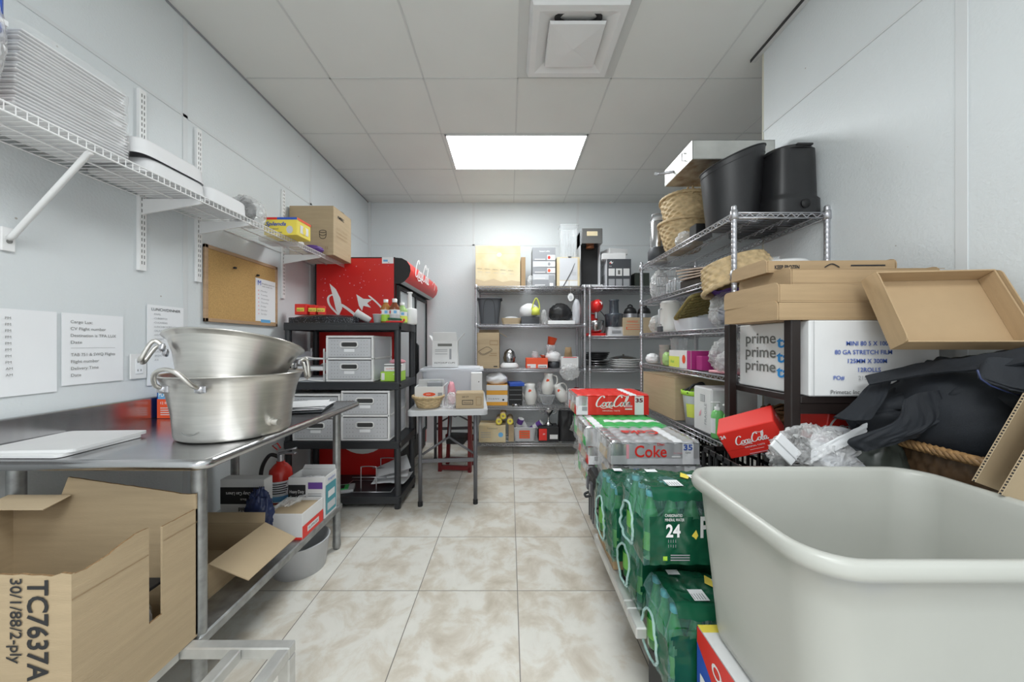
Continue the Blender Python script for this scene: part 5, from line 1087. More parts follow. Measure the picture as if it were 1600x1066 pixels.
# ------------------------------------------------------------ back rack, right unit
mx_ = thing('stand_mixer', 'red stand mixer with steel bowl on the right back rack', 'mixer', (.995, 4.13, ZB[1]+.002))
mb = MB(); mb.prism(rr(-.11, .11, -.12, .14, .05), .03, 'redp'); mb.box(-.05, .05, .06, .13, .03, .26, 'redp', .015); mb.build('base', mx_)
mb = MB(); mb.lathe([(.001, -.15), (.045, -.145), (.062, -.10), (.066, 0), (.060, .12), (.03, .16), (.001, .165)], 'redp', n=28, X=Matrix.Translation((0, -.01, .34)) @ Matrix.Rotation(pi/2, 4, 'X'), sx=1, sy=1.15); mb.lathe([(.068, -.02), (.069, .0)], 'chrome', n=28, sy=1.15, X=Matrix.Translation((0, -.01, .34)) @ Matrix.Rotation(pi/2, 4, 'X')); mb.build('motor_head', mx_)
mb = MB(); mb.lathe([(.001, 0), (.05, 0), (.07, .02), (.088, .09), (.092, .14), (.088, .14), (.001, .03)], 'steel', (0, -.04, .035), 28); mb.build('mixing_bowl', mx_)
mb = MB(); mb.cyl((0, -.06, .29), (0, -.06, .20), .018, 'chrome', 14); mb.cyl((.02, -.17, .36), (.02, -.155, .36), .02, 'wcard', 14); mb.build('attachment_hub', mx_)
mb = MB(); mb.tube(catmull([V((.08, .08, .30)), V((.13, .05, .22)), V((.14, .03, .10)), V((.11, .08, .01))], 6), .005, 'black', 6); mb.build('power_cord', mx_)
fp = thing('food_processor', 'food processor with grey bowl and white base beside the red mixer', 'food processor', (1.215, 4.13, ZB[1]+.002))
mb = MB(); mb.grid(tubfn(.20, .20, .17, .17, .10), 44, 3, 'lgrey', True, True); mb.prism(rr(-.083, .083, -.083, .083, .03), .006, 'lgrey', z0=.098); mb.box(-.05, .05, -.101, -.096, .03, .06, 'grey', .001); mb.build('motor_base', fp)
M['smoke'] = film('smoked_plastic', (.10, .12, .15), a=.2, cover=.72)
mb = MB(); mb.lathe([(.085, .10), (.098, .105), (.105, .24), (.108, .25), (.06, .262), (.055, .265)], 'smoke', n=32); mb.lathe([(.020, .10), (.02, .22)], 'blackm', n=12); mb.build('work_bowl', fp)
mb = MB(); mb.lathe([(.055, .26), (.052, .40), (.058, .405), (.058, .42), (.001, .42)], 'smoke', n=24, sy=.8); mb.build('feed_tube', fp)
for i, (x, lb) in enumerate(((1.40, 'left black and chrome chafing pot on the orange carton'), (1.56, 'right black and chrome chafing pot on the orange carton'))):
    mb = MB(); mb.lathe([(.001, 0), (.06, .0), (.07, .02), (.07, .05), (.075, .055), (.06, .10), (.03, .125), (.001, .13)], 'black', n=28); mb.lathe([(.0712, .0), (.0722, .045)], 'chrome', n=28); mb.tube(catmull([V((-.03, 0, .13)), V((0, 0, .15)), V((.03, 0, .13))], 5), .008, 'black', 6); tag(mb.build('black_pot', None, (x, 4.12, ZB[1]+.212)), lb, 'pot')
box_thing('orange_brown_carton', 'orange-brown printed carton under the two black pots', 'box', (1.47, 4.14, ZB[1]+.002), .36, .25, .205, 'cardl', lambda mb: (mb.rect('f', -.15, .0, .12, .125, 'orange'), mb.rect('f', -.15, .02, .07, .10, 'orange'), mb.rect('f', -.14, .01, .075, .095, 'cardl'), mb.text('f', 'HANDLE', -.14, .15, .03, 'orange', wid=.12)))
# third tier pans
for i in range(4): glassware('black_serving_dish', ('lowest', 'second lowest', 'second highest', 'topmost')[i]+' black serving dish in the stack on the right back rack', 'dish', (1.0+.01*i, 4.14, ZB[2]+.092+.02*i), [(.001, 0), (.08, .0), (.13, .022), (.137, .03), (.132, .032), (.08, .008), (.001, .006)], 'black', 28)['group'] = 'black serving dishes'
for i in range(3): glassware('steel_oval_tray', ('lowest', 'middle', 'upper')[i]+' steel tray under the stack of black serving dishes', 'tray', (1.02, 4.15, ZB[2]+.003+.026*i), [(.001, 0), (.10, .0), (.15, .028), (.16, .03), (.155, .034), (.10, .006), (.001, .005)], 'steel', 28)['group'] = 'steel trays under the black dishes'
for i in range(4): glassware('white_oval_platter', ('lowest', 'second lowest', 'second highest', 'topmost')[i]+' white platter in the stack right of the black dishes', 'platter', (1.35, 4.15, ZB[2]+.003+.024*i), [(.001, 0), (.12, .0), (.17, .022), (.185, .028), (.18, .032), (.12, .006), (.001, .005)], 'white', 30)['group'] = 'white platters on the right back rack'
glassware('domed_steel_cover', 'domed steel cover lying on top of the white platters', 'cover', (1.33, 4.15, ZB[2]+.112), [(.15, 0), (.14, .012), (.06, .03), (.01, .034), (.012, .05), (.001, .05)], 'steel', 28)
glassware('steel_mixing_bowl', 'large steel bowl on the lower tier of the right back rack', 'bowl', (1.02, 4.15, ZB[3]+.003), BOWL, 'steel', sc=1.35)
for i in range(3): glassware('dark_pan', ('lowest', 'middle', 'topmost')[i]+' dark pan in a short stack behind the red cola pack', 'pan', (1.40, 4.15, ZB[3]+.003+.045*i), [(.001, 0), (.13, .0), (.15, .05), (.155, .055), (.145, .05), (.125, .006), (.001, .005)], 'greymetal', 30)['group'] = 'dark pans on the right back rack'

# ------------------------------------------------------------ right rack (near)
def RX(u, Y): return (u-VX)/F*Y
ZQ = ZR[0]+.002
th = thing('steel_airpot', 'steel vacuum pot with brown base at the far end of right rack top', 'vacuum flask', (1.19, 2.86, ZQ)); mb = MB()
mb.lathe([(.001, 0), (.07, 0), (.072, .09), (.06, .12)], 'dgrey', n=28); mb.lathe([(.001, -.001), (.075, -.001), (.075, .012), (.07, .012)], 'white', n=28); mb.build('base', th); mb = MB(); mb.lathe([(.055, .12), (.056, .32), (.05, .33)], 'steel', n=28); mb.build('body', th); mb = MB(); mb.lathe([(.052, .33), (.05, .36), (.001, .37)], 'lgrey', n=28); mb.tube([(-.05, 0, .34), (-.05, -.03, .38), (.0, -.04, .385), (.05, -.03, .38), (.05, 0, .34)], .006, 'chrome', 6); mb.build('lid', th)
b1 = thing('wicker_basket', 'lower stacked wicker basket on the right rack top', 'basket', (1.235, 2.53, ZQ+.002)); mb = MB(); basket_mesh(mb, .105, .160, .20, 'wicker', rows=10, stakes=26, amp=.005); mb.build('woven_body', b1)
b2 = thing('handled_wicker_basket', 'upper wicker basket with tall hoop handle, nested in another', 'basket', (1.245, 2.51, ZQ+.165), rot=(-.06, .10, 0)); mb = MB(); basket_mesh(mb, .125, .178, .19, 'wicker', rows=10, stakes=28, amp=.005); mb.build('woven_body', b2)
mb = MB()
for k in range(2): mb.tube([(.17*cos(a_)*.3, .17*cos(a_), .17+.15*sin(a_)+.006*sin(a_*16+k*pi)) for a_ in [pi*i/28 for i in range(29)]], .0065, 'wicker', 6)
mb.build('hoop_handle', b2)
sbx = box_thing('small_black_box', 'small black box in front of the wicker baskets', 'box', (1.185, 2.20, ZQ), .10, .08, .085, 'blackm')
stk_ = MB(); blob(stk_, (0, 0, .04), (.05, .07, .055), 'bagfilm', 81, amp=.5); tag(stk_.build('clear_wrap', None, (1.16, 2.36, ZQ)), 'clear crumpled wrap beside the small black box', 'wrap')
bb1 = thing('slanted_black_bin', 'black bin with slanted open top on the right rack top', 'bin', (1.235, 1.975, ZQ+.001)); mb = MB()
def slant(u, v):
    a_ = 2*pi*u; h = .30+.10*((cos(a_)+.2)) ; h = .365+.062*cos(a_); r = .125+.03*v; return (r*1.02*cos(a_), r*.95*sin(a_), h*v)
mb.grid(slant, 56, 10, 'black', True, True); mb.grid(lambda u, v: tuple(x*(.97 if i < 2 else 1) for i, x in enumerate(slant(u, 1-v*.97))), 56, 10, 'black', True, True); mb.cyl((0, 0, .0), (0, 0, .006), .122, 'black', 40); mb.tube([slant(i/56, .995) for i in range(56)], .004, 'black', 6, True); mb.tube([slant(i/56, .90) for i in range(56)], .0022, 'black', 4, True); mb.build('bin_body', bb1)
bb2 = thing('lidded_black_bin', 'black lidded bin next to the wall on the right rack top', 'bin', (1.452, 1.87, ZQ+.001)); mb = MB()
mb.grid(lambda u, v: (lambda a_, q: ((.118+.0*v if False else .112)*(1-.08*v+(.10 if v < .28 else 0))*q*cos(a_), .105*(1-.06*v+(.08 if v < .28 else 0))*q*sin(a_), .335*v))(2*pi*u, 1/(abs(cos(2*pi*u))**4+abs(sin(2*pi*u))**4)**.25), 56, 25, 'black', True, True)
mb.box(-.10, .10, -.10, .10, 0, .004, 'black', 0); mb.lathe([(.001, .0), (.022, 0), (.022, .006), (.001, .006)], 'blackm', n=18, X=Matrix.Translation((.01, -.115, .045)) @ Matrix.Rotation(pi/2, 4, 'X')); mb.build('bin_body', bb2)
mb = MB(); mb.lathe([(.001, .36), (.06, .358), (.108, .348), (.115, .34), (.116, .33), (.105, .33)], 'black', n=44, sy=.95); mb.box(-.03, .05, -.118, -.10, .335, .346, 'black', .003); mb.build('lid', bb2)
bb3 = thing('rear_black_bin', 'black bin mostly hidden behind the slanted one, carrying the steel box', 'bin', (1.45, 2.125, ZQ+.001)); mb = MB(); mb.grid(tubfn(.20, .17, .21, .19, .385), 40, 3, 'black', True, True); mb.prism(rr(-.10, .10, -.09, .09, .03), .012, 'black', z0=.385); mb.build('bin_body', bb3)
mbx = thing('steel_drawer_box', 'scratched steel box on top of the black bins by the wall', 'metal box', (1.275, 2.20, ZQ+.402))
M['scr'] = mat('scratched_steel', (.52, .51, .48), .4, .8, var=.35, vs=14, col2=(.26, .19, .13)); M['stn'] = mat('stainless_dull', (.66, .66, .63), .38, .7, var=.2, vs=9)
mb = MB(); w2, d2, h2 = .47, .36, .11; mb.box(-w2/2, w2/2, -d2/2, d2/2, .002, .004, 'scr', 0); mb.box(-w2/2, w2/2, -d2/2, -d2/2+.004, 0, h2, 'stn', .001); mb.box(-w2/2, w2/2, d2/2-.004, d2/2, 0, h2, 'stn', .001); mb.box(-w2/2, -w2/2+.004, -d2/2, d2/2, 0, h2, 'stn', .001); mb.box(w2/2-.004, w2/2, -d2/2, d2/2, 0, h2, 'stn', .001); mb.box(-w2/2, w2/2, -d2/2, d2/2, h2-.004, h2, 'stn', .001); mb.build('box_body', mbx)
mb = MB(); mb.tube([(-w2/2, -.10, .03), (-w2/2-.02, -.10, .03), (-w2/2-.02, -.10, .075), (-w2/2, -.10, .075)], .004, 'chrome', 6); mb.build('side_handle', mbx); mb = MB(); mb.tube([(-w2/2-.001, .05, .04), (-w2/2-.06, .10, .05), (-w2/2-.075, .12, .06)], .009, 'chrome', 8); mb.cyl((-w2/2-.07, .115, .055), (-w2/2-.085, .13, .065), .010, 'lgrey', 12); mb.build('valve', mbx)

# tier 2 (z 1.62)
Z2 = ZR[1]+.002
wb = thing('wire_basket_of_glass', 'chrome wire basket with glass jars at the far end of the right rack', 'basket', (1.225, 2.56, Z2)); mb = MB()
for z in (.0, .08, .16):
    mb.tube([(x, y, z+.003) for x, y in rr(-.10, .10, -.16, .16, .02)], .003, 'chrome', 5, True)
for i in range(9):
    y = -.16+.04*i
    for x in (-.10, .10): mb.tube([(x, y, 0), (x, y, .165)], .002, 'chrome', 4)
mb.build('wire_frame', wb)
for i, (dx, dy) in enumerate(((-.045, -.09), (.05, -.08), (-.04, .01), (.05, .03))): glassware('glass_jar', ('nearest glass jar by the open side', 'nearest glass jar toward the wall', 'farther glass jar by the open side', 'farther glass jar toward the wall')[i]+' of the chrome wire basket', 'jar', (1.225+dx, 2.56+dy, Z2+.004), JAR, sc=1.05)['group'] = 'glass jars in the wire basket'
bag_thing('clear_cup_bag', 'clear bag of cups behind the wire basket of glass jars', 'bag', (1.2, 2.84, Z2), (.07, .08, .13), M['bagfilm'], 82, amp=.4)
box_thing('dark_wooden_tray', 'dark brown flat box under the woven placemats', 'tray', (1.26, 2.20, Z2), .26, .30, .055, 'espresso')
for i in range(4):
    mb = MB(); mb.prism(rr(-.13, .13, -.17, .17, .05), .008, 'mat'); 
    for k in range(9): mb.box(-.11, .11, -.15+.036*k, -.146+.036*k, .008, .010, 'paper', 0)
    o = mb.build('woven_placemat', None, (1.235, 2.17+.012*i, Z2+.060+.018*i)); o.rotation_euler = (.06+.02*i, -.10, .05*i); tag(o, ('lowest', 'second lowest', 'second highest', 'topmost')[i]+' pinkish woven placemat in the stack on the dark flat box', 'placemat', 'woven placemats on the right rack')
wl = thing('wicker_basket_upturned', 'large wicker basket lying upside down and tilted on the second right rack tier', 'basket', (1.195, 1.905, Z2+.088), rot=(pi-R(16), R(-13), R(4))); mb = MB(); basket_mesh(mb, .165, .205, .135, 'wicker', rows=6, stakes=34, sx=1.0, sy=.66, amp=.007, rim=.011)
mb.build('woven_body', wl)
mb = MB(); mb.lathe([(.001, 0), (.11, 0), (.12, .01), (.12, .06), (.11, .07), (.001, .072)], 'white', n=36); tag(mb.build('white_round_container', None, (1.42, 1.86, Z2)), 'white round container behind the brown trays on the right rack', 'container')
glassware('clear_glass_globe', 'clear round glass in front of the white round container', 'glass', (1.335, 1.79, Z2+.015), [(.001, 0), (.025, .002), (.036, .02), (.04, .04), (.034, .06), (.024, .07), (.026, .08)], 'clear', 24, sc=.85)
for i in range(3): mb = MB(); mb.box(-.10, .10, -.14, .14, 0, .012, 'trayw', .003); mb.box(-.10, -.092, -.14, .14, .012, .02, 'trayw', .001); mb.box(.092, .10, -.14, .14, .012, .02, 'trayw', .001); tag(mb.build('wooden_tray', None, (1.44, 2.15, Z2+.002+.021*i)), ('lowest', 'middle', 'topmost')[i]+' brown wooden tray in the stack by the wall on the right rack', 'tray', 'wooden trays on the right rack')

# tier 3 (z 1.355)
Z3 = ZR[2]+.002
ur = thing('white_urn', 'white insulated jug on the third tier of the right rack', 'jug', (1.185, 2.62, Z3)); mb = MB(); mb.lathe([(.001, 0), (.07, 0), (.072, .02), (.068, .20), (.072, .205), (.06, .225), (.001, .23)], 'ceram', n=30); mb.build('jug_body', ur); mb = MB(); mb.tube([(-.07, -.01, .17), (-.09, -.02, .16), (-.09, -.02, .06), (-.07, -.01, .05)], .006, 'lgrey', 6); mb.box(-.085, -.06, -.03, .03, .0, .04, 'dgrey', .004); mb.build('handle', ur)
bag_thing('clear_bag_of_cups', 'clear bag lying at the far end of the third tier', 'bag', (1.20, 2.83, Z3), (.085, .07, .08), M['bagfilm'], 84, amp=.3)
mb = MB()
for i in range(8): mb.tube([(-.14+.28*k/14, -.11+.032*i, .006*((k+i) % 2)) for k in range(15)], .011, 'rattan', 5)
mb.tube([(x, y, .01) for x, y in rr(-.15, .15, -.13, .13, .03)], .011, 'rattan', 6, True)
o = mb.build('seagrass_tray', None, (1.25, 2.28, Z3+.16)); o.rotation_euler = (R(-30), R(-12), .1); tag(o, 'olive woven seagrass tray propped on the third tier', 'tray')
mb = MB(); mb.grid(tubfn(.20, .26, .23, .29, .075), 40, 2, 'milky', True, True); mb.box(-.09, .09, -.12, .12, 0, .004, 'milky', 0); tag(mb.build('clear_plastic_tray', None, (1.24, 2.33, Z3)), 'clear plastic tray beneath the propped seagrass tray', 'tray')
bag_thing('clear_bag_with_black_items', 'clear bag with purple and black items on the third tier', 'bag', (1.22, 1.93, Z3), (.12, .13, .12), M['bagfilm'], 85, amp=.4, n=40)
bag_thing('dark_item_bundle', 'black bundle inside the clear bag on the third tier', 'bundle', (1.23, 1.92, Z3+.004), (.085, .09, .075), M['dblue'], 86, amp=.5)
mb = MB(); sheet(mb, [[(-.10+.07*k, -.10+.07*j, .02*sin(k*2+j)) for k in range(4)] for j in range(4)], 14, 14, 'purple', amp=.012, seed=2, thick=.003); tag(mb.build('purple_cloth', None, (1.20, 1.94, Z3+.175)), 'purple cloth folded over the bagged black items', 'cloth')
# tier 4 (z 1.108)
Z4 = ZR[3]+.002
for i in range(3): glassware('stacked_white_cup', ('lowest', 'middle', 'topmost')[i]+' white cup in the small stack at the far end of the fourth tier', 'cup', (1.19, 2.72, Z4+.03*i), [(.001, 0), (.028, 0), (.042, .09), (.045, .09), (.040, .088), (.026, .004)], 'ceram', 20)['group'] = 'white cups on the right rack'
glassware('clear_pitcher', 'clear plastic pitcher next to the stacked white cups', 'pitcher', (1.27, 2.66, Z4), [(.001, 0), (.05, 0), (.06, .18), (.066, .20), (.062, .20), (.048, .006)], 'clear', 24)
bag_thing('bag_of_sachets', 'white bag with brown sachets at the far corner of the fourth tier', 'bag', (1.16, 2.88, Z4), (.05, .06, .045), M['foam'], 88, amp=.5)
bag_thing('green_film_packet', 'pale green plastic packet beside the white and magenta box', 'packet', (1.145, 2.58, Z4), (.03, .05, .055), M['gdrink'], 89, amp=.5)
def mag(mb): w, d, h = mb.d; mb.rect('f', -w/2, -w/2+.02, 0, h, 'magenta'); mb.rect('l', d*.36, d/2, 0, h, 'magenta'); mb.rect('l', -d*.48, d*.02, h*.03, h*.62, 'lemon'); mb.shape('l', [(d*.25+.022*cos(k*.5), h*.45+.03*sin(k*.5)) for k in range(13)], 'orange'); mb.text('l', 'Fruit', -d*.3, h*.68, .022, 'green', shear=.2)
open_carton('white_magenta_box', 'white box with magenta edge and yellow band on the fourth tier', 'box', (1.215, 2.33, Z4), .20, .30, .115, 'wcard', {}, deco=lambda mb: (mb.rect('l', .10, .15, 0, .115, 'magenta'), mb.rect('l', -.15, .0, .004, .075, 'lemon'), mb.shape('l', [(.06+.022*cos(k*.5), .06+.028*sin(k*.5)) for k in range(13)], 'orange'), mb.rect('f', -.10, .10, 0, .115, 'magenta'), mb.text('l', 'fruit', -.12, .03, .03, 'green', shear=.2)))
box_thing('magenta_box', 'magenta box between white fruit box and clear bags', 'box', (1.175, 2.12, Z4), .09, .06, .085, 'magenta')
bag_thing('large_clear_bag', 'large clear plastic bag stuffed at the near end of the fourth tier', 'bag', (1.26, 1.98, Z4), (.13, .13, .115), M['bagfilm'], 90, amp=.4, n=40)
bag_thing('pink_edged_bag', 'clear bag with pink seal at the front of the fourth tier', 'bag', (1.19, 1.88, Z4), (.09, .10, .07), M['bagfilm'], 91, amp=.5, n=36)
mb = MB(); mb.box(-.07, .06, -.10, .09, 0, .014, 'pink', .005); tag(mb.build('pink_pack', None, (1.19, 1.90, Z4), .2), 'flat pink pack under the pink sealed bag', 'pack')
# tier 5 (z .755)
Z5 = ZR[4]+.002
box_thing('brown_shelf_carton', 'plain brown carton at the far end of the lower right rack tier', 'box', (1.28, 2.64, Z5), .36, .56, .285, 'card', lambda mb: (mb.rect('t', -.18, .18, -.02, .02, 'cardl'), mb.rect('l', -.28, .28, .281, .284, 'cardedge')))
gp = thing('clear_green_bucket', 'clear bucket with green rim and yellow label on the right rack', 'bucket', (1.195, 2.263, Z5)); mb = MB(); mb.lathe([(.001, .0), (.065, 0), (.085, .20)], 'milky', n=30); mb.build('bucket_body', gp); mb = MB(); mb.lathe([(.085, .185), (.093, .19), (.094, .215), (.086, .215)], 'lime', n=30); mb.build('rim', gp)
mb = MB(); mb.lathe([(.0745, .05), (.082, .135)], 'lemon', n=12, a0=-2.9, a1=-1.7); mb.build('label', gp); mb = MB(); mb.tube(catmull([V((-.08, -.04, .2)), V((-.05, -.05, .255)), V((.02, -.06, .25)), V((.06, -.05, .20))], 6), .007, 'black', 6); mb.tube(catmull([V((-.09, .02, .2)), V((-.03, .0, .24)), V((.05, .03, .26)), V((.08, .04, .21))], 6), .006, 'blackm', 6); mb.build('cable', gp)
def wsh(mb):
    w, d, h = mb.d; mb.rect('l', -.02, .03, h*.68, h*.84, 'lettgrey'); [mb.rect('l', -.017+.009*i, -.013+.009*i, h*.69, h*.83, 'wcard') for i in range(5)]; mb.shape('l', [(-.025, h*.42), (-.005, h*.5), (-.012, h*.38), (-.03, h*.33)], 'pink'); mb.text('l', 'FRAGILE', .05, h*.2, .03, 'lettgrey', rot=pi/2, wid=.12)
box_thing('white_printed_carton', 'white carton with a barcode and pink mark on the right rack', 'box', (1.25, 2.065, Z5), .26, .19, .26, 'wcard', wsh, ch=.008)
def soap(label, x, y):
    r = thing('hand_soap_bottle', label, 'soap bottle', (x, y, Z5)); mb = MB(); mb.lathe([(.001, 0), (.030, 0), (.034, .01), (.034, .12), (.028, .145), (.013, .155)], 'soap', n=24, sy=.75); mb.build('bottle_body', r)
    mb = MB(); mb.lathe([(.0345, .03), (.0345, .11)], 'paper', n=10, a0=2.4, a1=4.0, sy=.75); mb.build('label', r)
    mb = MB(); mb.lathe([(.015, .152), (.016, .17), (.006, .172), (.006, .19), (.001, .19)], 'white', n=14); mb.box(-.035, .012, -.008, .008, .188, .198, 'white', .003); mb.build('pump', r)
soap('green pump soap bottle on the right rack, next to white carton', 1.128, 1.925); soap('green pump soap bottle nearest the black stand post', 1.145, 1.845)
mb = MB(); basket_mesh(mb, .075, .095, .16, 'wickerd', rows=7, stakes=24, amp=.006); 
for i in range(7): a_ = i*.9; mb.tube([(.085*cos(a_+k*.25), .085*sin(a_+k*.25), .165+.015*sin(k+i)) for k in range(6)], .007, 'wickerd', 5)
tag(mb.build('brown_wicker_basket', None, (1.45, 1.87, Z5)), 'dark brown wicker basket seen between the black stand posts', 'basket')
# bottom tier: crates
def crate(label, c, w, d, h, group=None):
    mb = MB(); t = .008
    for z in [0, h*.33, h*.66, h-.02]:
        for q in ((-w/2, w/2, -d/2, -d/2+t), (-w/2, w/2, d/2-t, d/2), (-w/2, -w/2+t, -d/2, d/2), (w/2-t, w/2, -d/2, d/2)): mb.box(*q, z, z+.02, 'blackm', .001)
    n_ = int(w/.045)
    for i in range(n_+1):
        x = -w/2+.006+(w-.012)*i/n_
        for y in (-d/2+.004, d/2-.004): mb.box(x-.005, x+.005, y-.004, y+.004, 0, h, 'blackm', 0)
    n_ = int(d/.045)
    for i in range(n_+1):
        y = -d/2+.006+(d-.012)*i/n_
        for x in (-w/2+.004, w/2-.004): mb.box(x-.004, x+.004, y-.005, y+.005, 0, h, 'blackm', 0)
    mb.box(-w/2, w/2, -d/2, d/2, 0, .006, 'blackm', 0)
    return tag(mb.build('black_plastic_crate', None, c), label, 'crate', group)
crate('black slatted crate on the lowest right rack tier, farther one', (1.31, 2.62, ZR[5]+.002), .38, .46, .28)
crate('black slatted crate on the lowest right rack tier, nearer one', (1.31, 2.10, ZR[5]+.002), .38, .46, .28)

# ------------------------------------------------------------ drink packs
def pack(label, c, w, d, h, face, top, side, deco=None, name='shrink_wrapped_can_pack', ears=True, seed=0, nx=7, ny=5):
    r = thing(name, label, 'drinks pack', c); mb = MB((w, d, h)); e = .010
    def bump(t, n): return abs(sin(pi*t*n))
    def ftop(u, v): return (-w/2+w*u, -d/2+d*v, h-.006*(1-bump(u, nx))*1.0-.005*(1-bump(v, ny))-(.006 if min(u, v, 1-u, 1-v) < .02 else 0))
    def ffront(u, v): q = .004*(1-bump(u, nx))*min(1, v*3)*(1 if v < .95 else .3); return (-w/2+w*u, -d/2+q, h*v-(.010 if v == 1 else 0))
    def fback(u, v): return (w/2-w*u, d/2, h*v)
    def fleft(u, v): q = .006*(1-bump(u, ny))*min(1, v*3); return (-w/2+q+.004*nz((u*4, v*4, seed)), d/2-d*u, h*v)
    def fright(u, v): q = .006*(1-bump(u, ny)); return (w/2-q, -d/2+d*u, h*v)
    mb.grid(ftop, 42, 30, top); mb.grid(ffront, 56, 16, face); mb.grid(fback, 4, 2, face); mb.grid(fleft, 36, 16, side); mb.grid(fright, 24, 8, side)
    if deco: deco(mb)
    mb.build('printed_wrap', r)
    if ears:
        mb = MB(); pts = [[(-w/2-.004, d*.45-.3*d*k, h*(.95-.28*j)) if j < 3 else (0, 0, 0) for k in range(4)] for j in range(3)]
        g = [[(-w/2-.002-.022*abs(sin(k*1.9+j+seed))-.012*j, d*.48-.32*d*k, h*(1.0-.42*j)+.01*sin(k*2+seed)) for k in range(4)] for j in range(3)]
        sheet(mb, g, 20, 14, 'film', amp=.010, fr=7, seed=seed)
        g = [[(-w/2-.045+.05*j, -d/2-.004+.02*sin(k+seed), h*(.30+.12*k+.14*j)) for k in range(4)] for j in range(2)]
        sheet(mb, g+[[(-w/2+.03, -d/2+.01, h*(.45+.12*k)) for k in range(4)]], 12, 8, 'film', amp=.006, seed=seed+3)
        mb.build('film_end', r)
    return r
def sidef(body):
    def f(u, v):
        if v < .42: return 'cardl' if .25 < u < .75 else body
        return 'can' if (int(u*5) % 2 or v > .8) else 'gcard'
    return f
def dc_face(u, v):
    if .80 < u < .935: return 'paper'
    if u < .17: return 'can' if v > .35 else 'silver'
    if v < .24: return 'gcard'
    return 'silver'
def dc_top(u, v): return 'paper' if .72 < u < .80 else ('can' if (u < .12 or u > .92) else 'silver')
def dc_deco(mb):
    w, d, h = mb.d
    mb.text('f', 'Coke', -w*.235, h*.32, h*.70, 'red', wid=w*.36, bold=.012); mb.text('f', 'Diet', w*.02, h*.80, .022, 'red'); mb.text('f', '35', w*.315, h*.62, .040, 'bluei', bold=.03, wid=w*.10); mb.text('f', 'cans', w*.335, h*.48, .016, 'gink'); mb.rect('f', -w*.33, -w*.30, h*.25, h*.85, 'pink')
    mb.text('f', '35 CANS', w*.20, h*.45, .012, 'pink'); mb.rect('f', w*.18, w*.28, h*.30, h*.36, 'whitei'); mb.text('t', 'Coke', w*.18, d*.15, d*.34, 'red', wid=w*.44, rot=pi, bold=.03)
def rc_face(u, v):
    if .80 < u < .925: return 'paper'
    if u < .16: return 'can' if v > .45 else 'paper'
    return 'red'
def rc_top(u, v): return 'paper' if .74 < u < .84 else 'red'
def rc_deco(mb):
    w, d, h = mb.d; script_logo(mb, 'f', -w*.24, h*.40, w*.50, 'whitei'); mb.text('f', 'ORIGINAL TASTE', -w*.14, h*.17, .012, 'whitei', wid=w*.24); mb.text('f', '35', w*.315, h*.62, .038, 'dred', bold=.03, wid=w*.10); mb.rect('f', w*.17, w*.27, h*.25, h*.31, 'whitei'); mb.rect('f', w*.17, w*.27, h*.37, h*.47, 'pink'); mb.rect('f', -w*.42, -w*.35, h*.2, h*.4, 'lettgrey')
def sp_face(u, v): return 'paper' if .74 < u < .86 else ('can' if u < .2 else 'green')
def sp_top(u, v): return 'paper' if (.12 < u < .22 or (.35 < v < .5 and u > .3)) else ('can' if u < .1 else 'green')
PW, PD, PH = .462, .325, .1225
def col(x, y, z): return (x+PW/2, y+PD/2, z)
pack('silver diet cola can pack, topmost of the front column', col(.53, 1.85, .640), PW, PD, PH, dc_face, dc_top, sidef('silver'), dc_deco, seed=1)
pack('silver cola can pack resting on the black hard cases', col(.545, 1.86, .516), PW, PD, PH, dc_face, dc_top, sidef('silver'), lambda mb: mb.text('f', '35', -mb.d[0]*.28, .07, .04, 'bluei', bold=.03), seed=2)
pack('red cola can pack, topmost of the rear column', col(.495, 2.50, .768), PW+.05, PD, PH+.022, rc_face, rc_top, sidef('red'), rc_deco, seed=4)
pack('green soda can pack under the topmost red one', col(.485, 2.195, .643), PW+.04, PD+.06, PH, sp_face, sp_top, sidef('green'), None, seed=5)
pack('red cola can pack below the green soda pack', col(.49, 2.205, .518), PW, PD, PH, rc_face, rc_top, sidef('red'), rc_deco, seed=6)
pack('green soda can pack low in the rear column', col(.49, 2.205, .393), PW, PD, PH, sp_face, sp_top, sidef('green'), None, seed=7)
# black hard cases beneath
def case(label, c, w, d, h):
    r = thing('black_hard_case', label, 'case', c); mb = MB(); mb.box(-w/2, w/2, -d/2, d/2, 0, h*.78, 'cases', .015)
    for k in range(3): mb.box(-w/2-.006, -w/2+.004, -d*.35+k*d*.33, -d*.28+k*d*.33, .03, h*.7, 'dgrey', .003)
    mb.build('case_body', r); mb = MB(); mb.box(-w/2-.008, w/2+.008, -d/2-.008, d/2+.008, h*.78, h, 'black', .015); mb.build('lid', r)
    for y in (-d*.28, d*.28): mb = MB(); mb.box(-w/2-.02, -w/2-.004, y-.018, y+.018, h*.62, h*.86, 'greymetal', .004); mb.box(-w/2-.024, -w/2-.018, y-.008, y+.008, h*.66, h*.82, 'chrome', .001); mb.build('latch', r)
    mb = MB(); mb.tube(catmull([V((-w/2-.005, -d*.14, h*.6)), V((-w/2-.035, -d*.13, h*.56)), V((-w/2-.035, d*.13, h*.56)), V((-w/2-.005, d*.14, h*.6))], 5), .008, 'black', 6); mb.build('handle', r)
case('black hard case under the can packs, the farther of two', (.715, 2.095, .201), .46, .155, .312)
case('black hard case under the can packs, the nearer of two', (.725, 1.885, .201), .46, .22, .312)
box_thing('low_black_platform', 'low black platform carrying the two hard cases', 'platform', (.75, 1.985, 0), .40, .40, .199, 'blackm')
box_thing('brown_base_carton', 'brown carton on the floor under the rear can packs', 'box', (.80, 2.40, 0), .40, .42, .39, 'card')
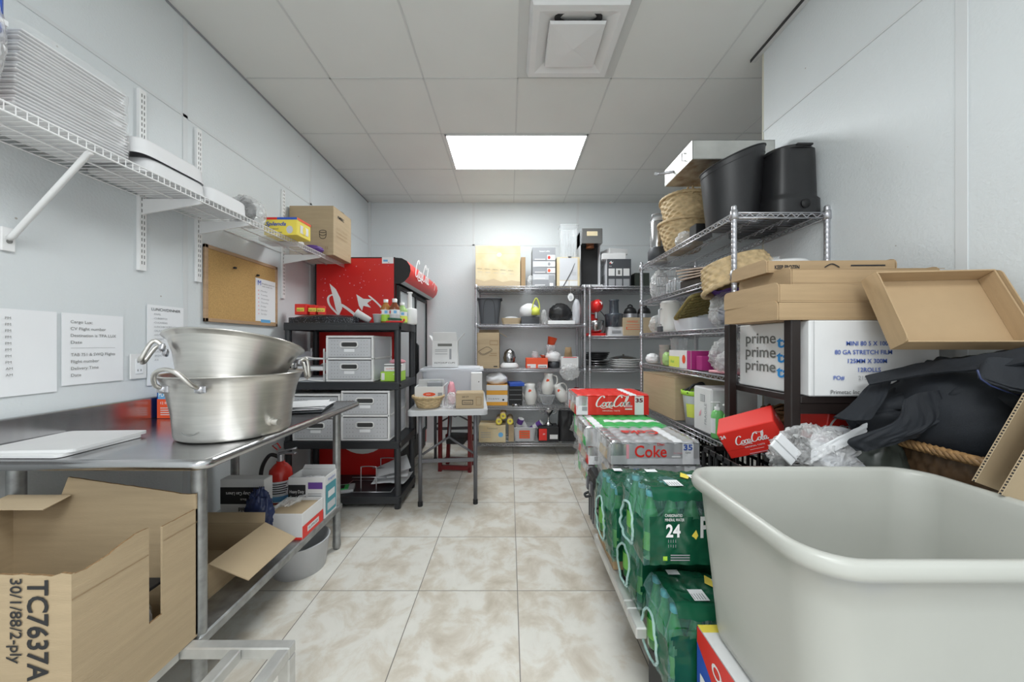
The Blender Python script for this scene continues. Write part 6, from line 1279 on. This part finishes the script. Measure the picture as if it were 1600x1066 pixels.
# green water packs
def bottle_mesh():
    mb = MB(); mb.lathe([(.001, 0), (.028, 0), (.033, .008), (.034, .10), (.030, .135), (.015, .185), (.012, .205), (.0145, .208), (.0145, .218), (.001, .22)], 'bottle', n=16); mb.lathe([(.0346, .035), (.0346, .095)], 'blabel', n=16); mb.lathe([(.015, .206), (.015, .2215), (.001, .2215)], 'teal', n=12)
    return mb
BM = None
def water(label, c, nx, ny, seed, h=.245, decor=True):
    global BM
    w = nx*.0665; d = ny*.0665; r = thing('shrink_wrapped_water_pack', label, 'drinks pack', c)
    sc = (h-.008)/.222
    for i in range(nx):
        for j in range(ny):
            if not (i < 2 or j == 0): continue
            if BM is None: BM = bottle_mesh().build('green_bottle', r); o = BM
            else: o = bpy.data.objects.new('green_bottle', BM.data); COL.objects.link(o); o.parent = r
            o.location = (-w/2+.034+.0662*i, -d/2+.034+.0662*j, .003); o.scale = (.93, .93, sc)
    mb = MB((w, d, h)); e = .006
    def dsp(p): return .012*noise.noise(V(p)*9+V((seed*4, 0, 0)))+.006*(1-2*abs(noise.noise(V(p)*26+V((seed, 3, 1)))))
    def top(u, v):
        x, y = -w/2-e+(w+2*e)*u, -d/2-e+(d+2*e)*v; ed = min(u, 1-u)*w; edv = min(v, 1-v)*d; z = h+.004-.05*max(0, 1-ed/.03)**2-.05*max(0, 1-edv/.03)**2
        return (x, y, z+dsp((x, y, 1))*.8)
    def front(u, v):
        x = -w/2-e+(w+2*e)*u; z = (h-.045)*v; return (x, -d/2-e-.004+dsp((x, 0, z))*.7+.004*abs(sin(pi*u*nx)), z)
    def left(u, v):
        y = d/2+e-(d+2*e)*u; z = (h-.045)*v; q = -.022*sin(pi*u)*sin(pi*v); return (-w/2-e+q+dsp((3, y, z)), y, z)
    def lm(u, v):
        if ((u-.5)/.30)**2+((v-.47)/.38)**2 < 1: return None
        return 'dgreen' if (u > .72+.12*nz((v*4, seed, 0)) and v < .8) or (u < .2 and v > .35) else 'tealfilm'
    def fm(u, v): return 'dgreen' if (v < .86+.1*nz((u*5, seed, 0)) and u > .06+.05*nz((v*4, seed, 2))) else 'tealfilm'
    def tm(u, v): return 'dgreen' if (u > .10+.08*nz((v*4, seed, 5)) and v > .04) and not ((u-.34)**2*4+(v-.4)**2 < .03 and seed == 2) else 'tealfilm'
    mb.grid(top, 48, 30, tm); mb.grid(front, 48, 20, fm)
    nu, nv = 30, 22; base = [left(i/nu, j/nv) for j in range(nv+1) for i in range(nu+1)]
    fs = []; ms = []
    for j in range(nv):
        for i in range(nu):
            m_ = lm((i+.5)/nu, (j+.5)/nv)
            if m_: fs.append((j*(nu+1)+i, j*(nu+1)+i+1, (j+1)*(nu+1)+i+1, (j+1)*(nu+1)+i)); ms.append(m_)
    mb.add(base, fs, ms, True)
    # rolled film lip round the opening
    pts = [left(.5+.30*cos(a_), .47+.38*sin(a_)) for a_ in [2*pi*i/40 for i in range(40)]]; mb.tube([(x-.004, y, z) for x, y, z in pts], .0045, 'lip', 6, True)
    mb.lay = 24
    if decor:
        mb.text('f', '24', -w*.30, h*.40, .055, 'whitei', bold=.03, wid=.045); mb.text('f', 'CARBONATED', -w*.31, h*.68, .013, 'whitei', wid=.055); mb.text('f', 'MINERAL WATER', -w*.31, h*.62, .013, 'whitei', wid=.06)
        for i in range(2): mb.text('f', 'I I I I', -w*.28, h*(.32-.07*i), .014, 'lettgrey')
        mb.text('f', 'Perrier', w*.02, h*.40, .09, 'whitei', bold=.03, wid=.17); mb.shape('f', [(-w*.06, h*.42), (-w*.02, h*.5), (w*.0, h*.42), (-w*.03, h*.34)], 'yellow'); mb.rect('f', -w*.33, -w*.29, h*.07, h*.13, 'lime')
        for i in range(3): mb.rect('f', -w*.26, -w*.08, h*(.07+.035*i), h*(.085+.035*i), 'lettgrey')
    mb.lay = 40
    mb.shape('t', [(w*.0, d*.05), (w*.06, d*.25), (w*.12, d*.1), (w*.05, -d*.05)], 'yellow'); mb.text('t', 'Perrier', w*.09, -d*.18, .09, 'whitei', bold=.03, wid=.15); mb.rect('t', -w*.22, -w*.08, -d*.35, -d*.10, 'paper'); [mb.rect('t', -w*.21+.008*i, -w*.205+.008*i, -d*.33, -d*.2, 'ink') for i in range(5)]
    mb.rect('t', -w*.30, -w*.18, d*.25, d*.38, 'paper')
    mb.build('printed_film', r)
    return r
def wc(x, y, z, nx, ny): return (x+nx*.0665/2, y+ny*.0665/2, z)
water('nearest green water pack with film hole beside the dishwasher box', wc(.468, 1.045, .235, 5, 3), 5, 3, 1, .245, False)
water('green water pack at the bottom just behind the nearest one', wc(.455, 1.262, .332, 5, 3), 5, 3, 3, .24, False)
water('upper green water pack marked 24 beside the white tub', wc(.422, 1.115, .578, 5, 3), 5, 3, 2, .222)
water('rear green water pack, farther along the aluminium rack', wc(.425, 1.465, .375, 5, 4), 5, 4, 5, .285, False)
box_thing('cardboard_layer_pad', 'cardboard pad under the rear green water pack', 'cardboard', (.60, 1.60, .331), .34, .26, .042, 'cardd')
box_thing('black_support_crate', 'low black box holding up the nearest green water pack', 'box', (.645, 1.145, .0), .32, .19, .233, 'blackm')
# dishwasher detergent box under tub
def dish(mb):
    w, d, h = mb.d
    mb.rect('l', -d/2, d/2, 0, h, 'red'); mb.shape('l', [(-d/2, 0), (d/2, 0), (d*.1, h*.35), (-d*.15, h*.62), (-d*.35, h*.80), (-d/2, h*.90)], 'blue'); mb.shape('l', [(-d/2, 0), (d*.5, 0), (d*.5, h*.86), (d*.25, h*.55), (-d*.1, h*.2)], 'red') if False else None
    mb.text('l', 'Over 200', -d*.34, h*.86, .050, 'whitei', wid=d*.50, bold=.02, rot=-.12); mb.text('l', 'Powerful', -d*.46, h*.62, .07, 'whitei', bold=.05)
    mb.rect('t', -w/2, w/2, -d/2, d/2, 'wcard'); mb.shape('t', [(-w/2, d/2), (-w/2, d*.44), (w/2, d*.44), (w/2, d/2)], 'yellow'); mb.shape('t', [(-w*.48, d*.05), (-w*.3, d*.12), (w*.5, d*.12), (w*.5, -d*.5), (-w*.48, -d*.5)], 'blue'); mb.text('t', 'HTH EXPRESS', -w*.40, d*.0, .035, 'whitei', wid=.18, bold=.03); mb.text('t', 'WASHING TABLETS', -w*.40, -d*.10, .03, 'whitei', wid=.2, bold=.03)
box_thing('detergent_box', 'red white and blue printed box supporting the white tub', 'box', (.765, .80, .0), .44, .46, .452, 'wcard', dish)

# ------------------------------------------------------------ white tub
tb_ = thing('white_plastic_tub', 'large off-white rectangular plastic tub at the right front', 'tub', (.866, .835, .455))
TW1, TD1, TW0, TD0, TH = .700, .485, .590, .40, .445
def sq(u, w_, d_, r_):   # rounded rectangle by parameter, even corners
    P = rr(-w_/2, w_/2, -d_/2, d_/2, r_, 8); n_ = len(P); return P
def ringpts(w_, d_, r_, z):
    return [(x, y, z) for x, y in rr(-w_/2, w_/2, -d_/2, d_/2, r_, 8)]
rings = [ringpts(.02, .02, .005, 0), ringpts(TW0-.06, TD0-.06, .05, 0), ringpts(TW0-.01, TD0-.01, .07, .012), ringpts(TW0+.0, TD0+.0, .075, .035)]
for k in range(1, 7): f_ = k/6; rings.append(ringpts(TW0+(TW1-.045-TW0)*f_, TD0+(TD1-.045-TD0)*f_, .078, .035+(TH-.075)*f_))
rings += [ringpts(TW1-.035, TD1-.035, .08, TH-.038), ringpts(TW1-.008, TD1-.008, .085, TH-.034), ringpts(TW1+.0, TD1, .09, TH-.022), ringpts(TW1-.004, TD1-.004, .09, TH-.008), ringpts(TW1-.016, TD1-.016, .085, TH), ringpts(TW1-.036, TD1-.036, .08, TH), ringpts(TW1-.05, TD1-.05, .075, TH-.010), ringpts(TW1-.056, TD1-.056, .075, TH-.04)]
for k in range(5, -1, -1): f_ = k/6; rings.append(ringpts(TW0-.012+(TW1-.06-TW0)*f_, TD0-.012+(TD1-.06-TD0)*f_, .072, .045+(TH-.09)*f_))
rings += [ringpts(TW0-.06, TD0-.06, .05, .012), ringpts(.02, .02, .005, .012)]
mb = MB(); nn = len(rings[0]); mb.add([p for r_ in rings for p in r_], [(j*nn+i, j*nn+(i+1) % nn, (j+1)*nn+(i+1) % nn, (j+1)*nn+i) for j in range(len(rings)-1) for i in range(nn)], 'tub', True); mb.build('tub_body', tb_)
mb = MB(); blob(mb, (0, 0, .012), (.018, .010, .014), 'orange', 95, amp=.4); tag(mb.build('orange_scrap', None, (.95, .79, .468)), 'small orange scrap lying inside the white tub', 'scrap')

# ------------------------------------------------------------ black stand, prime box, trays
bst = thing('black_wooden_stand', 'black wooden stand holding the white stretch film carton', 'stand', (1.25, 1.43, 0))
ox, oy = 1.25, 1.43
for (x, y, tilt) in ((.995, 1.25, 0), (.995, 1.60, 0), (1.50, 1.25, 0), (1.50, 1.60, 0)):
    mb = MB(); z1 = 1.355 if x < 1.2 else 1.06; mb.box(x-ox-.017, x-ox+.017, y-oy-.018, y-oy+.018, 0, z1, 'espresso', .003); mb.build('post', bst)
mb = MB(); mb.box(1.012-ox, 1.52-ox, 1.232-oy, 1.618-oy, 1.062, 1.086, 'espresso', .002); mb.box(.99-ox, 1.52-ox, 1.235-oy, 1.255-oy, 1.025, 1.062, 'espresso', .002); mb.build('shelf_board', bst)
def prime(mb):
    w, d, h = mb.d
    for i in range(3):
        z = h*(.70-.215*i); mb.text('l', 'prime', -d*.38, z, .062, 'gink', wid=d*.47, bold=.012); mb.text('l', 'tac', d*.10, z-.016, .062, 'cyani', wid=d*.30, bold=.02)
    for i, (t_, u) in enumerate((('MINI 80 5 X 1000', -.10), ('80 GA STRETCH FILM', -.14), ('125MM X 300M', -.095), ('12ROLLS', -.06))): mb.text('f', t_, u, h*(.67-.115*i), .021, 'bluei', bold=.012)
    mb.text('f', 'PO#', -.145, h*.22, .020, 'bluei', bold=.012); mb.text('f', '2157', -.06, h*.22, .02, 'lettgrey'); mb.text('f', 'Primetac Inc. - Little Ferry', -.155, h*.035, .020, 'ink')
    mb.rect('f', -w/2+.012, -w/2+.0135, 0, h, 'lettgrey')
box_thing('stretch_film_carton', 'white carton with grey and blue lettering on the black stand', 'box', (1.255, 1.405, 1.088), .45, .37, .262, 'wcard', prime, ch=.004)
def tray(name, label, c, w, d, h, rot, m='cardw', group=None, extra=None):
    r = thing(name, label, 'cardboard tray', c, rot=rot, group=group); mb = MB((w, d, h)); t = .005
    mb.box(-w/2, w/2, -d/2, d/2, 0, t, m, 0); mb.box(-w/2, w/2, -d/2, -d/2+t, t, h, m, .001); mb.box(-w/2, w/2, d/2-t, d/2, t, h, m, .001)
    for sx in (-1, 1):
        x0, x1 = sorted((sx*w/2, sx*(w/2-t))); mb.box(x0, x1, -d/2+t, d/2-t, t, h, m, .001)
    if extra: extra(mb)
    mb.build('tray_body', r)
    for sx in (-1, 1):   # rounded glue flaps at the ends
        mb = MB()
        P = [(-d/2, 0), (d/2, 0)]+[(d/2-.02+.02*cos(a_), h-.012+.02*sin(a_)) for a_ in (0, .5, 1.0, 1.5)]+[(-d/2+.02-.02*sin(a_), h-.012+.02*cos(a_)) for a_ in (0, .5, 1.0, 1.5)]
        X = Matrix.Translation((sx*(w/2+.004)-.002, 0, 0)) @ Matrix.Rotation(pi/2, 4, 'Z') @ Matrix.Rotation(pi/2, 4, 'X'); mb.prism(P, .004, m, X=X); mb.build('end_flap', r)
    return r
TRZ = 1.352
tray('cardboard_tray', 'lowest flat cardboard tray on the white stretch film carton', (1.205, 1.375, TRZ), .55, .30, .060, (0, 0, 0))
tray('cardboard_tray', 'second cardboard tray from the bottom above stretch film carton', (1.205, 1.38, TRZ+.061), .55, .30, .062, (0, 0, .02), 'cardw')
tray('cardboard_tray', 'long cardboard tray, third from the bottom of the stack', (1.245, 1.385, TRZ+.125), .50, .29, .056, (0, 0, -.02), 'cardw', extra=lambda mb: mb.rect('f', -.27, .27, .053, .055, 'cardd'))
def ttop(mb): w, d, h = mb.d; mb.text('f', 'KEEP FROZEN', -w*.45, h*.3, .020, 'ink', wid=.09, bold=.03); mb.rect('f', w*.15, w*.42, h*.5, h*.62, 'ink'); mb.ribbon(mb.frame('f', .003), [(-w*.06, h*.4), (0, h*.7), (w*.06, h*.4)], .004, .004, 'ink')
tray('cardboard_tray', 'topmost shallow cardboard tray of the stack, with black print', (1.20, 1.43, TRZ+.183), .46, .22, .044, (0, 0, -.03), 'cardw', extra=ttop)
bt = tray('open_cardboard_tray', 'open cardboard tray leaning toward the camera on the jackets', (1.342, 1.118, 1.365), .33, .25, .055, (0, 0, 0), 'cardw', extra=lambda mb: (mb.text('l', 'KEEP FROZEN', -.04, .012, .016, 'ink', wid=.08), mb.ribbon(mb.frame('l', .003), [(.03+.014*cos(k*.524), .028+.014*sin(k*.524)) for k in range(13)], .003, .003, 'ink')))
bt.rotation_euler = (1.133-.0, 0, -.125)

# ------------------------------------------------------------ crate under, cola cartons, bags
crate('upper black crate behind the white tub carrying a red cola box', (.985+.06, 1.43, .415), .40-.0, .26, .405)
crate('lower black crate on the floor behind the white tub', (.985+.06, 1.43, .0), .40, .26, .405)
def cola24(mb):
    w, d, h = mb.d; mb.rect('f', -w/2, w/2, h*.30, h*.305, 'dred'); script_logo(mb, 'f', -w*.28, h*.46, w*.58, 'whitei'); mb.text('f', 'ORIGINAL TASTE', -w*.16, h*.30, .008, 'whitei', wid=w*.34); mb.text('f', '24', -w*.47, h*.78, .020, 'whitei', bold=.03); mb.rect('f', -w*.1, w*.14, h*.2, h*.21, 'whitei'); mb.rect('f', -w*.14, w*.34, h*.06, h*.09, 'pink'); mb.text('r', '24', -.0, h*.74, .022, 'whitei', bold=.03); mb.text('r', 'CANS', -.0, h*.6, .014, 'whitei')
c1 = box_thing('cola_carton', 'red cola carton tilted upward beside the black stand post', 'box', (1.005, 1.432, .862), .205, .13, .118, 'red', cola24, rot=(R(20), -R(24), -R(42)))
c2 = box_thing('cola_carton', 'red cola carton behind the clear plastic bags', 'box', (1.27, 1.36, .885), .27, .13, .11, 'red', lambda mb: (script_logo(mb, 'f', -.13, .05, .20, 'whitei')), rot=(0, R(10), .05))
bag_thing('clear_plastic_bags', 'heap of clear plastic bags behind the tub rim', 'bags', (1.04, 1.215, .80), (.14, .09, .105), M['bagfilm'], 101, amp=.5, n=56, fr=4)
mb = MB(); mb.box(-.05, .05, -.004, .004, -.028, .028, 'paper', .002); mb.box(-.052, .052, -.006, .006, -.004, .0, 'lgrey', .001); o = mb.build('white_packet', None, (.902, 1.16, .925)); o.rotation_euler = (0, .75, .1); tag(o, 'small white packet sticking out of the clear bags', 'packet')
mb = MB(); mb.lathe([(.12, 0), (.125, .012), (.11, .02), (.095, .014), (.001, .012)], 'milky', n=36, sy=.8); o = mb.build('clear_round_lid', None, (1.12, 1.175, .90)); o.rotation_euler = (.9, .1, 0); tag(o, 'clear round plastic lid leaning at the tub rim', 'lid')
mb = MB(); sheet(mb, [[(-.09+.06*k, 0, -.02+.02*j+.03*k) for k in range(4)] for j in range(3)], 12, 8, 'paper', amp=.008, seed=4, thick=.002); tag(mb.build('white_film_strip', None, (1.06, 1.15, .905)), 'white folded film strip across the clear bags', 'film')

# ------------------------------------------------------------ wicker hamper, jackets, cardboard sheets
hm = thing('wicker_hamper', 'brown wicker hamper by the right wall, covered with black jackets', 'hamper', (1.40, 1.07, 0)); mb = MB()
def hamp(u, v):
    a_ = 2*pi*u; q = 1/(abs(cos(a_))**6+abs(sin(a_))**6)**(1/6); k = .004*sin(a_*30+pi*int(v*30)); return ((.14+k)*q*cos(a_), (.14+k)*q*sin(a_), .945*v)
mb.grid(hamp, 120, 60, 'hbody', True, True); mb.build('woven_body', hm); mb = MB()
R_ = rr(-.148, .148, -.148, .148, .03)
def dens(P, k): 
    out = []
    for i in range(len(P)):
        a_, b_ = V((*P[i], 0)), V((*P[(i+1) % len(P)], 0)); n_ = max(1, int((b_-a_).length/.008)); out += [a_.lerp(b_, q/n_) for q in range(n_)]
    return out
D_ = dens(R_, 0)
for k in range(3): mb.tube([(p.x*(1+.02*sin(i*1.1+k*2.1)), p.y*(1+.02*sin(i*1.1+k*2.1)), .955+.008*cos(i*1.1+k*2.1)) for i, p in enumerate(D_)], .009, 'hrim', 5, True)
mb.build('braided_rim', hm)
bag_thing('olive_garbage_bag', 'dark olive garbage bag between the tub rim and wicker hamper', 'bag', (1.21, 1.185, .62), (.10, .09, .21), M['olive'], 103, amp=.25, n=40)
def P3(l): return [[tuple(at(*p)) for p in r_] for r_ in l]
jk = thing('black_jacket', 'black jackets heaped on the wicker hamper below the open tray', 'jacket', tuple(at(1450, 620, 1.1)))
J0 = V(at(1450, 620, 1.1))
def jsh(ctrl, nu=60, nv=44, amp=.020, fr=5, seed=0, thick=.006, name='fabric_fold'):
    mb = MB(); sheet(mb, [[tuple(V(at(*p))-J0) for p in r_] for r_ in ctrl], nu, nv, 'cloth', amp, fr, seed, thick); return mb.build(name, jk)
jsh([[(1352, 580, 1.28), (1430, 560, 1.24), (1510, 548, 1.12), (1640, 528, 1.00)], [(1345, 615, 1.22), (1420, 592, 1.18), (1500, 588, 1.05), (1650, 570, .92)], [(1325, 650, 1.16), (1400, 640, 1.12), (1490, 630, 1.02), (1670, 640, .88)], [(1350, 700, 1.16), (1430, 695, 1.13), (1500, 690, 1.08), (1680, 735, .93)]], seed=1, name='jacket_body')
jsh([[(1356, 600, 1.20), (1380, 590, 1.18), (1395, 585, 1.17)], [(1330, 630, 1.15), (1360, 630, 1.13), (1385, 620, 1.13)], [(1304, 650, 1.11), (1332, 656, 1.10), (1362, 656, 1.10)]], 16, 16, amp=.004, seed=2, name='sleeve_hem')
jsh([[(1410, 625, 1.08), (1435, 615, 1.06), (1470, 610, 1.04)], [(1400, 660, 1.07), (1440, 665, 1.05), (1480, 650, 1.03)], [(1330, 688, 1.10), (1390, 690, 1.07), (1445, 678, 1.05)], [(1338, 706, 1.10), (1372, 704, 1.08), (1440, 686, 1.06)]], 30, 24, amp=.008, seed=3, name='front_flap')
jsh([[(1352, 586, 1.16), (1440, 566, 1.10), (1520, 556, 1.0), (1640, 534, .9)], [(1358, 600, 1.14), (1440, 584, 1.07), (1520, 576, .97), (1640, 560, .87)]], 30, 8, amp=.004, seed=6, name='waistband')
jsh([[(1526, 575, .96), (1545, 558, .95), (1590, 560, .92), (1660, 565, .88)], [(1528, 592, .94), (1548, 600, .92), (1590, 612, .89), (1660, 620, .85)], [(1536, 596, .95), (1552, 588, .94), (1592, 590, .91), (1660, 600, .87)]], 26, 16, amp=.003, seed=8, name='collar')
mb = MB(); mb.tube([tuple(V(at(u, v, .915))-J0) for u, v in ((1527, 578), (1532, 592), (1548, 603), (1575, 613), (1610, 622))], .0022, 'dblue', 5); mb.build('collar_seam', jk)
# solid heap below the cloth
bag_thing('dark_clothes_heap', 'dark clothes heaped in the hamper underneath the jackets', 'clothes', (1.40, 1.10, .90), (.155, .17, .18), M['cloth'], 105, amp=.12, n=40)
def csheet(label, p, up, right, w_, h_):
    mb = MB(); t = .006; up = V(up).normalized(); right = V(right).normalized(); n_ = up.cross(right).normalized()
    X = Matrix(((right.x, up.x, n_.x, p[0]), (right.y, up.y, n_.y, p[1]), (right.z, up.z, n_.z, p[2]), (0, 0, 0, 1)))
    mb.box(0, w_, 0, h_, -t/2, t/2, 'card', 0)
    for i in range(int(h_/.008)): mb.box(-.0006, .0002, i*.008, i*.008+.004, -t/2+.0012, t/2-.0012, 'ink', 0)
    for q in (-t/2, t/2): mb.box(-.0008, .0002, 0, h_, q-.0006, q+.0006, 'cardl', 0)
    o = mb.build('cardboard_sheet', None); o.matrix_world = X; tag(o, label, 'cardboard'); return o
csheet('corrugated cardboard sheet resting on the tub rim, farther of two', (1.196, .915, .915), (.118, -.03, .246), (1, .02, -.28), .30, .36)
csheet('corrugated cardboard sheet resting on the tub rim, nearer of two', (1.188, .860, .905), (.118, -.03, .246), (1, .02, -.28), .30, .36)
